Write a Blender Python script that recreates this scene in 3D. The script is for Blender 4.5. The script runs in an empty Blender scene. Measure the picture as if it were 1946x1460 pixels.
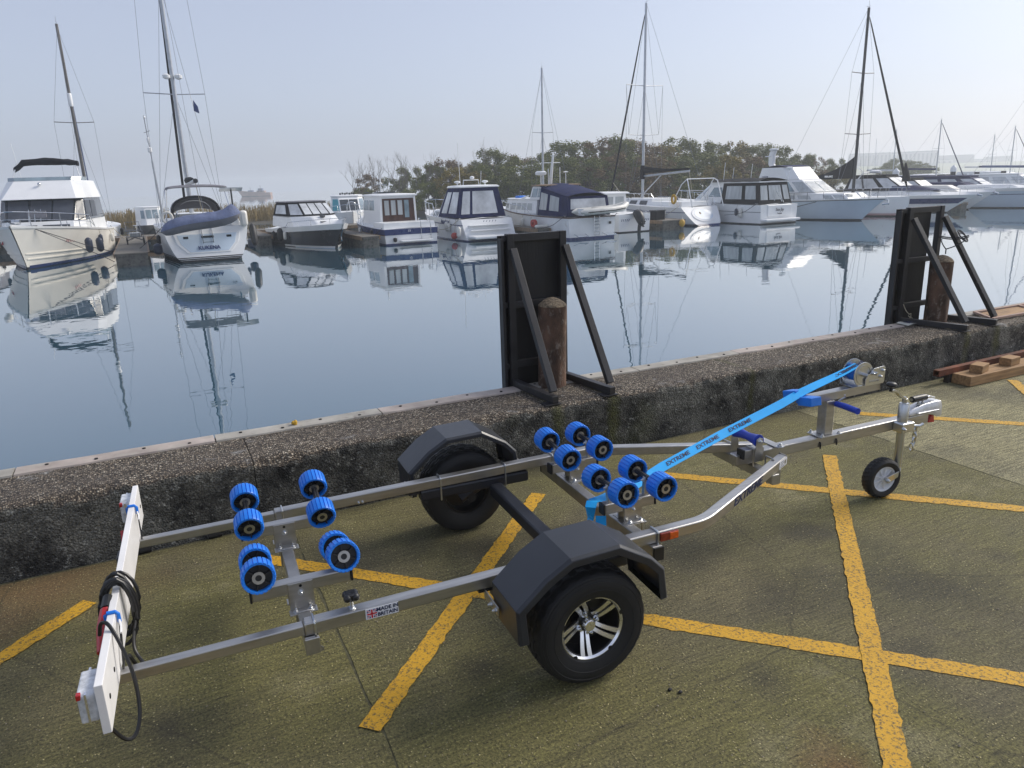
import bpy, math, random
from math import sin, cos, pi, radians, sqrt, atan2
from mathutils import Vector as V, Matrix, noise
random.seed(7)
scene = bpy.context.scene
COL = scene.collection

# ------------------------------------------------------------------ camera
CAM_H, PITCH, ROLL, WYAW, FPX = 1.8864, .2708, -.0322, .4510, 1383.15
def _w(v):
    c, s = cos(WYAW), sin(WYAW)
    return V((c*v[0]+s*v[1], -s*v[0]+c*v[1], v[2]))
_F = V((0, cos(PITCH), -sin(PITCH))); _R = V((1, 0, 0)); _U = _R.cross(_F)
_R2 = _R*cos(ROLL)+_U*sin(ROLL); _U2 = -_R*sin(ROLL)+_U*cos(ROLL)
_r, _u, _f = _w(_R2), _w(_U2), _w(_F)
cam = bpy.data.cameras.new('camera'); camo = bpy.data.objects.new('camera', cam); COL.objects.link(camo)
camo.matrix_world = Matrix(((_r.x, _u.x, -_f.x, 0), (_r.y, _u.y, -_f.y, 0), (_r.z, _u.z, -_f.z, CAM_H), (0, 0, 0, 1)))
cam.sensor_width = 36; cam.lens = 36*FPX/1946; cam.clip_start = .05; cam.clip_end = 6000
scene.camera = camo

# ------------------------------------------------------------------ sky, sun, exposure
SUN_EL, SUN_AZ = radians(38), radians(90)          # azimuth from +Y towards +X
world = bpy.data.worlds.new('World'); scene.world = world; world.use_nodes = True
wn = world.node_tree.nodes; wl = world.node_tree.links
sky = wn.new('ShaderNodeTexSky'); sky.sky_type = 'NISHITA'; sky.sun_disc = False
sky.sun_elevation = SUN_EL; sky.sun_rotation = SUN_AZ
sky.air_density = 1.0; sky.dust_density = 2.2; sky.ozone_density = 3.0
hsv = wn.new('ShaderNodeHueSaturation'); hsv.inputs['Saturation'].default_value = .58; wl.new(sky.outputs[0], hsv.inputs['Color'])
veil = wn.new('ShaderNodeMix'); veil.data_type = 'RGBA'; veil.inputs[0].default_value = .48; veil.inputs[7].default_value = (3.15, 3.5, 4.75, 1)   # thin even mist veil over the whole dome
wl.new(hsv.outputs[0], veil.inputs[6]); wl.new(veil.outputs[2], wn['Background'].inputs[0]); wn['Background'].inputs[1].default_value = .14
sun = bpy.data.lights.new('sun', 'SUN'); sun.energy = 2.7; sun.angle = radians(24); sun.color = (1, .93, .82)
suno = bpy.data.objects.new('sun', sun); COL.objects.link(suno)
_sd = V((sin(SUN_AZ)*cos(SUN_EL), cos(SUN_AZ)*cos(SUN_EL), sin(SUN_EL)))
suno.rotation_euler = _sd.to_track_quat('Z', 'Y').to_euler(); suno.location = (20, -10, 30)
scene.view_settings.view_transform = 'Standard'; scene.view_settings.look = 'None'
scene.view_settings.exposure = 0.20; scene.view_settings.gamma = 1
scene.view_settings.use_curve_mapping = False
scene.render.engine = 'CYCLES'
scene.cycles.volume_bounces = 3; scene.cycles.max_bounces = 8; scene.cycles.transparent_max_bounces = 8

# ------------------------------------------------------------------ materials
MATS = {}
def _nodes(name):
    m = bpy.data.materials.new(name); m.use_nodes = True
    nt = m.node_tree; return m, nt, nt.nodes['Principled BSDF'], nt.nodes, nt.links
def _noise(N, L, co, scale, detail=4, rough=.55):
    n = N.new('ShaderNodeTexNoise'); n.inputs['Scale'].default_value = scale
    n.inputs['Detail'].default_value = detail; n.inputs['Roughness'].default_value = rough
    L.new(co, n.inputs['Vector']); return n.outputs[0]
def _ramp(N, L, fac, stops):
    r = N.new('ShaderNodeValToRGB'); e = r.color_ramp.elements
    while len(e) < len(stops): e.new(.5)
    for k, (p, c) in enumerate(stops):
        e[k].position = p; e[k].color = (c, c, c, 1) if not isinstance(c, tuple) else (*c, 1)
    L.new(fac, r.inputs[0]); return r.outputs[0]
def _mix(N, L, fac, a, b, mode='MIX'):
    m = N.new('ShaderNodeMix'); m.data_type = 'RGBA'; m.blend_type = mode
    if isinstance(fac, (int, float)): m.inputs[0].default_value = fac
    else: L.new(fac, m.inputs[0])
    for k, v in ((6, a), (7, b)):
        if isinstance(v, tuple): m.inputs[k].default_value = (*v, 1)
        else: L.new(v, m.inputs[k])
    return m.outputs[2]
def _coord(N, L, scale=(1, 1, 1), kind='Object'):
    t = N.new('ShaderNodeTexCoord'); mp = N.new('ShaderNodeMapping'); mp.inputs['Scale'].default_value = scale
    L.new(t.outputs[kind], mp.inputs[0]); return mp.outputs[0]
def _bump(N, L, B, h, strength, dist=.01):
    b = N.new('ShaderNodeBump'); b.inputs['Strength'].default_value = strength; b.inputs['Distance'].default_value = dist
    L.new(h, b.inputs['Height']); L.new(b.outputs[0], B.inputs['Normal'])
def mat(name, col, rough=.5, metal=0., var=.12, vscale=3., bump=0., bscale=60., dist=.004, stretch=(1, 1, 1), spec=.5, dirt=None, coat=0., trans=0.):
    """plain procedural material: base colour with grain, gloss variation, optional dirt colour and relief"""
    if name in MATS: return MATS[name]
    m, nt, B, N, L = _nodes(name); MATS[name] = m
    co = _coord(N, L, stretch)
    a = _noise(N, L, co, vscale, 5)
    dark = tuple(c*(1-var*1.6) for c in col); lite = tuple(min(1, c*(1+var)) for c in col)
    c = _mix(N, L, _ramp(N, L, a, [(.3, 0.), (.7, 1.)]), dark, lite)
    if dirt:
        d = _ramp(N, L, _noise(N, L, co, vscale*2.7, 7, .65), [(dirt[1], 0.), (min(1, dirt[1]+.18), 1.)])
        c = _mix(N, L, d, c, dirt[0])
    L.new(c, B.inputs['Base Color'])
    B.inputs['Metallic'].default_value = metal; B.inputs['Specular IOR Level'].default_value = spec
    r = N.new('ShaderNodeMapRange'); r.inputs[3].default_value = max(.02, rough*.82); r.inputs[4].default_value = min(1, rough*1.2)
    L.new(_noise(N, L, co, vscale*4, 3), r.inputs[0]); L.new(r.outputs[0], B.inputs['Roughness'])
    if coat: B.inputs['Coat Weight'].default_value = coat; B.inputs['Coat Roughness'].default_value = .08
    if trans: B.inputs['Transmission Weight'].default_value = trans
    if bump: _bump(N, L, B, _noise(N, L, co, bscale, 4), bump, dist)
    return m
# trailer
STEEL = mat('brushed_stainless', (.50, .49, .47), .40, 1, .10, 6, .12, 90, .002, (1, 9, 9))
STEELD = mat('dull_stainless', (.50, .49, .47), .40, 1, .12, 14, .08, 120)
ZINC = mat('zinc_plate', (.62, .64, .66), .30, 1, .05, 18)
ALLOY = mat('machined_alloy', (.92, .92, .92), .26, 1, .02, 3)
CAST = mat('cast_aluminium', (.62, .63, .65), .42, .9, .1, 40, .2, 200)
RUBBER = mat('tyre_rubber', (.012, .012, .013), .62, 0, .3, 6, .25, 160, .002, dirt=((.035, .033, .028), .68))
BLACKP = mat('black_plastic', (.012, .013, .015), .42, 0, .2, 10)
GUARD = mat('charcoal_mudguard_plastic', (.024, .027, .034), .34, 0, .12, 7, .10, 420, .0015)
PAINTB = mat('black_axle_paint', (.016, .018, .024), .38, 0, .2, 8, .05, 120)
RIMD = mat('black_rim_paint', (.010, .010, .011), .3, 0, .1, 8)
BLUE = mat('blue_roller_rubber', (.007, .185, .72), .42, 0, .08, 9, .08, 240, .001)
BLUED = mat('dark_blue_rubber', (.008, .045, .42), .38, 0, .1, 9)
STRAP = mat('cyan_webbing', (.0, .42, .93), .6, 0, .05, 20, .25, 500, .001)
INK = mat('dark_print_ink', (.01, .02, .07), .5, 0, .02)
WHITEP = mat('white_plastic', (.80, .80, .80), .35, 0, .04, 12, dirt=((.50, .49, .46), .70))
BOARD = mat('white_light_board', (.78, .77, .76), .40, 0, .05, 5, .05, 80, dirt=((.52, .50, .46), .72))
LENS = mat('clear_lens', (.62, .64, .66), .12, 0, .25, 40, .4, 120, .003, coat=.5)
RED = mat('red_plastic', (.42, .012, .016), .25, 0, .12, 18, coat=.4)
AMBER = mat('amber_lens', (.72, .11, .012), .2, 0, .2, 60, .3, 200, .002, coat=.5)
AMBERD = mat('dark_red_lens', (.26, .025, .012), .2, 0, .2, 60, .3, 200, .002, coat=.5)
STICK = mat('white_sticker', (.82, .83, .86), .35, 0, .03)
FLAGB = mat('sticker_navy', (.012, .025, .16), .4, 0, .03)
FLAGR = mat('sticker_red', (.55, .015, .03), .4, 0, .03)
CABLE = mat('cable_black', (.010, .010, .011), .38, 0, .1)
# boats
GEL = mat('white_gelcoat', (.80, .81, .81), .34, 0, .04, 1.2, dirt=((.60, .58, .53), .70), coat=.04, spec=.25)
GELW = mat('warm_white_gelcoat', (.80, .77, .70), .34, 0, .05, 1.0, dirt=((.58, .53, .44), .68), coat=.08)
GELO = mat('old_white_paint', (.76, .78, .79), .38, 0, .08, 1.1, dirt=((.42, .40, .34), .62))
GELB = mat('pale_blue_gelcoat', (.56, .66, .76), .30, 0, .05, 1.0, dirt=((.45, .48, .50), .70), coat=.3)
HULLK = mat('graphite_gelcoat', (.035, .034, .034), .16, 0, .1, 1, coat=.5)
NAVYP = mat('navy_paint', (.012, .030, .13), .28, 0, .1, 2, coat=.2)
ANTI = mat('antifouling_blue', (.012, .020, .05), .7, 0, .3, 3, dirt=((.03, .04, .03), .55))
ANTIK = mat('antifouling_black', (.010, .011, .013), .7, 0, .3, 3, dirt=((.03, .035, .025), .55))
TEAL = mat('teal_screen_cover', (.03, .30, .36), .5, 0, .08)
REDP = mat('red_stripe_paint', (.28, .012, .02), .35, 0, .08)
CANN = mat('navy_canvas', (.014, .020, .075), .78, 0, .2, 3, .35, 26, .02, spec=.15)
CANK = mat('black_canvas', (.014, .014, .017), .8, 0, .25, 3, .35, 26, .02, spec=.15)
CANG = mat('grey_canvas', (.17, .17, .19), .8, 0, .12, 3, .35, 22, .02, spec=.15)
CANB = mat('slate_blue_canvas', (.12, .15, .26), .75, 0, .18, 3, .6, 9, .05)
VINYL = mat('clear_vinyl', (.56, .58, .60), .22, 0, .22, 1.6, .25, 6, .02, coat=.1)
GLASS = mat('dark_cabin_glass', (.020, .026, .032), .06, 0, .3, 2, coat=.4)
GLASSP = mat('pale_cabin_glass', (.22, .29, .33), .08, 0, .25, 2, coat=.4)
CURT = mat('curtained_glass', (.42, .45, .46), .14, 0, .16, 1, .3, 7, .02, (6, 6, .4), coat=.1)
MESHG = mat('smoked_screen_mesh', (.060, .068, .085), .35, 0, .2, 2)
BROWN = mat('varnished_mahogany', (.065, .022, .012), .3, 0, .3, 5, .1, 60, .003, (1, 1, .2), coat=.3)
TEAK = mat('weathered_teak', (.22, .15, .09), .7, 0, .2, 8, .2, 60, .004)
POLE = mat('anodised_mast', (.48, .50, .53), .35, .8, .08, 5)
POLEK = mat('dark_spar', (.020, .021, .024), .4, 0, .15, 4)
POLEB = mat('bronze_spar', (.13, .12, .11), .42, .3, .15, 4)
WIRE = mat('rigging_wire', (.22, .23, .25), .4, .6, .05)
CHROME = mat('polished_rail', (.68, .70, .72), .16, 1, .06, 8)
ROPE = mat('rope_cream', (.42, .38, .28), .85, 0, .2, 30, .5, 200)
ROPED = mat('rope_dark', (.05, .05, .055), .85, 0, .2, 30, .5, 200)
FENDN = mat('navy_fender', (.020, .030, .060), .45, 0, .1)
FENDK = mat('black_fender', (.014, .014, .015), .5, 0, .1)
FENDW = mat('white_fender', (.66, .65, .60), .4, 0, .1)
FENDR = mat('red_buoy', (.42, .05, .04), .4, 0, .12)
ORANGE = mat('yellow_buoy', (.62, .36, .03), .45, 0, .15)
PONT = mat('pontoon_planks', (.17, .155, .13), .8, 0, .2, 2, .3, 30, .01, (1, 8, 1), dirt=((.06, .065, .05), .6))
FLOAT = mat('pontoon_float', (.12, .115, .10), .8, 0, .25, 3, .4, 14, .02, dirt=((.022, .026, .018), .48))
# quay
RUSTY = mat('rusty_tube', (.120, .068, .044), .9, 0, .5, 6, .9, 60, .008, (1.4, 1.4, .8), dirt=((.27, .23, .19), .55))
RUSTB = mat('red_rust_steel', (.150, .045, .020), .8, 0, .4, 6, .4, 60, .004, dirt=((.045, .022, .016), .56))
BLKST = mat('weathered_black_steel', (.018, .018, .021), .5, 0, .35, 5, .3, 50, .004, dirt=((.075, .055, .045), .66))
BLKPL = mat('black_steel_plate', (.008, .008, .010), .5, 0, .4, 3, .3, 20, .006, (3, 3, .4), dirt=((.045, .045, .05), .66))
PEBB = mat('pebbled_cement', (.26, .20, .13), .9, 0, .45, 60, .9, 90, .012, dirt=((.09, .07, .05), .5))
TIMB = mat('sawn_timber', (.34, .20, .09), .75, 0, .3, 5, .3, 30, .004, (.7, 9, 9), dirt=((.10, .07, .05), .66))
TIMBD = mat('dark_wet_timber', (.035, .026, .020), .7, 0, .3, 5, .3, 30, .004, (.7, 9, 9))
TIMBR = mat('faded_pink_timber', (.40, .26, .20), .8, 0, .25, 6, .3, 30, .004, (.7, 9, 9), dirt=((.30, .29, .26), .5))
PAPER = mat('laminated_notice', (.70, .70, .64), .3, 0, .05, 6, dirt=((.40, .38, .20), .66))
YLUMP = mat('ochre_lichen', (.55, .33, .03), .9, 0, .3, 40, .5, 90)
BARK = mat('grey_bark', (.10, .085, .065), .9, 0, .3, 3, .5, 12, .02)
TWIG = mat('pale_bare_bark', (.17, .15, .135), .9, 0, .25, 3, .4, 12, .02)
HOUSE = mat('pale_facade', (.50, .49, .47), .8, 0, .08, .2)
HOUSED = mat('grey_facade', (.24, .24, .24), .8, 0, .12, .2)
SHIPO = mat('hazed_orange_ship_paint', (.36, .23, .18), .6, 0, .2, .3)  # orange paled: part of the distance haze is put into the colour

# ------------------------------------------------------------------ mesh helpers
def frame(d, up=(0, 0, 1)):
    d = V(d).normalized(); up = V(up)
    if abs(d.dot(up)) > .98: up = V((1, 0, 0))
    s = d.cross(up).normalized(); return d, s, s.cross(d)
class MB:
    def __init__(s): s.v = []; s.f = []
    def add(s, vs, fs):
        n = len(s.v); s.v += [tuple(v) for v in vs]; s.f += [tuple(n+i for i in f) for f in fs]; return s
    def box(s, c, size, rot=None):
        a, b, d = size[0]/2, size[1]/2, size[2]/2; c = V(c)
        vs = [V((x, y, z)) for z in (-d, d) for y in (-b, b) for x in (-a, a)]
        if rot is not None: vs = [rot @ v for v in vs]
        return s.add([c+v for v in vs], [(0, 2, 3, 1), (4, 5, 7, 6), (0, 1, 5, 4), (2, 6, 7, 3), (0, 4, 6, 2), (1, 3, 7, 5)])
    def span(s, lo, hi):
        return s.box([(a+b)/2 for a, b in zip(lo, hi)], [abs(b-a) for a, b in zip(lo, hi)])
    def beam(s, p0, p1, w, h, up=(0, 0, 1)):
        p0, p1 = V(p0), V(p1); d, sd, u = frame(p1-p0, up); vs = []
        for p in (p0, p1):
            vs += [p-sd*w/2-u*h/2, p+sd*w/2-u*h/2, p+sd*w/2+u*h/2, p-sd*w/2+u*h/2]
        return s.add(vs, [(3, 2, 1, 0), (4, 5, 6, 7), (0, 1, 5, 4), (1, 2, 6, 5), (2, 3, 7, 6), (3, 0, 4, 7)])
    def sweep(s, pts, w, h, up=(0, 0, 1)):
        """rectangular bar along a polyline with mitred bends"""
        pts = [V(p) for p in pts]; rings = []
        for i, p in enumerate(pts):
            a = (pts[i]-pts[i-1]).normalized() if i else (pts[1]-pts[0]).normalized()
            b = (pts[i+1]-pts[i]).normalized() if i < len(pts)-1 else a
            d = (a+b).normalized(); _, sd, u = frame(d, up); k = 1/max(.5, d.dot(a))
            rings.append([p-sd*w/2*k-u*h/2, p+sd*w/2*k-u*h/2, p+sd*w/2*k+u*h/2, p-sd*w/2*k+u*h/2])
        return s.loft(rings, caps=True)
    def loft(s, rings, closed=True, caps=False, wrap=False):
        n = len(rings[0]); m = len(rings); fs = []
        for i in range(m if wrap else m-1):
            for j in range(n if closed else n-1):
                a, b = i*n+j, i*n+(j+1) % n; c, d = ((i+1) % m)*n+(j+1) % n, ((i+1) % m)*n+j
                fs.append((a, b, c, d))
        if caps: fs += [tuple(range(n-1, -1, -1)), tuple((m-1)*n+k for k in range(n))]
        return s.add([v for r in rings for v in r], fs)
    def tube(s, pts, r, n=8, closed=False, up=(0, 0, 1)):
        pts = [V(p) for p in pts]; rings = []; m = len(pts)
        for i, p in enumerate(pts):
            if closed: d = pts[(i+1) % m]-pts[i-1]
            else: d = pts[min(m-1, i+1)]-pts[max(0, i-1)]
            if d.length < 1e-9: d = V((0, 0, 1))
            _, a, b = frame(d, up); rr = r[i] if isinstance(r, (list, tuple)) else r
            rings.append([p+(a*cos(2*pi*k/n)+b*sin(2*pi*k/n))*rr for k in range(n)])
        return s.loft(rings, caps=not closed, wrap=closed)
    def cyl(s, p0, p1, r0, r1=None, n=16):
        return s.tube([p0, p1], [r0, r0 if r1 is None else r1], n)
    def lathe(s, prof, o=(0, 0, 0), axis=(0, 0, 1), n=24, close=False):
        o = V(o); d, a, b = frame(axis); rings = []
        for r, h in prof:
            rings.append([o+d*h+(a*cos(2*pi*k/n)+b*sin(2*pi*k/n))*r for k in range(n)])
        return s.loft(rings, caps=not close, wrap=close)
    def prism(s, poly, fn, lo, hi):
        n = len(poly); vs = [fn(a, b, lo) for a, b in poly]+[fn(a, b, hi) for a, b in poly]
        return s.add(vs, [tuple(range(n-1, -1, -1)), tuple(range(n, 2*n))]+[(i, (i+1) % n, n+(i+1) % n, n+i) for i in range(n)])
    def ball(s, c, r, n=10, m=7):
        r = (r, r, r) if isinstance(r, (int, float)) else r
        rings = [[(c[0]+r[0]*sin(pi*i/m)*cos(2*pi*k/n), c[1]+r[1]*sin(pi*i/m)*sin(2*pi*k/n), c[2]+r[2]*cos(pi*i/m)) for k in range(n)] for i in range(1, m)]
        b = len(s.v); s.loft(rings); t = len(s.v)
        s.v += [(c[0], c[1], c[2]+r[2]), (c[0], c[1], c[2]-r[2])]; e = b+(m-2)*n
        s.f += [(t, b+k, b+(k+1) % n) for k in range(n)]+[(t+1, e+(k+1) % n, e+k) for k in range(n)]
        return s
    def build(s, name, m, parent=None, smooth=35, bevel=0, loc=None, seg=2):
        me = bpy.data.meshes.new(name); me.from_pydata(s.v, [], s.f); me.update()
        import bmesh
        bm = bmesh.new(); bm.from_mesh(me); bmesh.ops.recalc_face_normals(bm, faces=bm.faces); bm.to_mesh(me); bm.free()
        if m: me.materials.append(m)
        if smooth:
            for p in me.polygons: p.use_smooth = True
            me.set_sharp_from_angle(angle=radians(smooth))
        o = bpy.data.objects.new(name, me); COL.objects.link(o); o.parent = parent
        if loc: o.location = loc
        if bevel:
            b = o.modifiers.new('bevel', 'BEVEL'); b.width = bevel; b.segments = seg; b.limit_method = 'ANGLE'; b.angle_limit = radians(40)
        return o
def tag(o, label=None, cat=None, group=None, kind=None):
    for k, v in (('label', label), ('category', cat), ('group', group), ('kind', kind)):
        if v: o[k] = v
    return o
def thing(name, label, cat, loc=(0, 0, 0), rz=0, group=None, tilt=None):
    o = bpy.data.objects.new(name, None); COL.objects.link(o); o.location = loc; o.rotation_euler = tilt or (0, 0, rz)
    o.empty_display_size = .2
    return tag(o, label, cat, group)
def copy_tree(o, parent=None):
    c = o.copy(); COL.objects.link(c); c.parent = parent
    for ch in list(o.children): copy_tree(ch, c)
    return c
def text(name, body, size, m, parent, loc, xdir, ydir, depth=.0012, bold=0., shear=0, align='CENTER', sx=1.):
    cu = bpy.data.curves.new(name, 'FONT'); cu.body = body; cu.size = size; cu.extrude = depth; cu.align_x = align; cu.align_y = 'CENTER'
    cu.offset = bold; cu.shear = shear; cu.resolution_u = 3
    t = bpy.data.objects.new(name, cu); COL.objects.link(t)
    dg = bpy.context.evaluated_depsgraph_get(); me = bpy.data.meshes.new_from_object(t.evaluated_get(dg))
    bpy.data.objects.remove(t); me.materials.clear(); me.materials.append(m)
    x = V(xdir).normalized(); z = x.cross(V(ydir)).normalized(); y = z.cross(x)
    o = bpy.data.objects.new(name, me); COL.objects.link(o); o.parent = parent
    o.matrix_local = Matrix(((x.x*sx, y.x, z.x, loc[0]), (x.y*sx, y.y, z.y, loc[1]), (x.z*sx, y.z, z.z, loc[2]), (0, 0, 0, 1)))
    return o
def crv(pts, m=6):
    """smooth curve through the points"""
    P = [V(p) for p in pts]; P = [P[0]*2-P[1]]+P+[P[-1]*2-P[-2]]; out = []
    for i in range(1, len(P)-2):
        for k in range(m):
            t = k/m; a, b, c, d = P[i-1], P[i], P[i+1], P[i+2]
            out.append(.5*((2*b)+(c-a)*t+(2*a-5*b+4*c-d)*t*t+(3*b-a-3*c+d)*t**3))
    return out+[P[-2]]
def arc(c, r, a0, a1, n, f): return [f(c[0]+r*cos(a0+(a1-a0)*i/n), c[1]+r*sin(a0+(a1-a0)*i/n)) for i in range(n+1)]
# ================================================================== SETTING
ZW = -1.0           # water level
def _noise_col(N, L, co, sc):
    n = N.new('ShaderNodeTexNoise'); n.inputs['Scale'].default_value = sc; n.inputs['Detail'].default_value = 6; L.new(co, n.inputs['Vector']); return n.outputs['Color']
# ---- ground material: brushed, mossy concrete
def concrete_mat():
    m, nt, B, N, L = _nodes('brushed_mossy_concrete')
    t = N.new('ShaderNodeTexCoord'); co = t.outputs['Object']
    gi = N.new('ShaderNodeObjectInfo')
    big = _noise(N, L, co, .55, 6, .6); mid = _noise(N, L, co, 2.3, 7, .65)
    mp = N.new('ShaderNodeMapping'); mp.inputs['Scale'].default_value = (2.2, 26, 1); L.new(co, mp.inputs[0])
    mp.inputs['Rotation'].default_value = (0, 0, radians(4))
    streak = _noise(N, L, mp.outputs[0], 2.2, 9, .72)
    base = _mix(N, L, _ramp(N, L, mid, [(.28, 0.), (.72, 1.)]), (0.078, 0.070, 0.050), (0.194, 0.171, 0.121))
    moss = _mix(N, L, _ramp(N, L, streak, [(.25, 0.), (.75, 1.)]), (0.121, 0.116, 0.043), (0.174, 0.161, 0.062))
    c = _mix(N, L, _ramp(N, L, big, [(.40, 0.), (.54, .92)]), base, moss)
    # pale slab tint by object
    col = N.new('ShaderNodeSeparateColor'); L.new(gi.outputs['Color'], col.inputs[0])
    pale = _mix(N, L, _ramp(N, L, streak, [(.35, 0.), (.62, 1.)]), (0.178, 0.163, 0.116), (0.419, 0.395, 0.310))
    c = _mix(N, L, col.outputs[0], c, pale)
    # worn grey patches
    c = _mix(N, L, _ramp(N, L, _noise(N, L, co, 1.1, 8, .72), [(.55, 0.), (.68, .6)]), c, (0.310, 0.287, 0.240))
    # dark damp stains
    c = _mix(N, L, _ramp(N, L, _noise(N, L, co, .75, 6, .62), [(.50, 0.), (.66, .72)]), c, (0.046, 0.043, 0.037))
    # streak darkening
    c = _mix(N, L, .38, c, _ramp(N, L, streak, [(.34, .35), (.58, 1.)]), 'MULTIPLY')
    # rust stain patches
    vr = N.new('ShaderNodeVectorMath'); vr.operation = 'DISTANCE'; vr.inputs[1].default_value = (1.75, 1.28, 0); L.new(co, vr.inputs[0])
    rn = N.new('ShaderNodeMath'); rn.operation = 'MULTIPLY_ADD'; rn.inputs[1].default_value = .55; L.new(mid, rn.inputs[0]); L.new(vr.outputs['Value'], rn.inputs[2])
    c = _mix(N, L, _ramp(N, L, rn.outputs[0], [(.30, .7), (.50, 0.)]), c, (.17, .085, .036))
    vr2 = N.new('ShaderNodeVectorMath'); vr2.operation = 'DISTANCE'; vr2.inputs[1].default_value = (-.75, 3.95, 0); L.new(co, vr2.inputs[0])
    rn2 = N.new('ShaderNodeMath'); rn2.operation = 'MULTIPLY_ADD'; rn2.inputs[1].default_value = .8; L.new(mid, rn2.inputs[0]); L.new(vr2.outputs['Value'], rn2.inputs[2])
    c = _mix(N, L, _ramp(N, L, rn2.outputs[0], [(.45, .75), (1.0, 0.)]), c, (0.178, 0.109, 0.062))
    for ox_, oy_, orad in ((.95, 2.35, .10), (1.9, 1.75, .07), (3.0, 2.55, .12), (2.55, 1.6, .05), (-.2, 2.6, .07), (3.6, 1.9, .06), (1.35, 3.25, .16)):   # oil and damp spots
        od = N.new('ShaderNodeVectorMath'); od.operation = 'DISTANCE'; od.inputs[1].default_value = (ox_, oy_, 0); L.new(co, od.inputs[0])
        oa = N.new('ShaderNodeMath'); oa.operation = 'MULTIPLY_ADD'; oa.inputs[1].default_value = .22; L.new(mid, oa.inputs[0]); L.new(od.outputs['Value'], oa.inputs[2])
        c = _mix(N, L, _ramp(N, L, oa.outputs[0], [(orad+.05, .62), (orad+.16, 0.)]), c, (.040, .036, .030))
    ck = N.new('ShaderNodeTexVoronoi'); ck.feature = 'DISTANCE_TO_EDGE'; ck.inputs['Scale'].default_value = .42; cw_ = _mix(N, L, .10, co, _noise_col(N, L, co, 2.2)); L.new(cw_, ck.inputs['Vector'])
    c = _mix(N, L, _ramp(N, L, ck.outputs['Distance'], [(.0008, .55), (.0026, 0.)]), c, (.045, .040, .028))
    # aggregate: small pale and brown stones showing through
    vo = N.new('ShaderNodeTexVoronoi'); vo.inputs['Scale'].default_value = 80; L.new(co, vo.inputs['Vector'])
    st = _ramp(N, L, vo.outputs['Distance'], [(.12, 1.), (.36, 0.)])
    sel = N.new('ShaderNodeSeparateColor'); L.new(vo.outputs['Color'], sel.inputs[0])
    on = _ramp(N, L, sel.outputs[0], [(.66, 0.), (.72, 1.)])
    fm = N.new('ShaderNodeMath'); fm.operation = 'MULTIPLY'; L.new(st, fm.inputs[0]); L.new(on, fm.inputs[1])
    stone = _mix(N, L, sel.outputs[1], (.10, .075, .038), (.66, .60, .44))
    c = _mix(N, L, fm.outputs[0], c, stone)
    fine = _noise(N, L, co, 95, 6, .8)
    mp2 = N.new('ShaderNodeMapping'); mp2.inputs['Scale'].default_value = (7, 62, 1); mp2.inputs['Rotation'].default_value = (0, 0, radians(4)); L.new(co, mp2.inputs[0])
    scr = _noise(N, L, mp2.outputs[0], 1.6, 5, .65)                      # broom scratches
    c = _mix(N, L, _ramp(N, L, scr, [(.33, .75), (.43, 0.)]), c, (.030, .027, .018))
    c = _mix(N, L, 1., c, _ramp(N, L, fine, [(.36, .15), (.49, .88), (.56, 1.15), (.68, 2.6)]), 'MULTIPLY')
    c = _mix(N, L, 1., c, (1.06, 1.03, .72), 'MULTIPLY')
    L.new(c, B.inputs['Base Color'])
    r = N.new('ShaderNodeMapRange'); r.inputs[3].default_value = .62; r.inputs[4].default_value = .92; L.new(mid, r.inputs[0]); L.new(r.outputs[0], B.inputs['Roughness'])
    h = N.new('ShaderNodeMath'); h.operation = 'MULTIPLY_ADD'; h.inputs[1].default_value = 1.2; L.new(streak, h.inputs[0]); L.new(fine, h.inputs[2])
    h2 = N.new('ShaderNodeMath'); h2.operation = 'ADD'; L.new(h.outputs[0], h2.inputs[0]); L.new(fm.outputs[0], h2.inputs[1])
    _bump(N, L, B, h2.outputs[0], 1., .010)
    return m
CONC = concrete_mat()
JOINT = mat('joint_filler', (.085, .080, .042), .95, 0, .4, 20, .6, 60, .01)
ground = MB().span((-60, -60, -.30), (140, 4.13, -.0025)).build('ground', JOINT, smooth=0); tag(ground, kind='structure')
XJ = [-11.8, -7.7, -3.6, .50, 4.58, 8.7, 12.8, 17, 21]
for i in range(len(XJ)-1):
    for y0, y1 in ((-9, -1.2), (-1.2, 4.118)):
        x0, x1 = XJ[i]+.005, XJ[i+1]-.005
        rows = []
        for j in range(45):          # slab outline with slightly broken arrises
            pass
        b = MB(); n = 40; e = []
        for k in range(n): e.append((x0+(x1-x0)*k/n, y0+.008))
        for k in range(n): e.append((x1+noise.noise((k*.9, i, 1))*.016, y0+.008+(y1-y0-.016)*k/n))
        for k in range(n): e.append((x1-(x1-x0)*k/n, y1-.008))
        for k in range(n): e.append((x0+noise.noise((k*.9, i+7, 2))*.016, y1-.008-(y1-y0-.016)*k/n))
        cx, cy = (x0+x1)/2, (y0+y1)/2
        m_ = len(e); b.add([(x-cx, y-cy, -.02) for x, y in e]+[(x-cx, y-cy, 0) for x, y in e],
              [tuple(range(m_, 2*m_))]+[(k, (k+1) % m_, m_+(k+1) % m_, m_+k) for k in range(m_)])
        # local coordinates are kept in world units so that the brushing runs on
        b.v = [(x+cx, y+cy, z) for x, y, z in b.v]
        o = b.build('concrete_slab', CONC, ground, smooth=0)
        o.color = ((.85 if i in (4, 5) else .08), 0, 0, 1)
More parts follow.
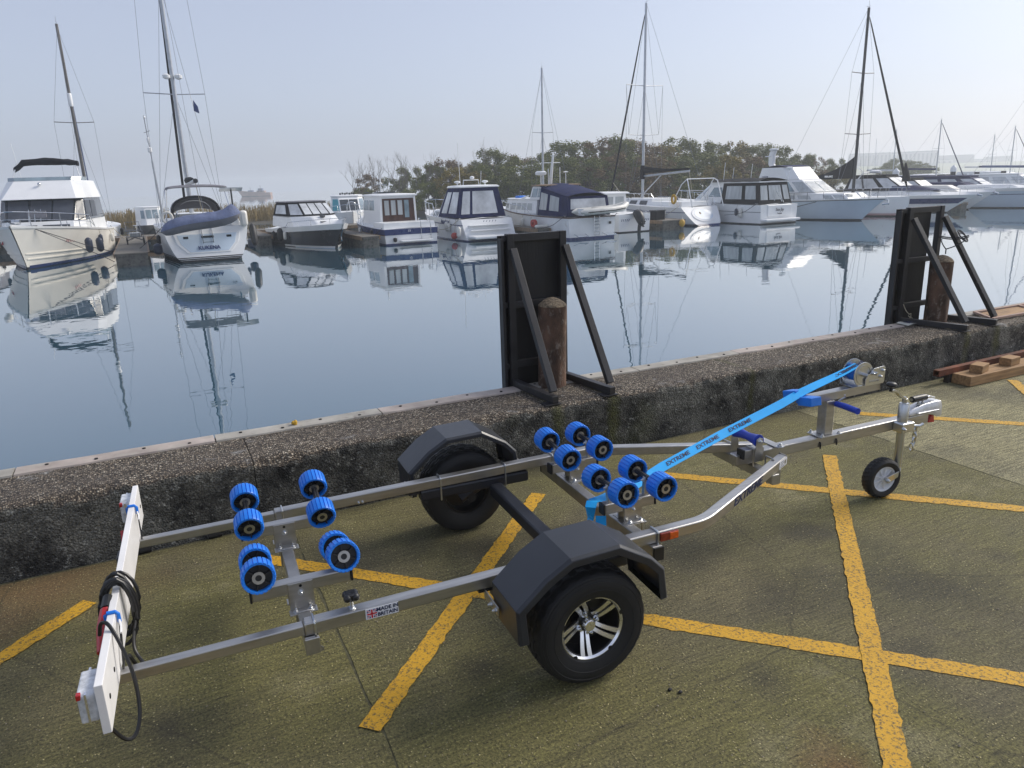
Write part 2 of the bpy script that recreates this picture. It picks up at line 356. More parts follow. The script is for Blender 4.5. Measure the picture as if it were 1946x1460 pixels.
# ---- yellow hatching
def yellow_mat():
    m, nt, B, N, L = _nodes('worn_yellow_paint')
    co = _coord(N, L); a = _noise(N, L, co, 3, 6); w = _noise(N, L, co, 75, 7, .75)
    mp = N.new('ShaderNodeMapping'); mp.inputs['Scale'].default_value = (1.3, 26, 1); t = N.new('ShaderNodeTexCoord'); L.new(t.outputs['Object'], mp.inputs[0])
    streak = _noise(N, L, mp.outputs[0], 6, 5)
    c = _mix(N, L, a, (.50, .265, .010), (.68, .38, .016))
    c = _mix(N, L, _ramp(N, L, w, [(.51, 0.), (.60, .95)]), c, (.085, .065, .030))
    c = _mix(N, L, _ramp(N, L, streak, [(.22, .7), (.40, 0.)]), c, (.20, .12, .02))
    L.new(c, B.inputs['Base Color']); B.inputs['Roughness'].default_value = .7
    h = N.new('ShaderNodeMath'); h.operation = 'ADD'; L.new(w, h.inputs[0]); L.new(streak, h.inputs[1])
    _bump(N, L, B, h.outputs[0], .6, .006); return m
YEL = yellow_mat()
def stripe(x0, y0, x1, y1, w, z, seed):
    d = V((x1-x0, y1-y0, 0)); n = max(2, int(d.length/.02)); d.normalize(); p = V((-d.y, d.x, 0)); b = MB(); rows = []
    ln = (V((x1, y1, 0))-V((x0, y0, 0))).length
    for k in range(n+1):
        c = V((x0, y0, z))+d*ln*k/n
        j0 = noise.noise((k*.45, seed, 0))*.011+noise.noise((k*.11, seed, 5))*.006; j1 = noise.noise((k*.45, seed, 9))*.011+noise.noise((k*.11, seed, 15))*.006
        rows.append([c-p*(w/2+j0), c+p*(w/2+j1)])
    b.loft(rows, closed=False)
    tag(b.build('yellow_line', YEL, smooth=0), kind='structure')
WL = .088
for k, cxy in enumerate((-6.65, -4.20, -1.76, .725, 3.14, 5.6)):    # rising lines: x - y = c
    y0, y1 = (2.22 if cxy == -1.76 else -3.0), {-6.65: 3.6, -4.20: 3.70, -1.76: 3.72, .725: 3.27, 3.14: 3.74, 5.6: 3.7}[cxy]
    stripe(cxy+y0, y0, cxy+y1, y1, WL, .0050, k)
for k, s_ in enumerate((-.9, 1.6, 4.03, 6.39, 8.73, 11.1)):         # falling lines: x + y = s
    y1 = {4.03: 3.80, 6.39: 3.64, 8.73: 3.79}.get(s_, 3.7)
    stripe(s_-y1, y1, s_+3.0, -3.0, WL, .0025, 20+k)

# ---- water
def water_mat():
    m, nt, B, N, L = _nodes('calm_harbour_water')
    N.remove(B); df = N.new('ShaderNodeBsdfDiffuse'); df.inputs['Color'].default_value = (.024, .085, .130, 1)
    gl = N.new('ShaderNodeBsdfGlossy'); gl.inputs['Roughness'].default_value = .012; gl.inputs['Color'].default_value = (1, .99, .97, 1)
    co = _coord(N, L, (1, 1, 1)); a = _noise(N, L, co, .8, 3, .5); b = _noise(N, L, co, 3.2, 2, .5)
    h = N.new('ShaderNodeMath'); h.operation = 'MULTIPLY_ADD'; h.inputs[1].default_value = .18; L.new(b, h.inputs[0]); L.new(a, h.inputs[2])
    bm = N.new('ShaderNodeBump'); bm.inputs['Strength'].default_value = .07; bm.inputs['Distance'].default_value = .05; L.new(h.outputs[0], bm.inputs['Height'])
    lw = N.new('ShaderNodeLayerWeight'); lw.inputs['Blend'].default_value = .5; pw = N.new('ShaderNodeMath'); pw.operation = 'POWER'; pw.inputs[1].default_value = 2.8; L.new(lw.outputs['Facing'], pw.inputs[0])
    mx = N.new('ShaderNodeMixShader'); L.new(pw.outputs[0], mx.inputs[0]); L.new(df.outputs[0], mx.inputs[1]); L.new(gl.outputs[0], mx.inputs[2])
    L.new(bm.outputs[0], gl.inputs['Normal']); L.new(mx.outputs[0], N['Material Output'].inputs['Surface']); return m
WATER = water_mat()
water = MB().add([(-700, 4.6, ZW), (900, 4.6, ZW), (900, 1100, ZW), (-700, 1100, ZW)], [(0, 1, 2, 3)]).build('water', WATER, smooth=0)
tag(water, kind='structure')

# ---- loose grit on the concrete
GRIT = mat('loose_grit', (.30, .26, .19), .9, 0, .5, 40)
b = MB(); rg0 = random.Random(21)
for i in range(2600):
    x, y = rg0.uniform(-1.5, 8.5), rg0.uniform(.9, 4.08); r = rg0.uniform(.0014, .0042)*(1.6 if rg0.random() < .06 else 1); z = r*.6
    q = [V((x+r*cos(a+i)*rg0.uniform(.7, 1.3), y+r*sin(a+i)*rg0.uniform(.7, 1.3), z)) for a in (0, 1.57, 3.14, 4.71)]
    b.add(q+[V((x, y, z+r*.8)), V((x, y, 0))], [(0, 1, 4), (1, 2, 4), (2, 3, 4), (3, 0, 4), (1, 0, 5), (2, 1, 5), (3, 2, 5), (0, 3, 5)])
tag(b.build('grit', GRIT, smooth=0), 'loose pale grit scattered over the concrete yard', 'grit', kind='stuff')
# ================================================================== QUAY WALL
WY0, WY1, WZ = 4.124, 4.700, .406
def wall_mat():
    m, nt, B, N, L = _nodes('weathered_quay_concrete')
    t = N.new('ShaderNodeTexCoord'); co = t.outputs['Object']
    big = _noise(N, L, co, 1.6, 8, .68); mid = _noise(N, L, co, 7, 8, .7); fine = _noise(N, L, co, 90, 6, .8)
    # upright face: black algae, grey lichen bloom, fine white specks
    f = _mix(N, L, _ramp(N, L, mid, [(.40, 0.), (.66, 1.)]), (.007, .007, .007), (.100, .097, .085))
    f = _mix(N, L, _ramp(N, L, big, [(.50, 0.), (.62, .9)]), f, (.150, .147, .128))
    f = _mix(N, L, _ramp(N, L, _noise(N, L, co, 22, 9, .8), [(.55, 0.), (.63, .85)]), f, (.30, .30, .27))
    f = _mix(N, L, _ramp(N, L, _noise(N, L, co, 1.1, 3), [(.60, 0.), (.72, .55)]), f, (.055, .060, .018))
    # top: washed aggregate, brown and buff stones
    vo = N.new('ShaderNodeTexVoronoi'); vo.inputs['Scale'].default_value = 92; L.new(co, vo.inputs['Vector'])
    se = N.new('ShaderNodeSeparateColor'); L.new(vo.outputs['Color'], se.inputs[0])
    stone = _ramp(N, L, se.outputs[0], [(0., (.040, .030, .022)), (.40, (.150, .120, .088)), (.72, (.31, .25, .18)), (1., (.58, .52, .42))])
    gap = _ramp(N, L, vo.outputs['Distance'], [(.25, 1.), (.62, .22)])
    tp = _mix(N, L, 1., stone, gap, 'MULTIPLY')
    tp = _mix(N, L, _ramp(N, L, big, [(.45, 0.), (.70, .65)]), tp, (.060, .048, .040))
    tp = _mix(N, L, _ramp(N, L, _noise(N, L, co, 3.2, 8, .72), [(.60, 0.), (.70, .8)]), tp, (.34, .34, .33))
    g = N.new('ShaderNodeNewGeometry'); sx = N.new('ShaderNodeSeparateXYZ'); L.new(g.outputs['True Normal'], sx.inputs[0])
    c = _mix(N, L, _ramp(N, L, sx.outputs[2], [(.35, 0.), (.62, 1.)]), f, tp)
    for px_, ww_ in ((2.345, .07), (2.80, .08), (6.76, .07), (7.22, .08), (4.1, .05)):      # green runs below the frame feet
        sp = N.new('ShaderNodeSeparateXYZ'); L.new(co, sp.inputs[0]); d_ = N.new('ShaderNodeMath'); d_.operation = 'SUBTRACT'; d_.inputs[1].default_value = px_; L.new(sp.outputs[0], d_.inputs[0])
        ab = N.new('ShaderNodeMath'); ab.operation = 'ABSOLUTE'; L.new(d_.outputs[0], ab.inputs[0]); ad = N.new('ShaderNodeMath'); ad.operation = 'MULTIPLY_ADD'; ad.inputs[1].default_value = .16; L.new(mid, ad.inputs[0]); L.new(ab.outputs[0], ad.inputs[2])
        c = _mix(N, L, _ramp(N, L, ad.outputs[0], [(ww_, .75), (ww_+.07, 0.)]), c, (.070, .072, .018))
    c = _mix(N, L, 1., c, _ramp(N, L, fine, [(.36, .22), (.50, .95), (.66, 2.2)]), 'MULTIPLY')
    L.new(c, B.inputs['Base Color']); B.inputs['Roughness'].default_value = .9
    h = N.new('ShaderNodeMath'); h.operation = 'MULTIPLY_ADD'; h.inputs[1].default_value = -.8; L.new(vo.outputs['Distance'], h.inputs[0]); L.new(mid, h.inputs[2])
    _bump(N, L, B, h.outputs[0], .9, .014); return m
WALLM = wall_mat()
wall = thing('quay_wall', 'low weathered concrete quay wall with pebbled top and mossy black face', 'wall', (0, 0, 0))
def wall_block(x0, x1, step):
    prof = [(WY0+.012, -.05), (WY0+.004, .10), (WY0, .22), (WY0, .33), (WY0+.002, .375), (WY0+.010, .396), (WY0+.028, .405), (WY0+.09, .408)]
    ny = 7 if step > .1 else 16
    prof = [(WY0+.012-.0005*k, -.05+.40*k/ny) for k in range(ny)]+[(WY0, .355), (WY0+.001, .375), (WY0+.004, .388), (WY0+.010, .397), (WY0+.020, .403), (WY0+.04, .406)]
    prof += [(WY0+.04+(WY1-WY0-.06)*k/ny, .406) for k in range(1, ny+1)]+[(WY1-.004, .400), (WY1, .385), (WY1, .1), (WY1, -2.4)]
    n = max(2, int((x1-x0)/step)); rings = []
    for i in range(n+1):
        x = x0+(x1-x0)*i/n; ring = []
        for y, z in prof:
            edge = math.exp(-((y-WY0)**2+(z-.405)**2)/.0022)
            d = noise.noise((x*7, y*7, z*7))*.008+noise.noise((x*22, y*22, z*22))*.0045+noise.noise((x*2.1, z*1.3, 3))*.006
            if y > WY1-.12: d *= .2
            dy = d if z < .39 else 0; dz = d*.8 if z > .38 else 0
            ch = edge*(abs(noise.noise((x*9, 1, 2)))*.020+abs(noise.noise((x*28, 4, 2)))*.012+max(0, noise.noise((x*3, 8, 2)))*.02)
            ring.append((x, y+dy+ch*.8, z+dz-ch))
        rings.append(ring)
    b = MB().loft(rings, closed=False)
    k = len(prof); b.f += [tuple(range(k-1, -1, -1)), tuple(n*k+j for j in range(k))]
    return b.build('wall_block', WALLM, wall, smooth=60)
XW = [-16, -8.5, -4.6, .355, 5.30, 10.2, 15.1, 32]
for i in range(len(XW)-1): wall_block(XW[i]+.0025, XW[i+1]-.0025, .022 if 2 <= i <= 4 else .15)
EDGE = mat('bleached_edge_concrete', (.36, .34, .30), .85, 0, .2, 5, .4, 60, .004, dirt=((.13, .11, .085), .58))
EDGER = mat('edge_red_lead_paint', (.42, .36, .32), .8, 0, .25, 4, .3, 60, .004, dirt=((.36, .33, .29), .50))
HOLE = mat('bolt_hole_dark', (.008, .008, .008), .9)
for k in range(22):
    x0 = -4+k*1.05; x1 = x0+1.042; m_ = (EDGER if k in (3, 5, 8, 9) else EDGE)
    b = MB(); rings = []
    for i in range(22):
        x = x0+(x1-x0)*i/21; iy = WY1-.118+noise.noise((x*4, 2, 2))*.012-(.025 if k < 6 else 0)*0; zt = .416+noise.noise((x*3, 7, 1))*.003
        rings.append([(x, iy, .40), (x, iy+.006, zt), (x, WY1+.012, zt), (x, WY1+.016, zt-.006), (x, WY1+.016, .30), (x, WY1+.004, .30)])
    e = b.loft(rings, caps=True).build('edge_strip', m_, wall, smooth=30)
    for i in range(4):
        h = MB(); hx = x0+.15+i*.25; hy = WY1-.03-(i % 2)*.045
        h.cyl((hx, hy, .412), (hx, hy, .4205), .010, n=10).build('bolt_hole', HOLE, e)
# drain openings at the foot of the wall
for x in (-.26, .10):
    MB().tube([(x-.035, WY0-.004, .018), (x+.035, WY0-.004, .018)], .018, 8).build('drain_hole', HOLE, wall)
# moss streaks etc. below the frame feet come from the wall material; ochre lichen lump on the edge
o = MB(); rr = random.Random(3)
for k in range(9): o.ball((.68+rr.uniform(-.018, .018), 4.655+rr.uniform(-.012, .012), .424+rr.uniform(0, .010)), rr.uniform(.007, .013), 8, 5)
tag(o.build('lichen_lump', YLUMP), 'small ochre yellow lump sitting on the pale quay edge', 'lump')

# ================================================================== BOLLARDS
def bollard(name, x, y, lean, label, s):
    t = thing(name, label, 'bollard', (x, y, WZ), group='rusty bollards on the quay wall'); t.rotation_euler = (0, lean, 0)
    r = .104; b = MB(); rings = []
    for i in range(24):
        z = -.03+.63*i/23
        rings.append([((r+noise.noise((cos(a)*3+s, sin(a)*3, z*6))*.004)*cos(a), (r+noise.noise((cos(a)*3+s, sin(a)*3, z*6))*.004)*sin(a), z) for a in [2*pi*k/36 for k in range(36)]])
    b.loft(rings, caps=True).build('tube', RUSTY, t, smooth=50)
    c = MB(); rings = []
    for i in range(9):
        q = i/8; rad = (r-.003)*(1-q**1.5)+.002; z = .602+.062*(1-(1-q)**1.3)
        rings.append([((rad+noise.noise((cos(a)*9, sin(a)*9, q*5+s))*.006)*cos(a), (rad+noise.noise((cos(a)*9, sin(a)*9, q*5+s))*.006)*sin(a), z+noise.noise((cos(a)*rad*90, sin(a)*rad*90, s))*.005) for a in [2*pi*k/36 for k in range(36)]])
    c.loft(rings, caps=True).build('cement_cap', PEBB, t, smooth=50)
    return t
bollard('mooring_bollard', 2.565, 4.605, .02, 'rusty bollard with domed cement cap inside the nearer steel frame', 1)
bollard('mooring_bollard', 6.945, 4.585, -.01, 'rusty brown bollard inside the farther steel frame at right', 9)

# ================================================================== STEEL FRAMES
def steel_frame(label, xl, xr, fl, fr, py, panel, roped):
    t = thing('steel_frame', label, 'steel frame', (xl, py, WZ), group='black steel frames standing on the quay wall')
    def P(x, y, z): return (x-xl, y-py, z-WZ)
    top = 1.53
    MB().span(P(panel[0], py+.030, -.15), P(panel[1], py+.042, top-.012)).build('panel', BLKPL, t, smooth=0, bevel=.002)
    for x in (xl, xr): MB().span(P(x-.027, py-.027, -.10), P(x+.027, py+.027, top)).build('post', BLKST, t, smooth=0, bevel=.004)
    MB().span(P(panel[0], py-.02, -.10), P(panel[0]+.022, py+.029, top-.03)).build('side_angle', BLKST, t, smooth=0, bevel=.003)
    for z, h in ((top-.029, .055), (1.02, .05), (.575, .05)):
        MB().span(P(xl+.028, py-.020, z-h/2), P(xr-.028, py+.022, z+h/2)).build('rail', BLKST, t, smooth=0, bevel=.003)
    for z in (1.50, 1.02, .56):
        if xl-.028-panel[0] > .03: MB().span(P(panel[0]+.023, py-.006, z-.02), P(xl-.028, py+.022, z+.02)).build('rail', BLKST, t, smooth=0, bevel=.002)
    for x, (fx, fy) in ((xl, fl), (xr, fr)):
        a = V(P(x, py-.028, WZ+.032)); e = V(P(fx, fy, WZ+.032)); d = (e-a).normalized()
        MB().beam(a, e, .05, .05).build('foot_beam', BLKST, t, smooth=0, bevel=.003)
        MB().beam(P(x, py-.052, 1.425), e-d*.028+V((0, 0, .05)), .05, .042, up=(0, 1, .3)).build('brace', BLKST, t, smooth=0, bevel=.003)
        MB().box(e+V((-.02, .03, -.029)), (.12, .09, .006)).build('foot_plate', BLKST, t, smooth=0)
    return t
steel_frame('black steel frame nearer the trailer, its back panel over the water', 2.312, 2.742, (2.345, 4.165), (2.800, 4.148), 4.745, (2.235, 2.765), False)
steel_frame('black steel frame at right with dark rope knotted round its brace', 6.615, 7.075, (6.755, 4.130), (7.225, 4.150), 4.755, (6.475, 6.985), True)
# rope on the right frame, hanging from the post to the brace and down to the bollard
def wob(a, b, sag, n=10): return [V(a).lerp(V(b), i/n)-V((0, 0, sag*sin(pi*i/n))) for i in range(n+1)]
r_ = MB()
for dz in (0, .014): r_.tube(wob((7.045, 4.722, 1.225+dz), (7.125, 4.47, 1.235+dz), .02), .006, 6)
for dz in (0, .013, .026): r_.tube(arc((7.125, 1.23+dz), .040, 0, 2*pi, 14, lambda a, b: (a, 4.52+(b-1.23)*.9, b)), .006, 6)
r_.tube(wob((7.075, 4.715, 1.20), (7.00, 4.60, 1.12), .01)+[V((6.985, 4.59, 1.075))], .0055, 6)
r_.tube(wob((7.12, 4.50, 1.20), (7.00, 4.60, 1.12), .01), .0055, 6)
tag(r_.build('rope', ROPED), 'dark rope knotted between post and brace of the right steel frame', 'rope')
w_ = MB(); w_.tube(wob((6.60, 4.70, .60), (6.66, 4.66, .50), .02), .004, 6)
for k in range(3): w_.tube(arc((6.665, .49-.035*k), .018, 0, 2*pi, 12, lambda a, b: (a, 4.655+.012*sin(b*80), b)), .0035, 6)
tag(w_.build('wire_tie', ROPE), 'pale twisted tie hanging on the left foot of the right steel frame', 'tie')
n_ = MB(); rows = []
for i in range(9):
    u = i/8; rows.append([(6.49+.28*u, 4.545+.13*v+.02*u, .424+.010*sin(u*5)+.008*v*sin(u*7+1)) for v in (0, .33, .66, 1)])
n_.loft(rows, closed=False); no = n_.build('paper_notice', PAPER, smooth=60); tag(no, 'crumpled pale notice lying on the quay edge by the right frame', 'notice')
text('lettering', 'BOA', .085, INK, no, (6.63, 4.615, .4385), (1, .08, 0), (0, 1, .05), .0008, .002)

# ================================================================== TIMBERS AND STEEL BY THE WALL
tb = thing('timber_baulk', 'long sawn timber baulk lying along the foot of the wall', 'timber', (6.36, 3.80, .0))
MB().span((0, 0, .004), (3.2, .175, .094)).build('plank', TIMB, tb, smooth=0, bevel=.005)
for (x, y, rz, lab) in ((6.60, 3.885, .25, 'small wood block on the timber baulk, nearer its cut end'), (7.07, 3.895, .1, 'small wood block on the timber baulk, farther from its cut end')):
    b = MB().box((0, 0, .0365), (.17, .105, .072)).build('wood_block', TIMB, None, smooth=0, bevel=.004)
    b.location = (x, y, .0945); b.rotation_euler = (0, 0, rz); tag(b, lab, 'wood block', 'wood blocks on the timber baulk')
def channel(name, x0, y0, x1, y1, z, w, h, label, m):
    d = (V((x1, y1, 0))-V((x0, y0, 0))); L_ = d.length; t = thing(name, label, 'steel beam', (x0, y0, z), atan2(d.y, d.x))
    k = .007
    MB().span((0, -w/2, 0), (L_, w/2, k)).build('flange', m, t, smooth=0); MB().span((0, -w/2, h-k), (L_, w/2, h)).build('flange', m, t, smooth=0)
    MB().span((0, -w/2, k+.0005), (L_, -w/2+k, h-k-.0005)).build('web', m, t, smooth=0); MB().span((0, w/2-k, k+.0005), (L_, w/2, h-k-.0005)).build('web', m, t, smooth=0)
channel('steel_beam', 6.17, 4.00, 9.8, 4.075, .085, .055, .055, 'long red rusty box beam on packing beside the quay wall', RUSTB)
channel('steel_beam', 6.42, 4.055, 7.5, 4.098, .012, .05, .05, 'short dark rusty box beam beneath the long rusty one', RUSTB)
for x, lab in ((6.33, 'dark packing block under the near end of the rusty beam'), (7.62, 'dark packing block under the far part of the rusty beam')):
    b = MB().span((x, 3.982, .0), (x+.085, 4.030, .0845)).build('packing_block', TIMBD, None, smooth=0, bevel=.004); tag(b, lab, 'wood block', 'dark packing blocks under the beam')
tf = thing('wooden_frame', 'faded pinkish wooden frame lying flat on the wall top at right', 'frame', (7.40, 4.30, WZ+.014))
for a, b in (((0, 0), (1.5, -.02)), ((.22, .30), (1.6, .28)), ((.02, .02), (.21, .31)), ((.8, .01), (.92, .28))):
    MB().beam((*a, .010), (*b, .010), .032, .02).build('batten', TIMBR, tf, smooth=0, bevel=.002)
MB().span((.20, .03, .0), (1.5, .27, .004)).build('panel', TIMB, tf, smooth=0)
for k, (x, y) in enumerate(((1.535, 1.875), (1.560, 1.845))):
    b = MB().ball((0, 0, .005), (.010, .007, .006), 7, 5).build('dark_pebble', RUBBER); b.location = (x, y, 0)
    tag(b, ('left' if not k else 'right')+' of two small black crumbs on the concrete right of the wheel', 'pebble', 'black crumbs on the concrete')
# ================================================================== BOAT TRAILER
TY = -.0555
tr = thing('boat_trailer', 'stainless boat trailer with blue rollers, dark mudguards and cyan winch strap', 'trailer', (1.3458, 2.8237, 0), TY)
CT = .02                                   # centre line
def RZ(s): return .414+.0133*s             # top of the side rails
def up_(s, t, z): return (s, t, z)
# ---- side rails
for sg in (-1, 1):
    to = CT+sg*.510
    pts = [(-1.02, to), (.66, to)]
    for k in range(1, 6):                  # bend
        a = k/5*radians(26); pts.append((.66+.26*sin(a), to-sg*.26*(1-cos(a))))
    e = pts[-1]; dr = (cos(radians(26.2)), -sg*sin(radians(26.2))); ln = .86 if sg < 0 else .85
    pts.append((e[0]+dr[0]*ln, e[1]+dr[1]*ln))
    rail = MB().sweep([(s, t, RZ(s)-.025) for s, t in pts], .05, .05).build('side_rail', STEEL, tr, smooth=30, bevel=.005)
    MB().beam((-1.615, to, RZ(-1.6)-.028), (-1.0205, to, RZ(-1.02)-.028), .039, .039).build('light_board_slide', STEEL, tr, smooth=0, bevel=.004)
    MB().span((e[0]+dr[0]*ln-.003, e[1]+dr[1]*ln-.028, RZ(1.6)-.052), (e[0]+dr[0]*ln+.002, e[1]+dr[1]*ln+.028, RZ(1.6)+.002)).build('rail_end_plate', STEELD, tr, smooth=0)
    if sg < 0: NE, ND = e, dr
def ubolt(s, t, z0, z1, w=.056, r=.0042, m=ZINC, parent=None, axis='t'):
    """U-bolt over a bar that runs along s: two legs at t-w/2, t+w/2"""
    f = (lambda a, z: (s, t+a, z)) if axis == 't' else (lambda a, z: (s+a, t, z))
    h = w/2; pts = [f(-h, z0), f(-h, z1-.008), f(-h+.003, z1-.002), f(-h+.009, z1), f(h-.009, z1), f(h-.003, z1-.002), f(h, z1-.008), f(h, z0)]
    return MB().tube(pts, r, 8).build('u_bolt', m, parent or tr)
def bolt(p, axis=(0, 0, 1), r=.009, h=.008, parent=None, m=ZINC, name='bolt'):
    p = V(p); a = V(axis).normalized(); b = MB().lathe([(r, 0), (r, h), (r*.8, h*1.15)], p, a, 6)
    b.lathe([(r*.55, h), (r*.55, h+.007), (r*.4, h+.009)], p, a, 10)
    b.lathe([(r*1.45, -.0012), (r*1.45, .0016)], p, a, 16)
    return b.build(name, m, parent or tr, smooth=30)
# ---- light board
lb = MB().span((-1.630, CT-.80, .372), (-1.606, CT+.80, .535)).build('light_board', BOARD, tr, smooth=0, bevel=.002)
for sg in (-1, 1):
    for k in (.60, .735):
        MB().cyl((-1.608, CT+sg*k, .45), (-1.604, CT+sg*k, .45), .0085, n=10).build('slot', HOLE, lb)
    lamp = MB().prism([(-.066, -.050), (.066, -.050), (.066, .040), (.050, .050), (-.050, .050), (-.066, .040)], lambda a, b, c: (c, CT+sg*.72+a, .462+b), -1.680, -1.632).build('lamp', LENS, tr, smooth=0, bevel=.006)
    MB().span((-1.6815, CT+sg*.72-.067, .492), (-1.668, CT+sg*.72-.048, .511)).build('red_lens', RED, lamp, smooth=0, bevel=.003)
    MB().span((-1.660, CT+sg*.72-.069, .415), (-1.654, CT+sg*.72+.069, .509)).build('reflector_body', ALLOY, lamp, smooth=0)
    # rubber shock cords that hold the board: blue hooks and thin cord
    t0 = CT+sg*.50-(.10 if sg < 0 else -.10)*0+(.10 if sg < 0 else .03)
    ck = MB().tube([(-1.634, t0, .46), (-1.636, t0, .534), (-1.630, t0, .540), (-1.606, t0, .540), (-1.598, t0, .530), (-1.598, t0, .50)], .0065, 8).build('bungee_hook', BLUE, tr)
    MB().tube([(-1.598, t0, .50), (-1.594, CT+sg*.50, .40), (-1.60, CT+sg*.51, .36)], .004, 6).build('cord', CABLE, ck)
    MB().tube([(-1.598, t0, .51), (-1.590, t0-.04, .505), (-1.588, t0-.075, .50)], .0035, 6).build('hook_tail', WHITEP, ck)
MB().prism([(-.07, -.06), (.07, -.06), (0, .062)], lambda a, b, c: (c, CT+.33+a, .455+b), -1.650, -1.632).build('triangle_reflector', RED, tr, smooth=0, bevel=.003)
MB().prism([(-.05, -.045), (.05, -.045), (.04, .05), (-.04, .05)], lambda a, b, c: (c, CT+.20+a, .42+b), -1.660, -1.632).build('plug_holder', BLACKP, tr, smooth=0, bevel=.006)
cb = MB(); pts = []
for k in range(7*18):
    a = 2*pi*k/18; j = k/18
    pts.append((-1.618+(.050+.010*sin(j*2.3))*cos(a), CT-.205+(j-3.5)*.0165+.012*sin(a+j), .452+(.118+.012*sin(j*1.7+1))*sin(a)))
cb.tube(pts, .0064, 8)
e0 = pts[-1]
cb.tube(crv([e0, (-1.585, CT-.30, .34), (-1.560, CT-.36, .30), (-1.560, CT-.44, .33), (-1.575, CT-.49, .42)], 6), .0062, 8)
cb.tube(crv([(-1.652, CT-.46, .50), (-1.640, CT-.47, .545), (-1.615, CT-.50, .553), (-1.585, CT-.545, .50), (-1.560, CT-.58, .40), (-1.555, CT-.62, .30), (-1.570, CT-.66, .245), (-1.600, CT-.68, .25), (-1.640, CT-.69, .33)], 6), .0062, 8)
cab = cb.build('lighting_cable', CABLE, tr)
MB().tube([(-1.642, CT-.33, .515), (-1.648, CT-.395, .485), (-1.652, CT-.47, .44)], [.020, .024, .018], 10).build('cable_plug', RED, cab)
MB().tube([(-1.640, CT-.27, .53), (-1.642, CT-.33, .517)], [.017, .020], 10).build('plug_boot', BLACKP, cab)
# ---- label stickers on the near rail
tn = CT-.535-.0006
st = MB().span((-.803, tn-.0012, RZ(-.8)-.046), (-.681, tn, RZ(-.74)-.004)).build('sticker', STICK, tr, smooth=0)
fb = MB().span((-.798, tn-.002, RZ(-.8)-.042), (-.762, tn-.0013, RZ(-.8)-.008)).build('flag_field', FLAGB, st, smooth=0)
fx, fz, fw, fh = -.780, RZ(-.8)-.025, .036, .034
for a, b, w, m_, dz in (((-1, -1), (1, 1), .0058, STICK, .0021), ((-1, 1), (1, -1), .0058, STICK, .0021), ((-1, -1), (1, 1), .0022, FLAGR, .0024), ((-1, 1), (1, -1), .0022, FLAGR, .0024),
                         ((-1, 0), (1, 0), .0105, STICK, .0027), ((0, -1), (0, 1), .0105, STICK, .0027), ((-1, 0), (1, 0), .0062, FLAGR, .0030), ((0, -1), (0, 1), .0062, FLAGR, .0030)):
    k = .93 if 0 not in a else 1
    p0 = V((fx+a[0]*fw/2*k, tn-dz, fz+a[1]*fh/2*k)); p1 = V((fx+b[0]*fw/2*k, tn-dz, fz+b[1]*fh/2*k))
    MB().beam(p0, p1, w, .0003, up=(0, 1, 0)).build('flag_bar', m_, st, smooth=0)
text('lettering', 'MADE IN', .0205, INK, st, (-.7215, tn-.0022, RZ(-.74)-.0150), (1, 0, .0133), (0, 0, 1), .0004, .0006)
text('lettering', 'BRITAIN', .0205, INK, st, (-.7215, tn-.0022, RZ(-.74)-.0355), (1, 0, .0133), (0, 0, 1), .0004, .0006)
# angled part of the near rail: maker's lettering
nd = V((ND[0], ND[1], .0133)); nn = V((ND[1], -ND[0], 0)); lp = V((NE[0], NE[1], RZ(NE[0])-.025))+nd*.36+nn*.0262
ltx = text('lettering', 'EXTREME', .058, INK, tr, lp, nd, (0, 0, 1), .0006, .0010, .25, sx=1.35); ltx['label'] = 'slanted dark blue lettering on the angled rail'
lp2 = V((NE[0], NE[1], RZ(NE[0])-.025))+nd*.805+nn*.0260
pl = MB().add([lp2+nd*a+V((0, 0, b)) for a, b in ((-.055, -.02), (.045, -.02), (.045, .021), (-.055, .021))]+[lp2+nd*a+V((0, 0, b))+nn*.0012 for a, b in ((-.055, -.02), (.045, -.02), (.045, .021), (-.055, .021))],
     [(0, 1, 2, 3), (4, 5, 6, 7), (0, 1, 5, 4), (1, 2, 6, 5), (2, 3, 7, 6), (3, 0, 4, 7)]).build('data_plate', STICK, tr, smooth=0)
for k in range(4): MB().beam(lp2+nd*(-.045)+V((0, 0, .013-.009*k))+nn*.0015, lp2+nd*(.0+.008*(k % 2))+V((0, 0, .013-.009*k))+nn*.0015, .003, .0006, up=nn).build('print_line', INK, pl, smooth=0)
MB().beam(lp2+nd*.022+V((0, 0, -.012))+nn*.0015, lp2+nd*.022+V((0, 0, .012))+nn*.0015, .022, .0006, up=nn).build('print_block', STEELD, pl, smooth=0)
# amber and red side marker
mk = MB().span((.470, CT-.546, RZ(.5)-.044), (.562, CT-.536, RZ(.5)-.006)).build('side_marker', AMBERD, tr, smooth=0, bevel=.003)
MB().span((.516, CT-.5485, RZ(.5)-.041), (.559, CT-.545, RZ(.5)-.009)).build('amber_lens', AMBER, mk, smooth=0, bevel=.002)
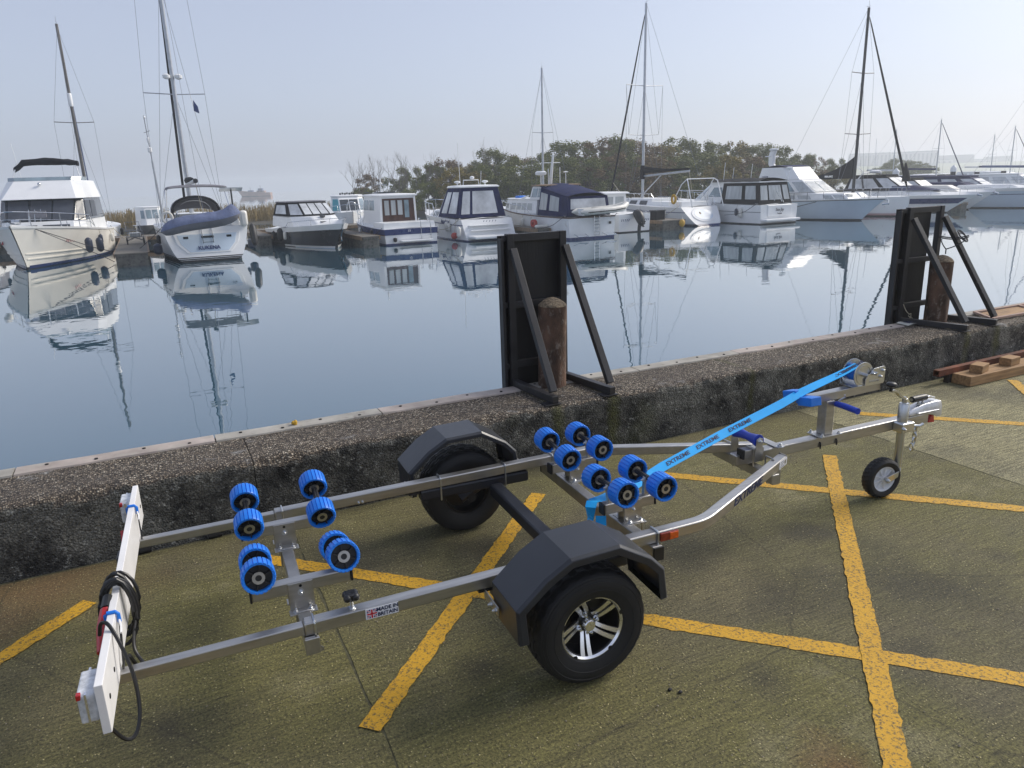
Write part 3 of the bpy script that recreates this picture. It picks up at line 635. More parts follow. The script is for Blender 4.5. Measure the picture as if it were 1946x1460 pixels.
# ---- cross beams (dipping to the middle)
def cross(s, zt_end, zt_mid, h, tl):
    b = MB().sweep([(s, CT-tl, zt_end-h/2), (s, CT-.30, zt_mid-h/2+.004), (s, CT, zt_mid-h/2), (s, CT+.30, zt_mid-h/2+.004), (s, CT+tl, zt_end-h/2)], .05, h)
    o = b.build('cross_beam', STEELD, tr, smooth=0, bevel=.004)
    for sg in (-1, 1): MB().span((s-.0262, CT+sg*tl-.012, zt_end-h-.001), (s+.0262, CT+sg*tl+.004*sg+.0, zt_end+.0012)).build('end_cap', BLACKP if s > 0 else STEELD, o, smooth=0, bevel=.003)
    return o
xr = cross(-1.0, RZ(-1)-.051, .322, .062, .545)
xf = cross(.445, RZ(.44)-.051, .362, .062, .560)
for s in (-.985, .46):
    for sg in (-1, 1): ubolt(s, CT+sg*.51, RZ(s)-.10, RZ(s)+.005, .060)
for sg in (-1, 1):
    k = MB().prism([(-.022, 0), (.022, 0), (.022, .012), (0, .030), (-.022, .012)], lambda a, b, c: (-.985+a, CT+sg*.51+sg*c, RZ(-1)-.112-b*.0+b), .036, .040).build('clamp_plate', STEELD, tr, smooth=0)
# ---- rollers
def roller_mesh():
    b = MB(); n = 22; r, w = .0605, .078; outer = []
    for k in range(n):
        a0 = 2*pi*k/n; st_ = 2*pi/n
        for fa, rr in ((.06, r), (.78, r), (.84, r-.0042), (.97, r-.0042)): outer.append((a0+fa*st_, rr))
    def ring(scale, h, cap=None): return [((rr if cap is None else min(rr, cap))*scale*cos(a), h, (rr if cap is None else min(rr, cap))*scale*sin(a)) for a, rr in outer]
    ri = .0490
    inner = lambda h, q: [(q*cos(a), h, q*sin(a)) for a, rr in outer]
    b.loft([inner(-.012, .0470), inner(-w/2+.001, ri), ring(.955, -w/2), ring(1, -w/2+.006), ring(1, w/2-.006), ring(.955, w/2), inner(w/2-.001, ri), inner(.012, .0470)])
    return b
def hub_mesh():
    b = MB(); b.lathe([(.0475, -.018), (.0475, .018)], (0, 0, 0), (0, 1, 0), 24)
    b.lathe([(.017, -.033), (.017, .033)], (0, 0, 0), (0, 1, 0), 20)
    for k in range(6):
        a = 2*pi*k/6
        for s_ in (-1, 1): b.beam((.016*cos(a), s_*.024, .016*sin(a)), (.0470*cos(a), s_*.024, .0470*sin(a)), .005, .018, up=(0, 1, 0))
    return b
R0 = roller_mesh().build('roller', BLUE, tr, smooth=25); H0 = hub_mesh().build('roller_hub', BLACKP, R0, smooth=30)
W0 = MB().lathe([(.0115, -.0345), (.0225, -.0345), (.0225, -.0305), (.0115, -.0305)], (0, 0, 0), (0, 1, 0), 22, close=True).build('washer', STEELD, R0)
W1 = MB().lathe([(.0115, .0345), (.0225, .0345), (.0225, .0305), (.0115, .0305)], (0, 0, 0), (0, 1, 0), 22, close=True).build('washer', STEELD, R0)
first = [True]
def put_roller(p, axis, spin):
    if first[0]: o = R0; first[0] = False
    else: o = copy_tree(R0, tr)
    y = V(axis).normalized(); x = V((1, 0, 0)); z = x.cross(y).normalized(); x = y.cross(z)
    M = Matrix(((x.x, y.x, z.x, p[0]), (x.y, y.y, z.y, p[1]), (x.z, y.z, z.z, p[2]), (0, 0, 0, 1)))
    o.matrix_local = M @ Matrix.Rotation(spin, 4, 'Y')
def pair(s, to, zo, ti, zi, sg, arm_t, arm_z):
    a = V((s, CT+sg*to, zo)); b = V((s, CT+sg*ti, zi)); ax = a-b; d = ax.normalized()
    put_roller(a, ax if sg < 0 else ax, random.random()); put_roller(b, ax, random.random())
    m_ = (a+b)/2; q = MB(); rings = []
    for h in (-.5, .5):                                     # fluted axle tube
        rings.append([m_+ax*h+(V((1, 0, 0))*cos(2*pi*k/16)+d.cross(V((1, 0, 0)))*sin(2*pi*k/16))*(.0135 if k % 2 else .0112) for k in range(16)])
    q.loft(rings, caps=True); ao = q.build('roller_axle', BLACKP, tr, smooth=0)
    MB().beam(m_+V((0, 0, .004)), (s, arm_t, arm_z-.002), .024, .030, up=(1, 0, 0)).build('axle_post', STEELD, ao, smooth=0, bevel=.003)
    bolt(m_+V((-.016, 0, -.010)), (-1, 0, 0), .007, .006, ao)
def cradle(sb, s0, s1, zb, zt, tc, plate_h, sg, rows):
    """longitudinal arm on a folded bracket bolted to the cross beam"""
    arm = MB().beam((s0, tc, zt-.025), (s1, tc, zt-.025), .044, .05).build('cradle_arm', STEEL, tr, smooth=0, bevel=.004)
    for s in (s0, s1): MB().span((s-(.010 if s == s0 else -.001)-.0, tc-.0235, zt-.0515), (s+(.010 if s == s1 else -.001), tc+.0235, zt+.0012)).build('end_cap', BLACKP, arm, smooth=0, bevel=.002)
    for q in (-1, 1):
        br = MB().span((sb-.047, tc+q*.0235-.0000, zb+.004), (sb+.047, tc+q*.0285, zt-.004)); br.span((sb-.052, tc+q*.0235, zb), (sb+.052, tc+q*.066, zb+.0045))
        bo = br.build('cradle_bracket', STEEL, tr, smooth=0, bevel=.0015)
        for k in (-.028, .028): bolt((sb+k, tc+q*.048, zb+.005), (0, 0, 1), .0085, .008, bo)
        bolt((sb, tc+q*.0288, zt-.045), (0, q, 0), .009, .006, bo)
        MB().cyl((sb, tc+q*.028, zt-.018), (sb, tc+q*.0292, zt-.018), .006, n=12).build('hole', HOLE, bo)
    for s, to, zo, ti, zi in rows: pair(s, to, zo, ti, zi, sg, tc, zt)
    for k in (-.06, .06): ubolt(sb, tc+k, zb-.075, zb+.008, .056, .004, STEELD, axis='s')
for sg in (-1, 1):
    cradle(-1.0, -1.175, -.808, .3235, .443, CT+sg*.274, .12, sg, ((-1.146, .374, .543, .172, .502), (-.841, .374, .551, .175, .492)))
    cradle(.487, .345, .606, .3635, .470, CT+sg*.270, .1, sg, ((.380, .384, .560, .145, .541), (.571, .396, .558, .157, .556)))
# ---- axle unit: side channels, torsion beam, stub arms
for sg in (-1, 1):
    t0 = CT+sg*.51
    ch = MB().span((-.300, t0-.030, RZ(0)-.112), (.312, t0+.030, RZ(0)-.053)).build('axle_channel', PAINTB, tr, smooth=0, bevel=.010)
    for s in (-.19, .175): ubolt(s, t0, RZ(s)-.12, RZ(s)+.005, .060)
    MB().tube([(-.06, CT+sg*.57, .20+.04), (.06, CT+sg*.57, .30)], .03, 10).build('swing_arm', PAINTB, tr)
    MB().span((-.36, t0-.02, RZ(-.3)-.066), (-.301, t0+.02, RZ(-.3)-.053)).build('channel_tab', BLKST, tr, smooth=0)
    MB().cyl((0, CT+sg*.54, .239), (0, CT+sg*.70, .239), .024, n=16).build('stub_axle', PAINTB, tr)
MB().sweep([(.115, CT-.485, .293), (.115, CT+.485, .293)], .072, .072).build('axle_beam', PAINTB, tr, smooth=0, bevel=.016, seg=3)
# ---- wheels
def wheel(sg):
    w = bpy.data.objects.new('wheel', None); COL.objects.link(w); w.parent = tr; w.location = (0, CT+sg*.713-.0, .239); w.rotation_euler = (0, 0, 0 if sg < 0 else pi)
    R_ = .239; hw = .0975
    prof = [(.128, -.076), (.136, -.086), (.150, -.091), (.165, -.0945), (.180, -.0970), (.196, -.0965), (.209, -.0925), (.216, -.0905), (.2165, -.0880), (.222, -.086), (.230, -.077)]
    tread = [(.2345, -.068), (.2365, -.052), (.2305, -.050), (.2305, -.044), (.238, -.042), (.239, -.020), (.2325, -.018), (.2325, -.012), (.239, -.010)]
    full = prof+tread; full = full+[(r, -h) for r, h in reversed(full)]
    ty = MB(); n = 96; rings = []
    for r, h in full:
        ring = []
        for k in range(n):
            a = 2*pi*k/n; rr = r
            if r > .2300 and (k+(2 if abs(h) < .03 else 0)) % 4 == 0: rr = r-.0065       # lug sipes
            if .209 <= r < .2335 and abs(h) > .06 and k % 4 == 0: rr = r-.002
            ring.append((rr*cos(a), h, rr*sin(a)))
        rings.append(ring)
    ty.loft(rings).build('tyre', RUBBER, w, smooth=28)
    for rad, hh in ((.172, -.0962), (.205, -.0947)):
        MB().lathe([(rad-.0015, hh-.0006), (rad, hh-.0022), (rad+.0015, hh-.0006)], (0, 0, 0), (0, 1, 0), 64, close=True).build('sidewall_rib', RUBBER, w)
    rm = MB(); rm.lathe([(.120, .07), (.116, .05), (.112, -.02), (.118, -.066), (.1265, -.074), (.1275, -.070), (.128, .07)], (0, 0, 0), (0, 1, 0), 48, close=True)
    rm.lathe([(.113, .010), (.113, .014), (.02, .016), (.02, .010)], (0, 0, 0), (0, 1, 0), 32, close=True)
    rm.build('rim_barrel', RIMD, w)
    MB().lathe([(.1215, -.0715), (.128, -.0790), (.1385, -.0795), (.141, -.0765), (.1385, -.0735), (.124, -.066)], (0, 0, 0), (0, 1, 0), 64, close=True).build('rim_lip', ALLOY, w)
    for i in range(5):                                     # five split spokes, machined faces over black sides
        a = 2*pi*i/5+.62
        for off in (-.0155, .0155):
            def sp(r, o, h, tw): 
                aa = a+tw*(r-.03)*1.6; c, s_ = cos(aa), sin(aa); return V((r*c-o*s_, h, r*s_+o*c))
            for m_, wd, dh, nm in ((RIMD, .0165, .004, 'spoke'), (ALLOY, .0150, 0, 'spoke_face')):
                rings = []
                for q in range(7):
                    r = .036+.090*q/6; h = -.030-.043*(q/6)**.8+dh; of = off*(.72+.34*q/6)
                    rings.append([sp(r, of-wd/2*(1+.25*q/6), h, .9), sp(r, of+wd/2*(1+.25*q/6), h, .9), sp(r, of+wd/2*(1+.25*q/6), h+.014-dh*3.0, .9), sp(r, of-wd/2*(1+.25*q/6), h+.014-dh*3.0, .9)])
                MB().loft(rings, caps=True).build(nm, m_, w, smooth=30)
        c, s_ = cos(a+.95), sin(a+.95)
        MB().lathe([(.010, 0), (.010, .003), (.002, .003)], (.130*c, -.0815, .130*s_), (0, 1, 0), 6).build('lip_notch', RIMD, w)
    MB().lathe([(.045, -.026), (.047, -.030), (.047, .012), (.01, .012)], (0, 0, 0), (0, 1, 0), 32).build('hub', RIMD, w)
    MB().lathe([(.024, -.030), (.024, -.056), (.021, -.060), (.001, -.0605)], (0, 0, 0), (0, 1, 0), 28).build('hub_cap', ALLOY, w)
    for i in range(4):
        a = 2*pi*i/4+.3; bolt((.040*cos(a), -.031, .040*sin(a)), (0, -1, 0), .0085, .014, w, CHROME, 'wheel_nut')
    return w
wheel(-1); wheel(1)
# ---- mudguards
def mudguard(sg):
    prof = [(-.322, .285), (-.330, .425), (-.215, .525), (-.112, .583), (.092, .590), (.232, .508), (.292, .445), (.310, .318)]
    t_in, t_out = CT+sg*.587, CT+sg*.838
    g = MB(); nrm = []
    def off(prof, d):
        out = []
        for i, (s, z) in enumerate(prof):
            a = V((prof[i][0]-prof[i-1][0], prof[i][1]-prof[i-1][1])) if i else V((prof[1][0]-prof[0][0], prof[1][1]-prof[0][1]))
            b = V((prof[i+1][0]-prof[i][0], prof[i+1][1]-prof[i][1])) if i < len(prof)-1 else a
            n_ = V((-a.y, a.x)).normalized()+V((-b.y, b.x)).normalized(); n_.normalize(); out.append((s-n_.x*d, z-n_.y*d))
        return out
    inn = off(prof, .005); lip = off(prof, .038); lip2 = off(prof, .036)
    rings = []
    te = t_out-sg*.012
    for (s, z), (s1, z1), (s2, z2) in zip(prof, inn, lip):
        ss = off(prof, .010)[prof.index((s, z))]; zl_ = max(z2, .285); ti = t_in+sg*.012; sk = off(prof, .030)[prof.index((s, z))]; zk = max(sk[1], .285)
        rings.append([(ss[0], t_in, ss[1]), (s, ti, z), (s, te, z), (ss[0], t_out, ss[1]), (s2, t_out, zl_), (s2, t_out-sg*.005, zl_), (s1, t_out-sg*.006, z1), (s1, t_in+sg*.006, z1), (sk[0], t_in+sg*.005, zk), (sk[0], t_in, zk)])
    o = g.loft(rings, caps=True).build('mudguard', GUARD, tr, smooth=18, bevel=.004)
    for s0, s1, q in ((-.338, -.331, -1), (.300, .307, 1)):
        z0 = .335 if q < 0 else .37
        bk = MB().span((s0, t_in-sg*.06, z0-.018), (s1, t_in+sg*.085, z0+.020)).build('mudguard_bracket', STEEL, o, smooth=0, bevel=.003)
        for k in (.02, .065): bolt(((s0 if q < 0 else s1), t_in+sg*k, z0), (q, 0, 0), .008, .007, bk)
    return o
mudguard(-1); mudguard(1)
# ---- adjuster knob on the near rail
kb = MB(); 
for k in range(4):
    a = pi/4+k*pi/2; kb.ball((-.845+.020*cos(a), CT-.508+.020*sin(a), RZ(-.8)+.050), (.016, .016, .015), 12, 8)
kb.lathe([(.020, .036), (.024, .042), (.024, .062), (.016, .066), (.010, .0635)], (-.845, CT-.508, RZ(-.8)), (0, 0, 1), 20)
ko = kb.build('clamp_knob', BLACKP, tr, smooth=60); MB().cyl((-.845, CT-.508, RZ(-.8)), (-.845, CT-.508, RZ(-.8)+.04), .006, n=10).build('stud', ZINC, ko)
bolt((-.845, CT-.508, RZ(-.8)+.001), (0, 0, 1), .010, .006, ko)
for s in (-.62, -.60): bolt((s, CT+.4845, RZ(s)-.040), (0, -1, 0), .006, .005)
# ---- drawbar
DZ = lambda s: RZ(s)+.012
MB().beam((1.30, CT, DZ(1.3)-.031), (2.745, CT, DZ(2.745)-.031), .06, .06).build('drawbar', STEEL, tr, smooth=0, bevel=.005)
MB().sweep([(1.415, CT-.20, .352), (1.415, CT+.285, .352)], .05, .05).build('front_cross_beam', STEELD, tr, smooth=0, bevel=.004)
MB().span((1.44, CT-.155, .295), (1.492, CT-.105, .378)).build('hanging_bracket', STEELD, tr, smooth=0, bevel=.003)
for t in (-.14, -.06, .06, .13): bolt((1.415, CT+t, .326), (0, 0, -1), .010, .010)
cp = MB().span((1.555, CT-.055, DZ(1.57)+.0005), (1.605, CT+.125, DZ(1.57)+.006)).build('clamp_strap', STEELD, tr, smooth=0, bevel=.001)
for t in (-.043, .108): bolt((1.58, CT+t, DZ(1.57)+.0065), (0, 0, 1), .014, .010, cp)
ubolt(1.445, CT-.118, .33, RZ(1.4)+.006, .066, .0045, STEELD); ubolt(1.415, CT+.19, .33, RZ(1.4)+.006, .066, .0045, STEELD)
# keel roller with its bracket
kr = MB().beam((1.33, CT-.03, .452), (1.46, CT-.03, .452), .05, .05).build('keel_roller_arm', STEELD, tr, smooth=0, bevel=.004)
MB().span((1.319, CT-.056, .426), (1.331, CT-.004, .479)).build('end_cap', BLACKP, kr, smooth=0, bevel=.002)
ubolt(1.385, CT-.03, .38, .482, .058, .004, STEELD)
ka, kb_ = V((1.41, CT+.115, .522)), V((1.41, CT-.065, .522)); kd = (kb_-ka); n_ = 9
rl = [];  rr_ = []
for i in range(n_): q = i/(n_-1); rl.append(ka+kd*q); rr_.append(.0215+.013*abs(2*q-1)**1.6)
kro = MB().tube(rl, rr_, 20).build('keel_roller', BLUED, tr, smooth=60)
for e, sg in ((ka, 1), (kb_, -1)):
    MB().prism([(-.026, -.115), (.026, -.115), (.018, .012), (0, .020), (-.018, .012)], lambda a, b, c: (1.41+a*1.1-b*.25*0, e.y+sg*c, .522+b), .004, .0085).build('roller_cheek', STEELD, kro, smooth=0, bevel=.001)
    bolt(e+V((0, sg*.0088, 0)), (0, sg, 0), .011, .008, kro)
# ---- winch post
wp = MB().beam((1.940, CT, DZ(1.94)+.006), (1.940, CT, .655), .062, .062, up=(1, 0, 0)).build('winch_post', STEEL, tr, smooth=0, bevel=.004)
bp_ = MB().span((1.865, CT-.055, DZ(1.9)+.0012), (2.020, CT+.055, DZ(1.9)+.0065)).build('base_plate', STEELD, wp, smooth=0, bevel=.001)
for s in (1.882, 2.003):
    for t in (-.043, .043): bolt((s, CT+t, DZ(1.9)+.0068), (0, 0, 1), .009, .008, wp)
    ubolt(s, CT, DZ(s)-.066, DZ(s)-.030, .072, .0045, BLKST)
AZ = lambda s: .676+.030*(s-1.8)*1.0
ar = MB().beam((1.78, CT, AZ(1.78)), (2.315, CT, AZ(2.315)), .05, .05).build('winch_arm', STEEL, tr, smooth=0, bevel=.004)
MB().span((2.316, CT-.0255, AZ(2.315)-.0255), (2.319, CT+.0255, AZ(2.315)+.0255)).build('end_cap', STEELD, ar, smooth=0)
# blue V snubber block at the rear of the arm and blue grip handle
sn = MB()
for sg in (-1, 1):
    rot = Matrix.Rotation(-sg*radians(-10 if sg < 0 else 14), 3, 'X'); sn.box((1.752, CT+sg*.056, .690 if sg < 0 else .700), (.075, .098, .048), rot)
sn.box((1.765, CT, .682), (.05, .06, .05)); sn.build('bow_snubber', BLUE, tr, smooth=0, bevel=.004)
hd = MB().tube([(1.975, CT-.035, .635), (1.965, CT-.10, .640), (1.950, CT-.205, .642)], [.016, .0175, .0175], 14).build('handle_grip', BLUED, tr)
MB().cyl((1.975, CT+.06, .634), (1.976, CT-.04, .635), .008, n=10).build('handle_rod', ZINC, hd)
MB().tube([(1.93, CT+.032, .64), (1.93, CT+.075, .645)], .014, 10).build('rod_knob', BLACKP, hd)
MB().tube([(1.99, CT-.034, .65), (2.01, CT-.06, .675), (2.005, CT-.06, .69)], .005, 7).build('locking_pin', ZINC, hd)
# ---- winch
wz = AZ(2.2)+.026
wb = MB().span((2.085, CT-.045, wz), (2.300, CT+.055, wz+.004)); 
winch = wb.build('winch_base', ZINC, tr, smooth=0)
for t, poly in ((CT-.047, [(2.165, wz), (2.305, wz), (2.312, wz+.012), (2.312, wz+.092), (2.300, wz+.102), (2.225, wz+.096), (2.165, wz+.040)]), (CT+.055, [(2.085, wz), (2.29, wz), (2.29, wz+.05), (2.19, wz+.09), (2.085, wz+.05)])):
    sp_ = MB().prism(poly, lambda a, b, c: (a, c, b), t-.002, t+.002).build('winch_side_plate', ZINC, tr, smooth=0, bevel=.001)
    if t < CT:
        for a, b in ((2.290, wz+.078), (2.275, wz+.045), (2.215, wz+.068)): bolt((a, t-.002, b), (0, -1, 0), .009, .006, sp_)
        for k in range(4): MB().lathe([(.0075, 0), (.0075, .0025), (.004, .0025), (.004, 0)], (2.205+.020*k, t-.002, wz+.022), (0, -1, 0), 12).build('embossed_mark', ZINC, sp_)
wc = (2.158, wz+.066)
def disc(name, t, r, teeth, m):
    poly = []
    n = teeth*2 if teeth else 44
    for k in range(n): a = 2*pi*k/n; q = r-(.006 if teeth and k % 2 else 0); poly.append((wc[0]+q*cos(a), wc[1]+q*sin(a)))
    return MB().prism(poly, lambda a, b, c: (a, c, b), t-.0025, t+.0025).build(name, m, tr, smooth=0, bevel=.0006 if not teeth else 0)
gd = disc('winch_gear', CT+.040, .079, 44, ZINC); dd = disc('drum_flange', CT-.036, .071, 0, ZINC)
MB().lathe([(.050, 0), (.056, 0), (.056, .0025), (.050, .0025)], (wc[0], CT-.0387, wc[1]), (0, -1, 0), 36, close=True).build('flange_ring', ZINC, dd)
MB().cyl((wc[0], CT-.033, wc[1]), (wc[0], CT+.037, wc[1]), .046, n=28).build('strap_coil', BLUE, dd)
MB().cyl((wc[0], CT-.075, wc[1]), (wc[0], CT+.07, wc[1]), .011, n=14).build('drum_shaft', ZINC, dd)
MB().cyl((2.228, CT-.072, wz+.068), (2.228, CT+.065, wz+.068), .010, n=14).build('pinion_shaft', ZINC, dd)
# ---- winch strap: from drum over the snubber down to the front cradle, tail looped over the arm
S = [(2.150, CT-.001, wz+.118), (2.02, CT, wz+.079), (1.84, CT, .7505), (1.752, CT, .7275), (1.60, CT, .6765), (1.20, CT-.02, .578), (.80, CT-.07, .490), (.62, CT-.10, .440), (.40, CT-.16, .437), (.335, CT-.19, .452)]
wdt = [.05]*8+[.048, .045]
def strip(pts, wd, th, tilt=0):
    rings = []; pts = [V(p) for p in pts]
    for i, p in enumerate(pts):
        d = pts[min(len(pts)-1, i+1)]-pts[max(0, i-1)]; _, s_, u = frame(d); tt = tilt[i] if isinstance(tilt, list) else tilt; c, s2 = cos(tt), sin(tt); s3 = s_*c+u*s2; u3 = u*c-s_*s2
        w_ = wd[i] if isinstance(wd, list) else wd
        rings.append([p-s3*w_/2-u3*th/2, p+s3*w_/2-u3*th/2, p+s3*w_/2+u3*th/2, p-s3*w_/2+u3*th/2])
    return MB().loft(rings, caps=True)
TW = [radians(q) for q in (4, 12, 20, 24, 30, 34, 34, 30, 12, 6)]
stp = strip(S, wdt, .003, TW).build('winch_strap', STRAP, tr, smooth=30)
strip([(.335, CT-.19, .452), (.318, CT-.215, .462), (.300, CT-.235, .445), (.296, CT-.24, .39), (.290, CT-.243, .335)], .05, .003).build('strap_tail', STRAP, stp, smooth=40)
strip([(.345, CT-.25, .40), (.338, CT-.265, .36), (.332, CT-.268, .335)], .048, .003).build('strap_end', STRAP, stp, smooth=40)
text('lettering', 'EXT', .022, INK, stp, (.2925, CT-.2445+.0, .352), (0, -1, 0), (.1, 0, 1), .0006, .0006)
for a, b, u0 in ((4, 5, .70), (5, 6, .25), (5, 6, .75), (1, 0, .25), (1, 0, .70)):
    p = V(S[a]).lerp(V(S[b]), u0); d = (V(S[0])-V(S[5])) if a < 2 else (V(S[4])-V(S[6])); d.normalize(); d = (V(S[a])-V(S[b])).normalized(); d = d if d.x > 0 else -d
    _, s_, u = frame(-d); q_ = TW[a]+(TW[b]-TW[a])*u0; u = u*cos(q_)-s_*sin(q_)
    text('lettering', 'EXTREME', .030, INK, stp, p+u*.0024, d, u.cross(d), .0005, .0006, .2, sx=1.25)
# ---- jockey wheel
jt = CT-.058; jl = V((2.487, jt, 0))
jb = MB().span((2.445, CT-.098, DZ(2.5)-.062), (2.545, CT-.031, DZ(2.5)-.004)).build('jockey_clamp', ZINC, tr, smooth=0, bevel=.006)
MB().tube([(2.545, CT-.065, DZ(2.5)-.036), (2.60, CT-.085, DZ(2.5)-.040), (2.625, CT-.088, DZ(2.5)-.030)], .008, 8).build('clamp_handle', ZINC, jb)
bolt((2.452, CT-.0985, DZ(2.5)-.033), (0, -1, 0), .010, .010, jb)
jk = MB().lathe([(.0235, .145), (.0235, .40), (.0240, .44)], jl, (0, 0, 1), 24).build('jockey_tube', ZINC, tr, smooth=40)
MB().lathe([(.0295, .452), (.0295, .560), (.026, .566), (.026, .570)], jl, (0, 0, 1), 24).build('jockey_sleeve', ZINC, tr, smooth=40)
ck = MB().lathe([(.015, .566), (.015, .598), (.010, .602)], jl, (0, 0, 1), 16).build('crank_spindle', ZINC, tr)
cr_ = [(2.490, jt, .602), (2.470, jt, .604), (2.440, jt, .622), (2.412, jt, .650), (2.385, jt, .660), (2.362, jt, .660)]
strip(crv(cr_, 4), .026, .012).build('crank_arm', ZINC, ck, smooth=40)
MB().lathe([(.010, .660), (.010, .682), (.026, .690), (.030, .698), (.024, .709), (.010, .713), (.001, .7135)], (2.364, jt, 0), (0, 0, 1), 24).build('crank_knob', BLACKP, ck, smooth=60)
JC = V((2.367, CT-.055, .1235)); jw = bpy.data.objects.new('jockey_wheel', None); COL.objects.link(jw); jw.parent = tr; jw.location = JC; jw.rotation_euler = (0, 0, radians(-6))
jp = [(.078, -.030), (.090, -.036), (.104, -.037), (.112, -.032)]; jtread = [(.1205, -.024), (.1235, -.010), (.1235, .010), (.1205, .024)]
full = jp+jtread+[(r, -h) for r, h in reversed(jp)]; rings = []; n = 84
for r, h in full:
    rings.append([((r-(.0055 if (r > .113 and (k+int(h*160)) % 3 == 0) else 0))*cos(2*pi*k/n), h, (r-(.0055 if (r > .113 and (k+int(h*160)) % 3 == 0) else 0))*sin(2*pi*k/n)) for k in range(n)])
MB().loft(rings).build('tyre', RUBBER, jw, smooth=30)
MB().lathe([(.079, -.0265), (.079, .0265), (.072, .024), (.066, .006), (.018, .006), (.018, .030), (.008, .030), (.008, -.030), (.018, -.030), (.018, -.006), (.066, -.006), (.072, -.024)], (0, 0, 0), (0, 1, 0), 40, close=True).build('rim', WHITEP, jw, smooth=30)
for k in range(9):
    a = 2*pi*k/9; MB().prism([(.017, -.024), (.070, -.018), (.070, .018), (.017, .024)], lambda r, h, c: (r*cos(a)-c*sin(a), h, r*sin(a)+c*cos(a)), -.0022, .0022).build('rim_rib', WHITEP, jw, smooth=0)
MB().cyl((0, -.052, 0), (0, .048, 0), .007, n=12).build('spindle', ZINC, jw); bolt((0, -.0525, 0), (0, -1, 0), .011, .008, jw)
for sg in (-1, 1):
    strip([(JC.x-.012, JC.y+sg*.046, JC.z), (JC.x+.045, JC.y+sg*.046, JC.z+.012), (JC.x+.10, JC.y+sg*.042, JC.z+.024), (2.480, jt+sg*.027, .165)], .036, .005, pi/2).build('fork_plate', ZINC, tr, smooth=40, bevel=.001)
# ---- coupling head, chain, breakaway tab
cz = DZ(2.7)
hdp = MB(); rings = []
for s, w, z0, z1 in ((2.575, .034, .001, .030), (2.62, .036, .001, .046), (2.70, .038, .001, .062), (2.76, .042, -.012, .066), (2.80, .046, -.024, .070), (2.835, .044, -.028, .066), (2.852, .030, -.022, .048)):
    rings.append([(s, CT-w, cz+z0), (s, CT+w, cz+z0), (s, CT+w*1.0, cz+z0+(z1-z0)*.6), (s, CT+w*.72, cz+z1), (s, CT-w*.72, cz+z1), (s, CT-w, cz+z0+(z1-z0)*.6)])
cph = hdp.loft(rings, caps=True).build('coupling_head', CAST, tr, smooth=40, bevel=.004)
MB().span((2.63, CT-.05, cz+.010), (2.81, CT-.034, cz+.020)).build('casting_rib', CAST, cph, smooth=0, bevel=.003)
lv = MB().sweep([(2.80, CT, cz+.085), (2.755, CT, cz+.100), (2.70, CT, cz+.092)], .034, .008).build('coupling_lever', CAST, tr, smooth=0, bevel=.003)
MB().tube([(2.735, CT, cz+.094), (2.700, CT, cz+.094), (2.620, CT-.002, cz+.094)], [.0195, .0205, .019], 16).build('lever_grip', BLACKP, lv, smooth=40)
MB().cyl((2.6195, CT-.002, cz+.094), (2.614, CT-.002, cz+.094), .009, n=10).build('lever_end', ZINC, lv)
for s in (2.665, 2.70): bolt((s, CT-.012, cz+.062), (0, 0, 1), .010, .007, cph)
MB().prism([(-.022, 0), (.030, -.004), (.018, .045), (.008, .050), (-.006, .044)], lambda a, b, c: (2.795+a, CT+c, cz-.072+b), -.014, .014).build('position_indicator', RED, tr, smooth=0, bevel=.003)
for k in range(5):
    zc = cz-.075-k*.034; pts = []
    for j in range(14):
        a = 2*pi*j/14; u, w = .0115*cos(a), .0235*sin(a); pts.append((2.668+(u if k % 2 else 0)-.004*k*(k > 3), CT-.01+(0 if k % 2 else u), zc+w))
    MB().tube(pts, .0047, 7, closed=True, up=(0, 1, 0) if k % 2 else (1, 0, 0)).build('chain_link', ZINC, tr)
MB().span((2.655, CT-.016, cz-.066), (2.682, CT-.004, cz-.055)).build('chain_shackle', ZINC, tr, smooth=0)
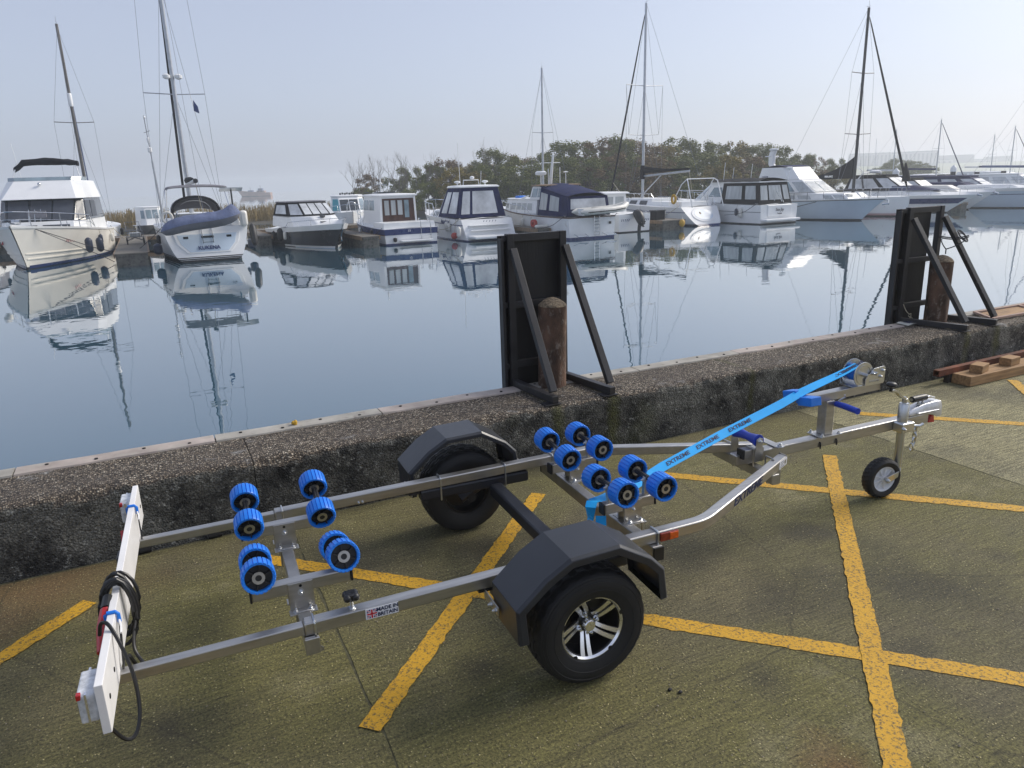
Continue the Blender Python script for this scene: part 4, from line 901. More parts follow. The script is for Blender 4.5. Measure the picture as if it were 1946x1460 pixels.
# ================================================================== BOATS (drawn at K = 1 and scaled to full size by their root)
K = 1.2096
def boat(name, label, cat, x, y, yaw, group=None, k=1.0, heel=0):
    o = thing(name, label, cat, (x*K, y*K, ZW), 0, group); o.rotation_euler = (heel, 0, radians(yaw)); o.scale = (K*k,)*3; return o
def sm(a): a = max(0., min(1., a)); return a*a*(3-2*a)
HULLS = []
class Hull:
    def __init__(h, root, L, B, zb, zs, m, rake=.8, full=2.2, stern=.92, fl=.80, trake=0., anti=ANTIK, deck=None, dz=0., camber=.05, bowround=0., zmid=None, curve=1.7, ws=.96, pw=.85):
        h.__dict__.update(locals()); h.root = root; HULLS.append(h)
        n = 26; us = [i/n for i in range(n+1)]; rings = []; low = []
        vs = [1, .8, .6, .4, .25, .14, .06]
        for u in us:
            r = [h.P(u, v, 1) for v in vs]; r2 = [h.P(u, v, -1) for v in reversed(vs)]
            rings.append(r+r2)
            low.append([h.P(u, .06, 1), h.P(u, 0, 1), h.U(u, 1), h.U(u, 0), h.U(u, -1), h.P(u, 0, -1), h.P(u, .06, -1)])
        # upper hull: two sides, transom
        b = MB(); k = len(vs)
        b.loft([r[:k] for r in rings], closed=False); b.loft([r[k:] for r in rings], closed=False)
        b.add(rings[0], [tuple(range(2*k))])
        h.o = b.build('hull', m, root, smooth=50)
        b = MB().loft(low, closed=False); b.add(low[0], [tuple(range(7))]); b.build('bottom', anti, root, smooth=50)
        d = MB(); dr = []
        for u in us:
            p, q = V(h.P(u, 1, 1)), V(h.P(u, 1, -1)); c = (p+q)/2+V((0, 0, camber+dz)); i1 = p.lerp(q, .12)+V((0, 0, dz)); i2 = p.lerp(q, .88)+V((0, 0, dz))
            dr.append([p, i1, c, i2, q])
        d.loft(dr, closed=False).build('deck', deck or m, root, smooth=50)
    def bd(h, u):
        if u < .45: return h.B/2*(h.stern+(1-h.stern)*sin(u/.45*pi/2))
        return h.B/2*max(.012, (1-((u-.45)/.55)**h.full))
    def zsh(h, u): 
        z = h.zs+(h.zb-h.zs)*u**h.curve
        return z
    def P(h, u, v, sg):
        bd = h.bd(u); bw = bd*(h.ws-(h.ws-min(h.ws, h.fl))*sm((u-.15)/.85)) if h.ws > .9 else bd*(h.ws+(.86-h.ws)*sm(u/.4)-(.86-h.fl)*sm((u-.3)/.7)); vv = v; pw = h.pw+(.85-h.pw)*sm(u/.5)
        half = bw+(bd-bw)*(vv**pw); z = h.zsh(u)*v
        x = -h.L/2+(h.L-h.rake)*u+h.rake*(v**1.15)*u**5+h.trake*v*(1-u)**6
        return V((x, sg*half, z))
    def U(h, u, sg):
        p = h.P(u, 0, 1); return V((p.x-.25*u**3, sg*p.y*.8, -.22 if sg else -.40+.3*u**4))
    def band(h, name, m, u0, u1, v0, v1, out=.012, transom=False, sides=(1, -1), n=22):
        for sg in sides:
            rows = []
            for i in range(n+1):
                u = u0+(u1-u0)*i/n; a, b = h.P(u, v0, sg), h.P(u, v1, sg); o = V((0, sg*out, 0))
                if u > .97: o = V((out, sg*out*.3, 0))
                rows.append([a-o*.3, a+o, b+o, b-o*.3])
            MB().loft(rows, caps=True).build(name, m, h.root, smooth=40)
        if transom:
            a, b = h.P(0, v0, 1), h.P(0, v1, 1); o = V((-out, 0, 0))
            MB().add([V((p.x, s_*p.y, p.z))+q for q in (o*-.3, o) for p, s_ in ((a, 1), (b, 1), (b, -1), (a, -1))], [(0, 1, 2, 3), (4, 5, 6, 7), (0, 1, 5, 4), (1, 2, 6, 5), (2, 3, 7, 6), (3, 0, 4, 7)]).build(name, m, h.root, smooth=0)
    def rail(h, u0, u1, hh, posts, r=.016, inset=.94, close_bow=True, sides=(1, -1), m=None, mid=False):
        """guard rail: one tube round the bow plus its stanchions"""
        m = m or CHROME; pts = []; n = 14
        L_ = [h.P(u0+(u1-u0)*i/n, 1, 1) for i in range(n+1)]; 
        A = [V((p.x, p.y*inset, p.z+hh*sm(i/2.))) for i, p in enumerate(L_)]
        Bb = [V((p.x, -p.y, p.z)) for p in reversed(A)]
        [MB().tube(q_, r, 6).build('guard_rail', m, h.root) for q_ in ([A+Bb] if close_bow else [A, Bb])]
        if mid: MB().tube([p-V((0, 0, hh*.45)) for p in A[2:]]+[p-V((0, 0, hh*.45)) for p in Bb[:-2]], r*.6, 5).build('guard_wire', m, h.root)
        for sg in sides:
            for i in range(posts):
                u = u0+(u1-u0)*(i+.6)/posts; p = h.P(u, 1, sg); MB().cyl((p.x, p.y*inset, p.z-.01), (p.x, p.y*inset, p.z+hh), r*.85, n=6).build('stanchion', m, h.root)
def sym(pts): return [(x, -y) for x, y in pts]+[(x, y) for x, y in reversed(pts)]
def house(root, base, top, z0, z1, m, name='cabin', wins=(), roof=None, roof_t=.05, over=.04, ztop=None, smooth=20, bevel=.015, zb=None):
    """tapered deckhouse; base / top are half plans aft to fore; windows are panes set on its faces"""
    bp, tp = sym(base), sym(top); n = len(bp)
    zt = (lambda x: z1) if ztop is None else ztop; zl = (lambda x: z0) if zb is None else zb
    b3 = [V((x, y, zl(x))) for x, y in bp]; t3 = [V((x, y, zt(x))) for x, y in tp]
    o = MB().loft([b3, t3], caps=True).build(name, m, root, smooth=smooth, bevel=bevel)
    if roof:
        c = V((sum(p.x for p in t3)/n, 0, 0)); mk_ = lambda k, dz: [V((c.x+(p.x-c.x)*k, p.y*k, p.z+dz)) for p in t3]
        k = 1+over
        MB().loft([mk_(k, .002), mk_(k, roof_t*.6), mk_(k*.93, roof_t), mk_(k*.5, roof_t*1.25)], caps=True).build('roof', roof, o, smooth=40)
    for w in wins:
        e, u0, u1, v0, v1, wm = w[:6]; nm = w[6] if len(w) > 6 else 'window'
        A, B_, C_, D = b3[e], b3[(e+1) % n], t3[(e+1) % n], t3[e]
        def q(u, v): return (A.lerp(B_, u)).lerp(D.lerp(C_, u), v)
        nn = (B_-A).cross(D-A).normalized(); cen = (A+B_+C_+D)/4
        if nn.dot(V((cen.x-sum(p.x for p in b3)/n, cen.y, 0))) < 0: nn = -nn
        us = w[7] if len(w) > 7 else 1
        r = [q(u0, v0), q(u1, v0), q(u1, v1), q(u0, v1)]
        if len(w) > 7: r = [q(u0, v0), q(u1, v0), q(u1-us*(u1-u0), v1), q(u0, v1)]
        MB().add([p-nn*.004 for p in r]+[p+nn*.014 for p in r], [(3, 2, 1, 0), (4, 5, 6, 7), (0, 1, 5, 4), (1, 2, 6, 5), (2, 3, 7, 6), (3, 0, 4, 7)]).build(nm, wm, o, smooth=0)
    return o
def wire(root, pts, r=.007, m=WIRE, name='stay'): return MB().tube(pts, r, 5).build(name, m, root)
def mast(root, x, z0, h, r, m, spr=(), fore=None, aft=None, furl=None, side=.9, furl_r=.05, rake=0., wr=.007):
    tx = x-rake; top = V((tx, 0, h)); base = V((x, 0, z0)); at_ = lambda z: base.lerp(top, (z-z0)/(h-z0))
    MB().tube([base, top], [r, r*.8], 12).build('mast', m, root)
    prev = [V((x-.1, s_*side, z0-.25)) for s_ in (1, -1)]
    for z, hw in spr:
        c = at_(z); MB().tube([c+V((-.02, -hw, .04)), c, c+V((-.02, hw, .04))], .022, 6).build('spreader', m, root)
        for i, s_ in enumerate((1, -1)):
            tip = c+V((-.02, s_*hw, .04)); wire(root, [prev[i], tip], wr); wire(root, [V((x-.25, s_*side, z0-.25)), c], wr); prev[i] = tip
    for i in (0, 1): wire(root, [prev[i], at_(h*.985)], wr)
    if fore: 
        f0 = V((fore[0], 0, fore[1])); wire(root, [f0, at_(h*.98)], wr)
        if furl: MB().tube([f0.lerp(at_(h*.98), t) for t in (.04, .08, .5, .93, .97)], [.02, furl_r, furl_r*.9, furl_r*.5, .015], 8).build('furled_sail', furl, root)
    if aft: wire(root, [V((aft[0], 0, aft[1])), at_(h)], wr)
    MB().tube([top, top+V((0, 0, .35))], .006, 5).build('aerial', m, root)
    MB().tube([top+V((-.16, 0, .10)), top+V((0, 0, .04)), top+V((.10, 0, .08))], .008, 5).build('wind_vane', m, root)
def fender(root, p, m, l=.42, r=.09, tilt=0): 
    p = V(p); d = V((sin(tilt), 0, cos(tilt)))
    return MB().tube([p-d*l/2, p-d*l*.42, p-d*l*.3, p+d*l*.3, p+d*l*.42, p+d*l*.5], [r*.3, r*.75, r, r, r*.7, r*.2], 10).build('fender', m, root)
def arch(root, x, hw, z0, z1, r=.02, m=CHROME, lean=0., name='arch', n=10):
    pts = [V((x, -hw, z0))]+[V((x+lean, -hw*cos(pi*i/n)*1., z1-(1-abs(sin(pi*i/n))**.35)*(z1-z0)*.45)) for i in range(1, n)]+[V((x, hw, z0))]
    return MB().tube(pts, r, 6).build(name, m, root)
def loops(root, pts_list, r, m, name):
    for p in pts_list: MB().tube(p, r, 6).build(name, m, root)
def canopy(root, hoops, m, name='canopy', th=.02):
    """canvas skin over a list of half-hoops (x, halfwidth, z_side, z_top)"""
    rows = []
    for x, hw, zs, zt in hoops:
        r = []
        for i in range(13):
            a = pi*i/12; r.append(V((x, -hw*cos(a) if abs(cos(a)) < .99 else -hw*(1 if cos(a) > 0 else -1), zs+(zt-zs)*abs(sin(a))**.55)))
        rows.append(r)
    return MB().loft(rows, closed=False).build(name, m, root, smooth=60)

# ---- 1 flybridge cruiser, bow on
t = boat('motor_cruiser', 'white flybridge motor cruiser facing us with folded black canopy, far left', 'boat', -3.36, 33.3, -97.5)
h = Hull(t, 9.0, 3.3, 1.50, 1.02, GELW, rake=1.0, full=2.6, fl=.50, deck=GEL, anti=ANTI)
h.band('rubbing_strake', GEL, 0, 1, .95, 1.0, .03); h.band('waterline_stripe', NAVYP, 0, .985, .02, .09, .012)
for v in (.22, .34): h.band('spray_rail', GELW, .55, .985, v, v+.025, .03)
house(t, [(-3.6, 1.42), (.5, 1.42), (1.15, 1.15)], [(-3.6, 1.40), (.25, 1.40), (.80, 1.10)], 1.0, 1.50, GEL, 'coachroof', [(2, .06, .46, .3, .75, MESHG), (2, .54, .94, .3, .75, MESHG)])
house(t, [(-3.4, 1.42), (.28, 1.42), (.72, 1.10)], [(-3.4, 1.36), (-.15, 1.36), (.05, 1.16)], 1.50, 2.30, GLASS, 'saloon', [(2, .03, .32, .06, .92, MESHG), (2, .35, .65, .06, .92, MESHG), (2, .68, .97, .06, .92, MESHG), (1, .1, .9, .1, .9, MESHG), (3, .1, .9, .1, .9, MESHG), (4, .05, .3, .1, .9, MESHG), (4, .35, .6, .1, .9, MESHG)])
house(t, [(-3.3, 1.44), (-.05, 1.44), (.32, 1.22)], [(-3.1, 1.30), (-.95, 1.26), (-.62, .95)], 2.31, 2.98, GEL, 'flybridge')
house(t, [(-2.2, 1.22), (-.98, 1.24), (-.66, .95)], [(-2.3, 1.24), (-1.12, 1.26), (-.80, .98)], 2.985, 3.12, GLASSP, 'wind_deflector', bevel=0)
for y in (-1.0, 1.0):
    MB().tube([(-1.3, y*1.18, 2.98), (-1.55, y*1.08, 3.4), (-1.7, y, 3.66)], .022, 6).build('canopy_pole', GEL, t)
b = MB(); rr = []
for i in range(15):
    y = -1.12+2.24*i/14; k = 1-abs(i-7)/7; wv = noise.noise((i*.9, 3, 1))*.05
    c = V((-1.7+wv, y, 3.63+.10*k**.5-(.20 if i < 2 else 0)*(1-i*.3))); r_ = .10+.05*k+noise.noise((i*1.3, 1, 8))*.03
    rr.append([c+V((cos(a)*r_*1.5, 0, sin(a)*r_)) for a in [2*pi*j/10 for j in range(10)]])
b.loft(rr, caps=True).build('folded_canopy', CANK, t, smooth=60)
h.rail(.50, .985, .46, 4, .018); 
for q in (.22,): h.rail(.50, .97, q, 1, .012)
so = MB().ball((-.30, -.05, 2.86), (.08, .07, .06)).build('searchlight', CHROME, t)
MB().tube([(4.0, 0, 1.52), (4.62, 0, 1.56)], .07, 8).build('bow_roller', CHROME, t); MB().tube([(3.7, -.12, 1.60), (3.7, .12, 1.60)], .09, 10).build('windlass', CHROME, t)
fender(t, (1.6, 1.62, .62), FENDN, .55, .13); fender(t, (.4, 1.76, .55), FENDN, .55, .13); fender(t, (3.0, -1.0, 1.66), FENDW, .34, .13, 1.2)
for i in range(3):
    MB().tube([(1.2-.12*i, -.25+.16*i, 1.52), (1.15-.12*i, -.20+.16*i, 1.95)], .014, 5).build('deck_chair_leg', CHROME, t)
MB().span((.98, -.30, 1.66), (1.06, .30, 1.90)).build('deck_chair', CANG, t, smooth=0)
wire(t, [h.P(.93, .93, 1)+V((0, .02, 0)), (2.2, 1.9, .55), (1.9, 2.9, .2)], .014, ROPED, 'mooring_line'); wire(t, [h.P(.93, .93, 1)+V((0, .02, 0)), (2.6, 2.2, .25), (2.9, 2.6, .05)], .012, ROPED, 'mooring_line')
for u, sg in ((.80, 1), (.86, -1)):
    p = h.P(u, .62, sg); q = h.P(u-.05, .62, sg); a = MB(); d = (V(p)-V(q)).normalized(); n_ = V((0, sg, 0))
    for k in range(5): a.tube([p-d*.1*k+n_*.05+V((0, 0, -.04)), p-d*(.1*k+.06)+n_*.05+V((0, 0, .07-.02*k))], .012, 5)
    a.build('name_script', REDP, t)
MB().tube([(-2.8, -1.2, 3.0), (-3.2, -1.45, 4.5)], .010, 5).build('aerial', GEL, t)
# ---- 2 yacht behind it: only mast and rigging show
t = boat('sailing_yacht', 'sailing yacht behind the left motor cruiser, its bronze mast rising above', 'sailboat', -2.55, 46.2, 90)
h = Hull(t, 8.6, 2.8, 1.0, .8, GEL, rake=1., full=1.8, stern=.7, fl=.7); house(t, [(-1.5, .8), (1.6, .7), (2.2, .3)], [(-1.5, .65), (1.3, .55), (1.7, .25)], .85, 1.2, GEL, wins=[(0, .2, .8, .3, .8, GLASS), (4, .2, .8, .3, .8, GLASS)])
mast(t, .6, 1.0, 10.85, .085, POLEB, [(6.1, .92)], (4.1, 1.0), (-4.2, .9), CANB, .95, .035, .25)
MB().lathe([(.09, 6.9), (.11, 6.95), (.11, 7.5), (.09, 7.55)], (.35, 0, 0), (0, 0, 1), 12).build('radar_reflector', GEL, t)
# ---- partial boat cut by the left edge
t = boat('motor_boat', 'white boat with dark grey canopy cut off by the left picture edge', 'boat', -7.6, 40.5, -96)
h = Hull(t, 7.0, 2.8, 1.2, .9, GEL, rake=.8); house(t, [(-2.6, 1.1), (.6, 1.1), (1.5, .7)], [(-2.5, 1.0), (-.1, 1.0), (.5, .7)], 1.0, 1.75, CANG, 'canopy', [(2, .08, .92, .15, .9, VINYL), (1, .1, .9, .15, .9, VINYL), (3, .1, .9, .15, .9, VINYL)], CANK, .1); h.rail(.5, .98, .4, 3)
# ---- 3 yacht, stern towards us
t = boat('sailing_yacht', 'white sailing yacht, stern towards us with grey bimini and covered dinghy', 'sailboat', 1.86, 32.95, 91)
h = Hull(t, 9.5, 3.16, 1.30, 1.18, GEL, rake=.8, full=1.9, stern=.90, fl=.72, trake=.45, anti=ANTIK, ws=.58, pw=.42)
for v0, v1 in ((.015, .05), (.07, .10), (.12, .145)): h.band('boot_stripe', ANTIK, 0, .99, v0, v1, .010, True)
h.band('cove_line', ANTIK, 0, .97, .86, .875, .008)
def tp(y, z): p = h.P(0, z/h.zs, 1); return V((p.x, y, z))
def plate(name, m, pts, out=.015, th=.03):
    q = [tp(y, z) for y, z in pts]; n_ = len(q); MB().add([p+V((th-out, 0, 0)) for p in q]+[p-V((out, 0, 0)) for p in q], [tuple(range(n_)), tuple(range(2*n_-1, n_-1, -1))]+[(i, (i+1) % n_, n_+(i+1) % n_, n_+i) for i in range(n_)]).build(name, m, t, smooth=0, bevel=.01)
plate('transom_frame', GEL, [(-1.12, .98), (1.12, .98), (1.02, .62), (.72, .30), (-.72, .30), (-1.02, .62)], .03)
plate('transom_recess', GELB, [(-1.0, .94), (1.0, .94), (.90, .62), (.64, .34), (-.64, .34), (-.90, .62)], .036)
for y, w in ((0, .42), (-.72, .17), (.72, .17)): plate('vent', GLASS, [(y-w/2, .80), (y+w/2, .80), (y+w/2, .88), (y-w/2, .88)], .045)
text('name_lettering', 'KUKENA', .185, NAVYP, t, tp(0, .47)-V((.060, 0, 0)), (0, -1, 0), (.38, 0, 1), .010, .004)
for y in (-.17, .17): MB().tube([tp(y, .62)-V((.07, 0, 0)), tp(y, .98)-V((.06, 0, 0)), tp(y, 1.25)+V((.02, 0, 0))], .014, 6).build('boarding_ladder', CHROME, t)
for z in (.66, .82): MB().tube([tp(-.17, z)-V((.07, 0, 0)), tp(.17, z)-V((.07, 0, 0))], .012, 6).build('ladder_rung', CHROME, t)
house(t, [(-4.2, 1.22), (-.3, 1.2)], [(-4.2, 1.15), (-.3, 1.12)], 1.15, 1.42, GEL, 'cockpit_coaming')
house(t, [(-.5, 1.0), (2.0, .85), (3.0, .4)], [(-.5, .85), (1.8, .68), (2.5, .3)], 1.2, 1.55, GEL, 'coachroof', [(0, .15, .85, .3, .8, GLASS), (4, .15, .85, .3, .8, GLASS)])
canopy(t, [(-1.15, .86, 1.42, 2.18), (-.7, .92, 1.42, 2.24), (.05, .80, 1.45, 1.75)], CANG, 'sprayhood')
MB().tube([(-1.17, -.87, 1.42)]+[(-1.17, -.87*cos(pi*i/14), 1.42+.80*sin(pi*i/14)**.6) for i in range(1, 14)]+[(-1.17, .87, 1.42)], .05, 6).build('hood_edge', CANK, t)
canopy(t, [(-.62, .60, 1.48, 2.08), (-.50, .60, 1.48, 2.05)], VINYL, 'hood_window')
canopy(t, [(-3.3, 1.04, 2.46, 2.58), (-2.9, 1.06, 2.50, 2.64), (-2.1, 1.06, 2.50, 2.66), (-1.7, 1.04, 2.44, 2.56)], CANG, 'bimini_top')
for x in (-3.2, -1.8):
    for y in (-1.05, 1.05): MB().tube([(-2.6, y*1.12, 1.25), (x, y, 2.50)], .018, 6).build('bimini_pole', CHROME, t)
MB().box((-3.9, -1.05, 2.44), (.36, .78, .035), Matrix.Rotation(.30, 3, 'Y')).build('solar_panel', CURT, t, smooth=0)
MB().tube([(-3.9, -1.05, 1.2), (-3.9, -1.05, 2.42)], .03, 8).build('panel_post', POLEK, t)
mast(t, 1.30, 1.5, 12.6, .085, POLE, [(6.2, 1.14), (10.3, .9)], (4.6, 1.35), (-4.5, 1.2), CANK, 1.25, .055, .30)
MB().tube([(1.2, 0, 2.72), (-2.7, 0, 2.78)], .075, 10).build('boom', POLE, t); MB().cyl((-2.7, 0, 2.78), (-2.84, 0, 2.785), .085, n=10).build('boom_end', POLEK, t)
MB().tube([(1.1, 0, 2.85), (-.6, 0, 2.86), (-1.6, 0, 2.84)], [.13, .11, .06], 8).build('sail_cover', CANK, t)
for y in (-.22, .22): MB().lathe([(.06, -.10), (.14, -.05), (.15, .05), (.07, .10)], (1.05, y, 6.85), (0, 0, 1), 12).build('radar_dome', GEL, t)
wire(t, [(-2.6, 0, 2.7), (-2.9, -.1, 1.4)], .012, ROPE, 'mainsheet'); wire(t, [(.9, -.55, 6.2), (.7, -.62, 5.6)], .006, WIRE, 'flag_halyard')
MB().add([(.7, -.62, 5.95), (.7, -.60, 5.55), (.62, -.78, 5.45), (.66, -.76, 5.70), (.71, -.61, 5.94), (.71, -.59, 5.54), (.63, -.77, 5.44), (.67, -.75, 5.69)], [(0, 1, 2, 3), (7, 6, 5, 4), (0, 3, 7, 4), (1, 0, 4, 5), (2, 1, 5, 6), (3, 2, 6, 7)]).build('courtesy_flag', NAVYP, t, smooth=0)
h.rail(.02, .62, .42, 4, .013, close_bow=False, mid=False); h.rail(.75, .985, .42, 2, .015)
for sg, m_ in ((1, FENDN), (-1, FENDK)):
    fender(t, (-3.4, sg*1.62, .45), FENDN, .40, .15); 
fender(t, (-4.1, -1.62, .80), FENDK, .85, .13, .35)
for sg in (1, -1): MB().tube([(-4.2, sg*.9, 1.2), (-4.5, sg*.9, 1.7), (-5.1, sg*.9, 1.75)], .03, 8).build('davit', CHROME, t)
lf = MB().tube([(-4.35+.0*a, 1.2+.16*cos(2*pi*a/12), 1.55+.19*sin(2*pi*a/12)) for a in range(12)], .045, 8, closed=True, up=(1, 0, 0)).build('life_ring', FENDW, t)
MB().box((-4.4, -1.30, 1.42), (.30, .26, .55)).build('outboard_cowl', GELW, t, bevel=.08, smooth=60)
# dinghy slung on the davits, under a blue cover
dg = boat('covered_dinghy', 'inflatable dinghy under slate blue cover, slung across the stern of the yacht', 'dinghy', 1.95, 32.95, 88)
rows = []; rows2 = []
for i in range(21):
    u = i/20; y = 1.32-2.62*u; zc = 1.06+.52*u+.05*sin(u*6); hw = .40*(1-abs(2*u-1)**5)**.5+.03; hh = .25*(1-abs(2*u-1)**6)**.5+.03
    wv = [noise.noise((u*14, k*.8, 2))*.05+noise.noise((u*35, k*1.9, 4))*.025 for k in range(12)]
    rows.append([V((-5.05+hw*cos(pi*k/11), y, zc+.06+(hh+.13*(u > .78)*sin((u-.78)*14)+wv[k])*sin(pi*k/11))) for k in range(12)])
    rows2.append([V((-5.05+hw*.94*cos(pi*k/11), y, zc+.07-hh*.95*sin(pi*k/11))) for k in range(12)])
MB().loft(rows, caps=True).build('cover', CANB, dg, smooth=60); MB().loft(rows2, caps=True).build('dinghy_hull', CANG, dg, smooth=60)
# ---- small boat beyond the pontoon with the instrument pole
t = boat('motor_boat', 'small white cabin boat with dark bow beyond the finger pontoon', 'boat', .33, 43.6, -82)
h = Hull(t, 3.8, 1.5, .85, .75, HULLK, rake=.5, deck=GEL); house(t, [(-1.5, .55), (.4, .55), (.8, .35)], [(-1.4, .5), (.2, .5), (.45, .33)], .78, 1.68, GEL, 'wheelhouse', [(2, .08, .46, .4, .88, GLASSP), (2, .54, .92, .4, .88, GLASSP), (1, .15, .85, .4, .85, GLASSP), (3, .15, .85, .4, .85, GLASSP)], GEL)
t = thing('instrument_pole', 'leaning aluminium pole with weather instruments beside the yacht with grey bimini', 'pole', (.90*K, 41.6*K, ZW+.42)); t.scale = (K,)*3
MB().tube([(0, 0, 0), (-.12, 0, 3.6)], .05, 8).build('pole', POLE, t); MB().tube([(-.12, 0, 3.6), (-.19, 0, 5.7)], .022, 6).build('pole_top', WIRE, t)
for z, r_ in ((4.55, .07), (4.1, .10)): MB().lathe([(r_*.7, -.12), (r_, -.08), (r_, .10), (r_*.5, .14)], (-.15, 0, z), (0, 0, 1), 10).build('instrument', GEL, t)
MB().tube([(-.30, 0, 4.9), (-.02, 0, 5.0)], .014, 5).build('sensor_arm', WIRE, t); MB().ball((-.17, 0, 5.62), .06).build('anemometer', GEL, t)

# ---- 4 graphite sports cruiser
t = boat('sports_cruiser', 'graphite hulled sports cruiser with grey folding canopy, bow towards us', 'boat', 6.55, 32.55, -84)
h = Hull(t, 7.2, 2.55, 1.00, .66, HULLK, rake=.95, full=2.5, fl=.60, deck=GEL, dz=.02, camber=.16)
h.band('deck_moulding', GEL, 0, 1, .80, 1.03, .035); h.band('chine', GEL, .45, .985, .03, .10, .03); h.band('bottom_paint', GELB, .6, .985, .0, .05, .02)
house(t, [(-2.6, 1.12), (.6, 1.05), (2.4, .42)], [(-2.6, 1.05), (-.1, .98), (.95, .40)], .80, 1.26, GEL, 'foredeck', bevel=.05)
house(t, [(-2.5, 1.06), (-.15, 1.02), (.62, .55)], [(-2.4, .90), (-.85, .86), (-.45, .50)], 1.26, 1.82, CANK, 'canopy', [(1, .12, .90, .10, .86, VINYL), (2, .03, .31, .12, .88, VINYL), (2, .36, .64, .12, .88, VINYL), (2, .69, .97, .12, .88, VINYL), (3, .10, .88, .10, .86, VINYL), (0, .15, .85, .15, .8, VINYL), (4, .15, .85, .15, .8, VINYL)], CANG, .04)
h.rail(.52, .985, .24, 4, .012); MB().lathe([(.03, 0), (.11, .02), (.12, .06), (.05, .08)], (1.15, 0, 1.22), (.4, 0, 1), 14).build('horn', POLEK, t)
for y in (-.18, .25): wire(t, [(.55, y, 1.28), (1.0, y-.1, 1.10)], .016, POLEK, 'wiper')
fender(t, (-.5, -1.36, .52), FENDK, .55, .14); MB().box((1.55, 0, 1.05), (.5, .5, .04)).build('deck_hatch', GLASS, t, bevel=.01)
for k, u in enumerate((.50, .56)): p = h.P(u, .55, -1); MB().box(p+V((0, -.02, 0)), (.16, .03, .17)).build('hull_window', GLASS, t, bevel=.01)
MB().tube([h.P(.99, .96, 1), h.P(.985, .5, 1)+V((.1, 0, 0)), (3.3, 0, .35)], .03, 6).build('anchor', CHROME, t)
# ---- 5 white boat behind with teal screen cover
t = boat('motor_boat', 'small white cabin boat with teal window cover, behind the graphite cruiser', 'boat', 10.75, 43.2, -100)
h = Hull(t, 6, 2.4, 1.1, .8, GEL, rake=.6); house(t, [(-2, .98), (.5, .98), (1.3, .55)], [(-1.9, .85), (-.4, .85), (.1, .55)], 1.0, 1.85, GEL, 'wheelhouse', [(2, .04, .48, .12, .82, GLASS), (2, .52, .96, .12, .82, GLASS), (1, .05, .9, .12, .85, TEAL), (3, .1, .9, .12, .85, GLASSP)], GEL, .10, .06)
h.rail(.45, .985, .4, 4, .016); arch(t, 2.2, .22, 1.1, 1.6, .02)
for k in range(7): MB().box((-.3+.1*(k % 3), -.4+.13*k, 2.02+.02*(k % 2)), (.10, .09, .10)).build('roof_gear', CANK, t)
# ---- 6 pilothouse boat, navy band
t = boat('motor_boat', 'white pilothouse boat with navy hull band and brown varnished doors', 'boat', 9.82, 33.05, 92)
h = Hull(t, 6.7, 2.5, .98, .66, GEL, rake=.6, full=2.0, stern=.94, fl=.78, anti=NAVYP, camber=.02)
h.band('navy_band', NAVYP, 0, .995, .62, .98, .022, True); h.band('boot_stripe', NAVYP, 0, .99, .01, .10, .012, True); h.band('rubbing_strake', TEAK, .0, .9, .60, .64, .035)
house(t, [(-3.2, 1.16), (-1.95, 1.18)], [(-3.2, 1.12), (-1.95, 1.14)], .62, .90, GEL, 'cockpit_coaming')
house(t, [(-1.95, .84), (.55, .84), (1.05, .60)], [(-1.95, .80), (.30, .80), (.62, .56)], .66, 1.95, GEL, 'pilothouse', [(1, .1, .9, .52, .88, GLASSP), (2, .06, .47, .52, .88, GLASSP), (2, .53, .94, .52, .88, GLASSP), (3, .1, .9, .52, .88, GLASSP), (0, .35, .62, .55, .88, GLASSP), (0, .68, .95, .55, .88, GLASSP), (4, .05, .32, .55, .88, GLASSP), (4, .38, .65, .55, .88, GLASSP),
     (5, .06, .94, .16, .93, BROWN, 'door_frame')], GEL, .09, .06)
for k in range(4):
    y = .64-.30*k; z0 = 1.12 if k < 3 else 1.0
    MB().span((-1.985, y-.215, z0+.05), (-1.955, y-.01, 1.78)).build('door_pane', CURT if k < 3 else GLASSP, t, smooth=0)
house(t, [(1.0, .75), (2.3, .4)], [(1.0, .62), (2.0, .3)], .85, 1.12, GEL, 'foredeck')
h.rail(.45, .985, .42, 4, .015, mid=True)
MB().tube([(.2, 0, 2.0), (.2, 0, 2.75)], .03, 6).build('signal_mast', GEL, t); MB().ball((.2, 0, 2.5), (.09, .09, .05)).build('navigation_light', GEL, t); MB().tube([(.2, -.3, 2.45), (.2, .3, 2.45)], .012, 5).build('mast_arm', CHROME, t)
MB().box((-.3, .0, 2.10), (.7, .8, .06)).build('roof_hatch', GLASS, t, bevel=.02); MB().tube([(-.2, .55, 2.08), (.3, .75, 2.14)], .02, 5).build('roof_bar', POLEK, t)
for y in (-.42, -.85): MB().tube([(-3.42, y, .12), (-3.42, y, .62), (-3.36, y, 1.02), (-3.2, y, 1.05), (-3.1, y, .9)], .017, 6).build('boarding_ladder', CHROME, t)
for z in (.35,): MB().tube([(-3.42, -.42, z), (-3.42, -.85, z)], .015, 6).build('ladder_rung', CHROME, t)
MB().span((-3.75, -.85, .14), (-3.37, .55, .18)).build('swim_platform', GEL, t, smooth=0); fender(t, (-3.42, .75, .22), FENDK, .18, .08)
fender(t, (-2.9, -1.36, .55), FENDW, .4, .09); text('registration', '13', .13, GEL, t, (-3.385, .1, .56), (0, -1, 0), (0, 0, 1), .006)
wire(t, [h.P(.15, .95, 1)+V((0, .03, 0)), (-2.6, 1.45, .35), (-3.0, 1.9, .3)], .014, NAVYP, 'mooring_line'); wire(t, [h.P(.45, .95, 1)+V((0, .03, 0)), (-1.2, 1.6, .4), (-2.0, 2.0, .3)], .014, NAVYP, 'mooring_line')
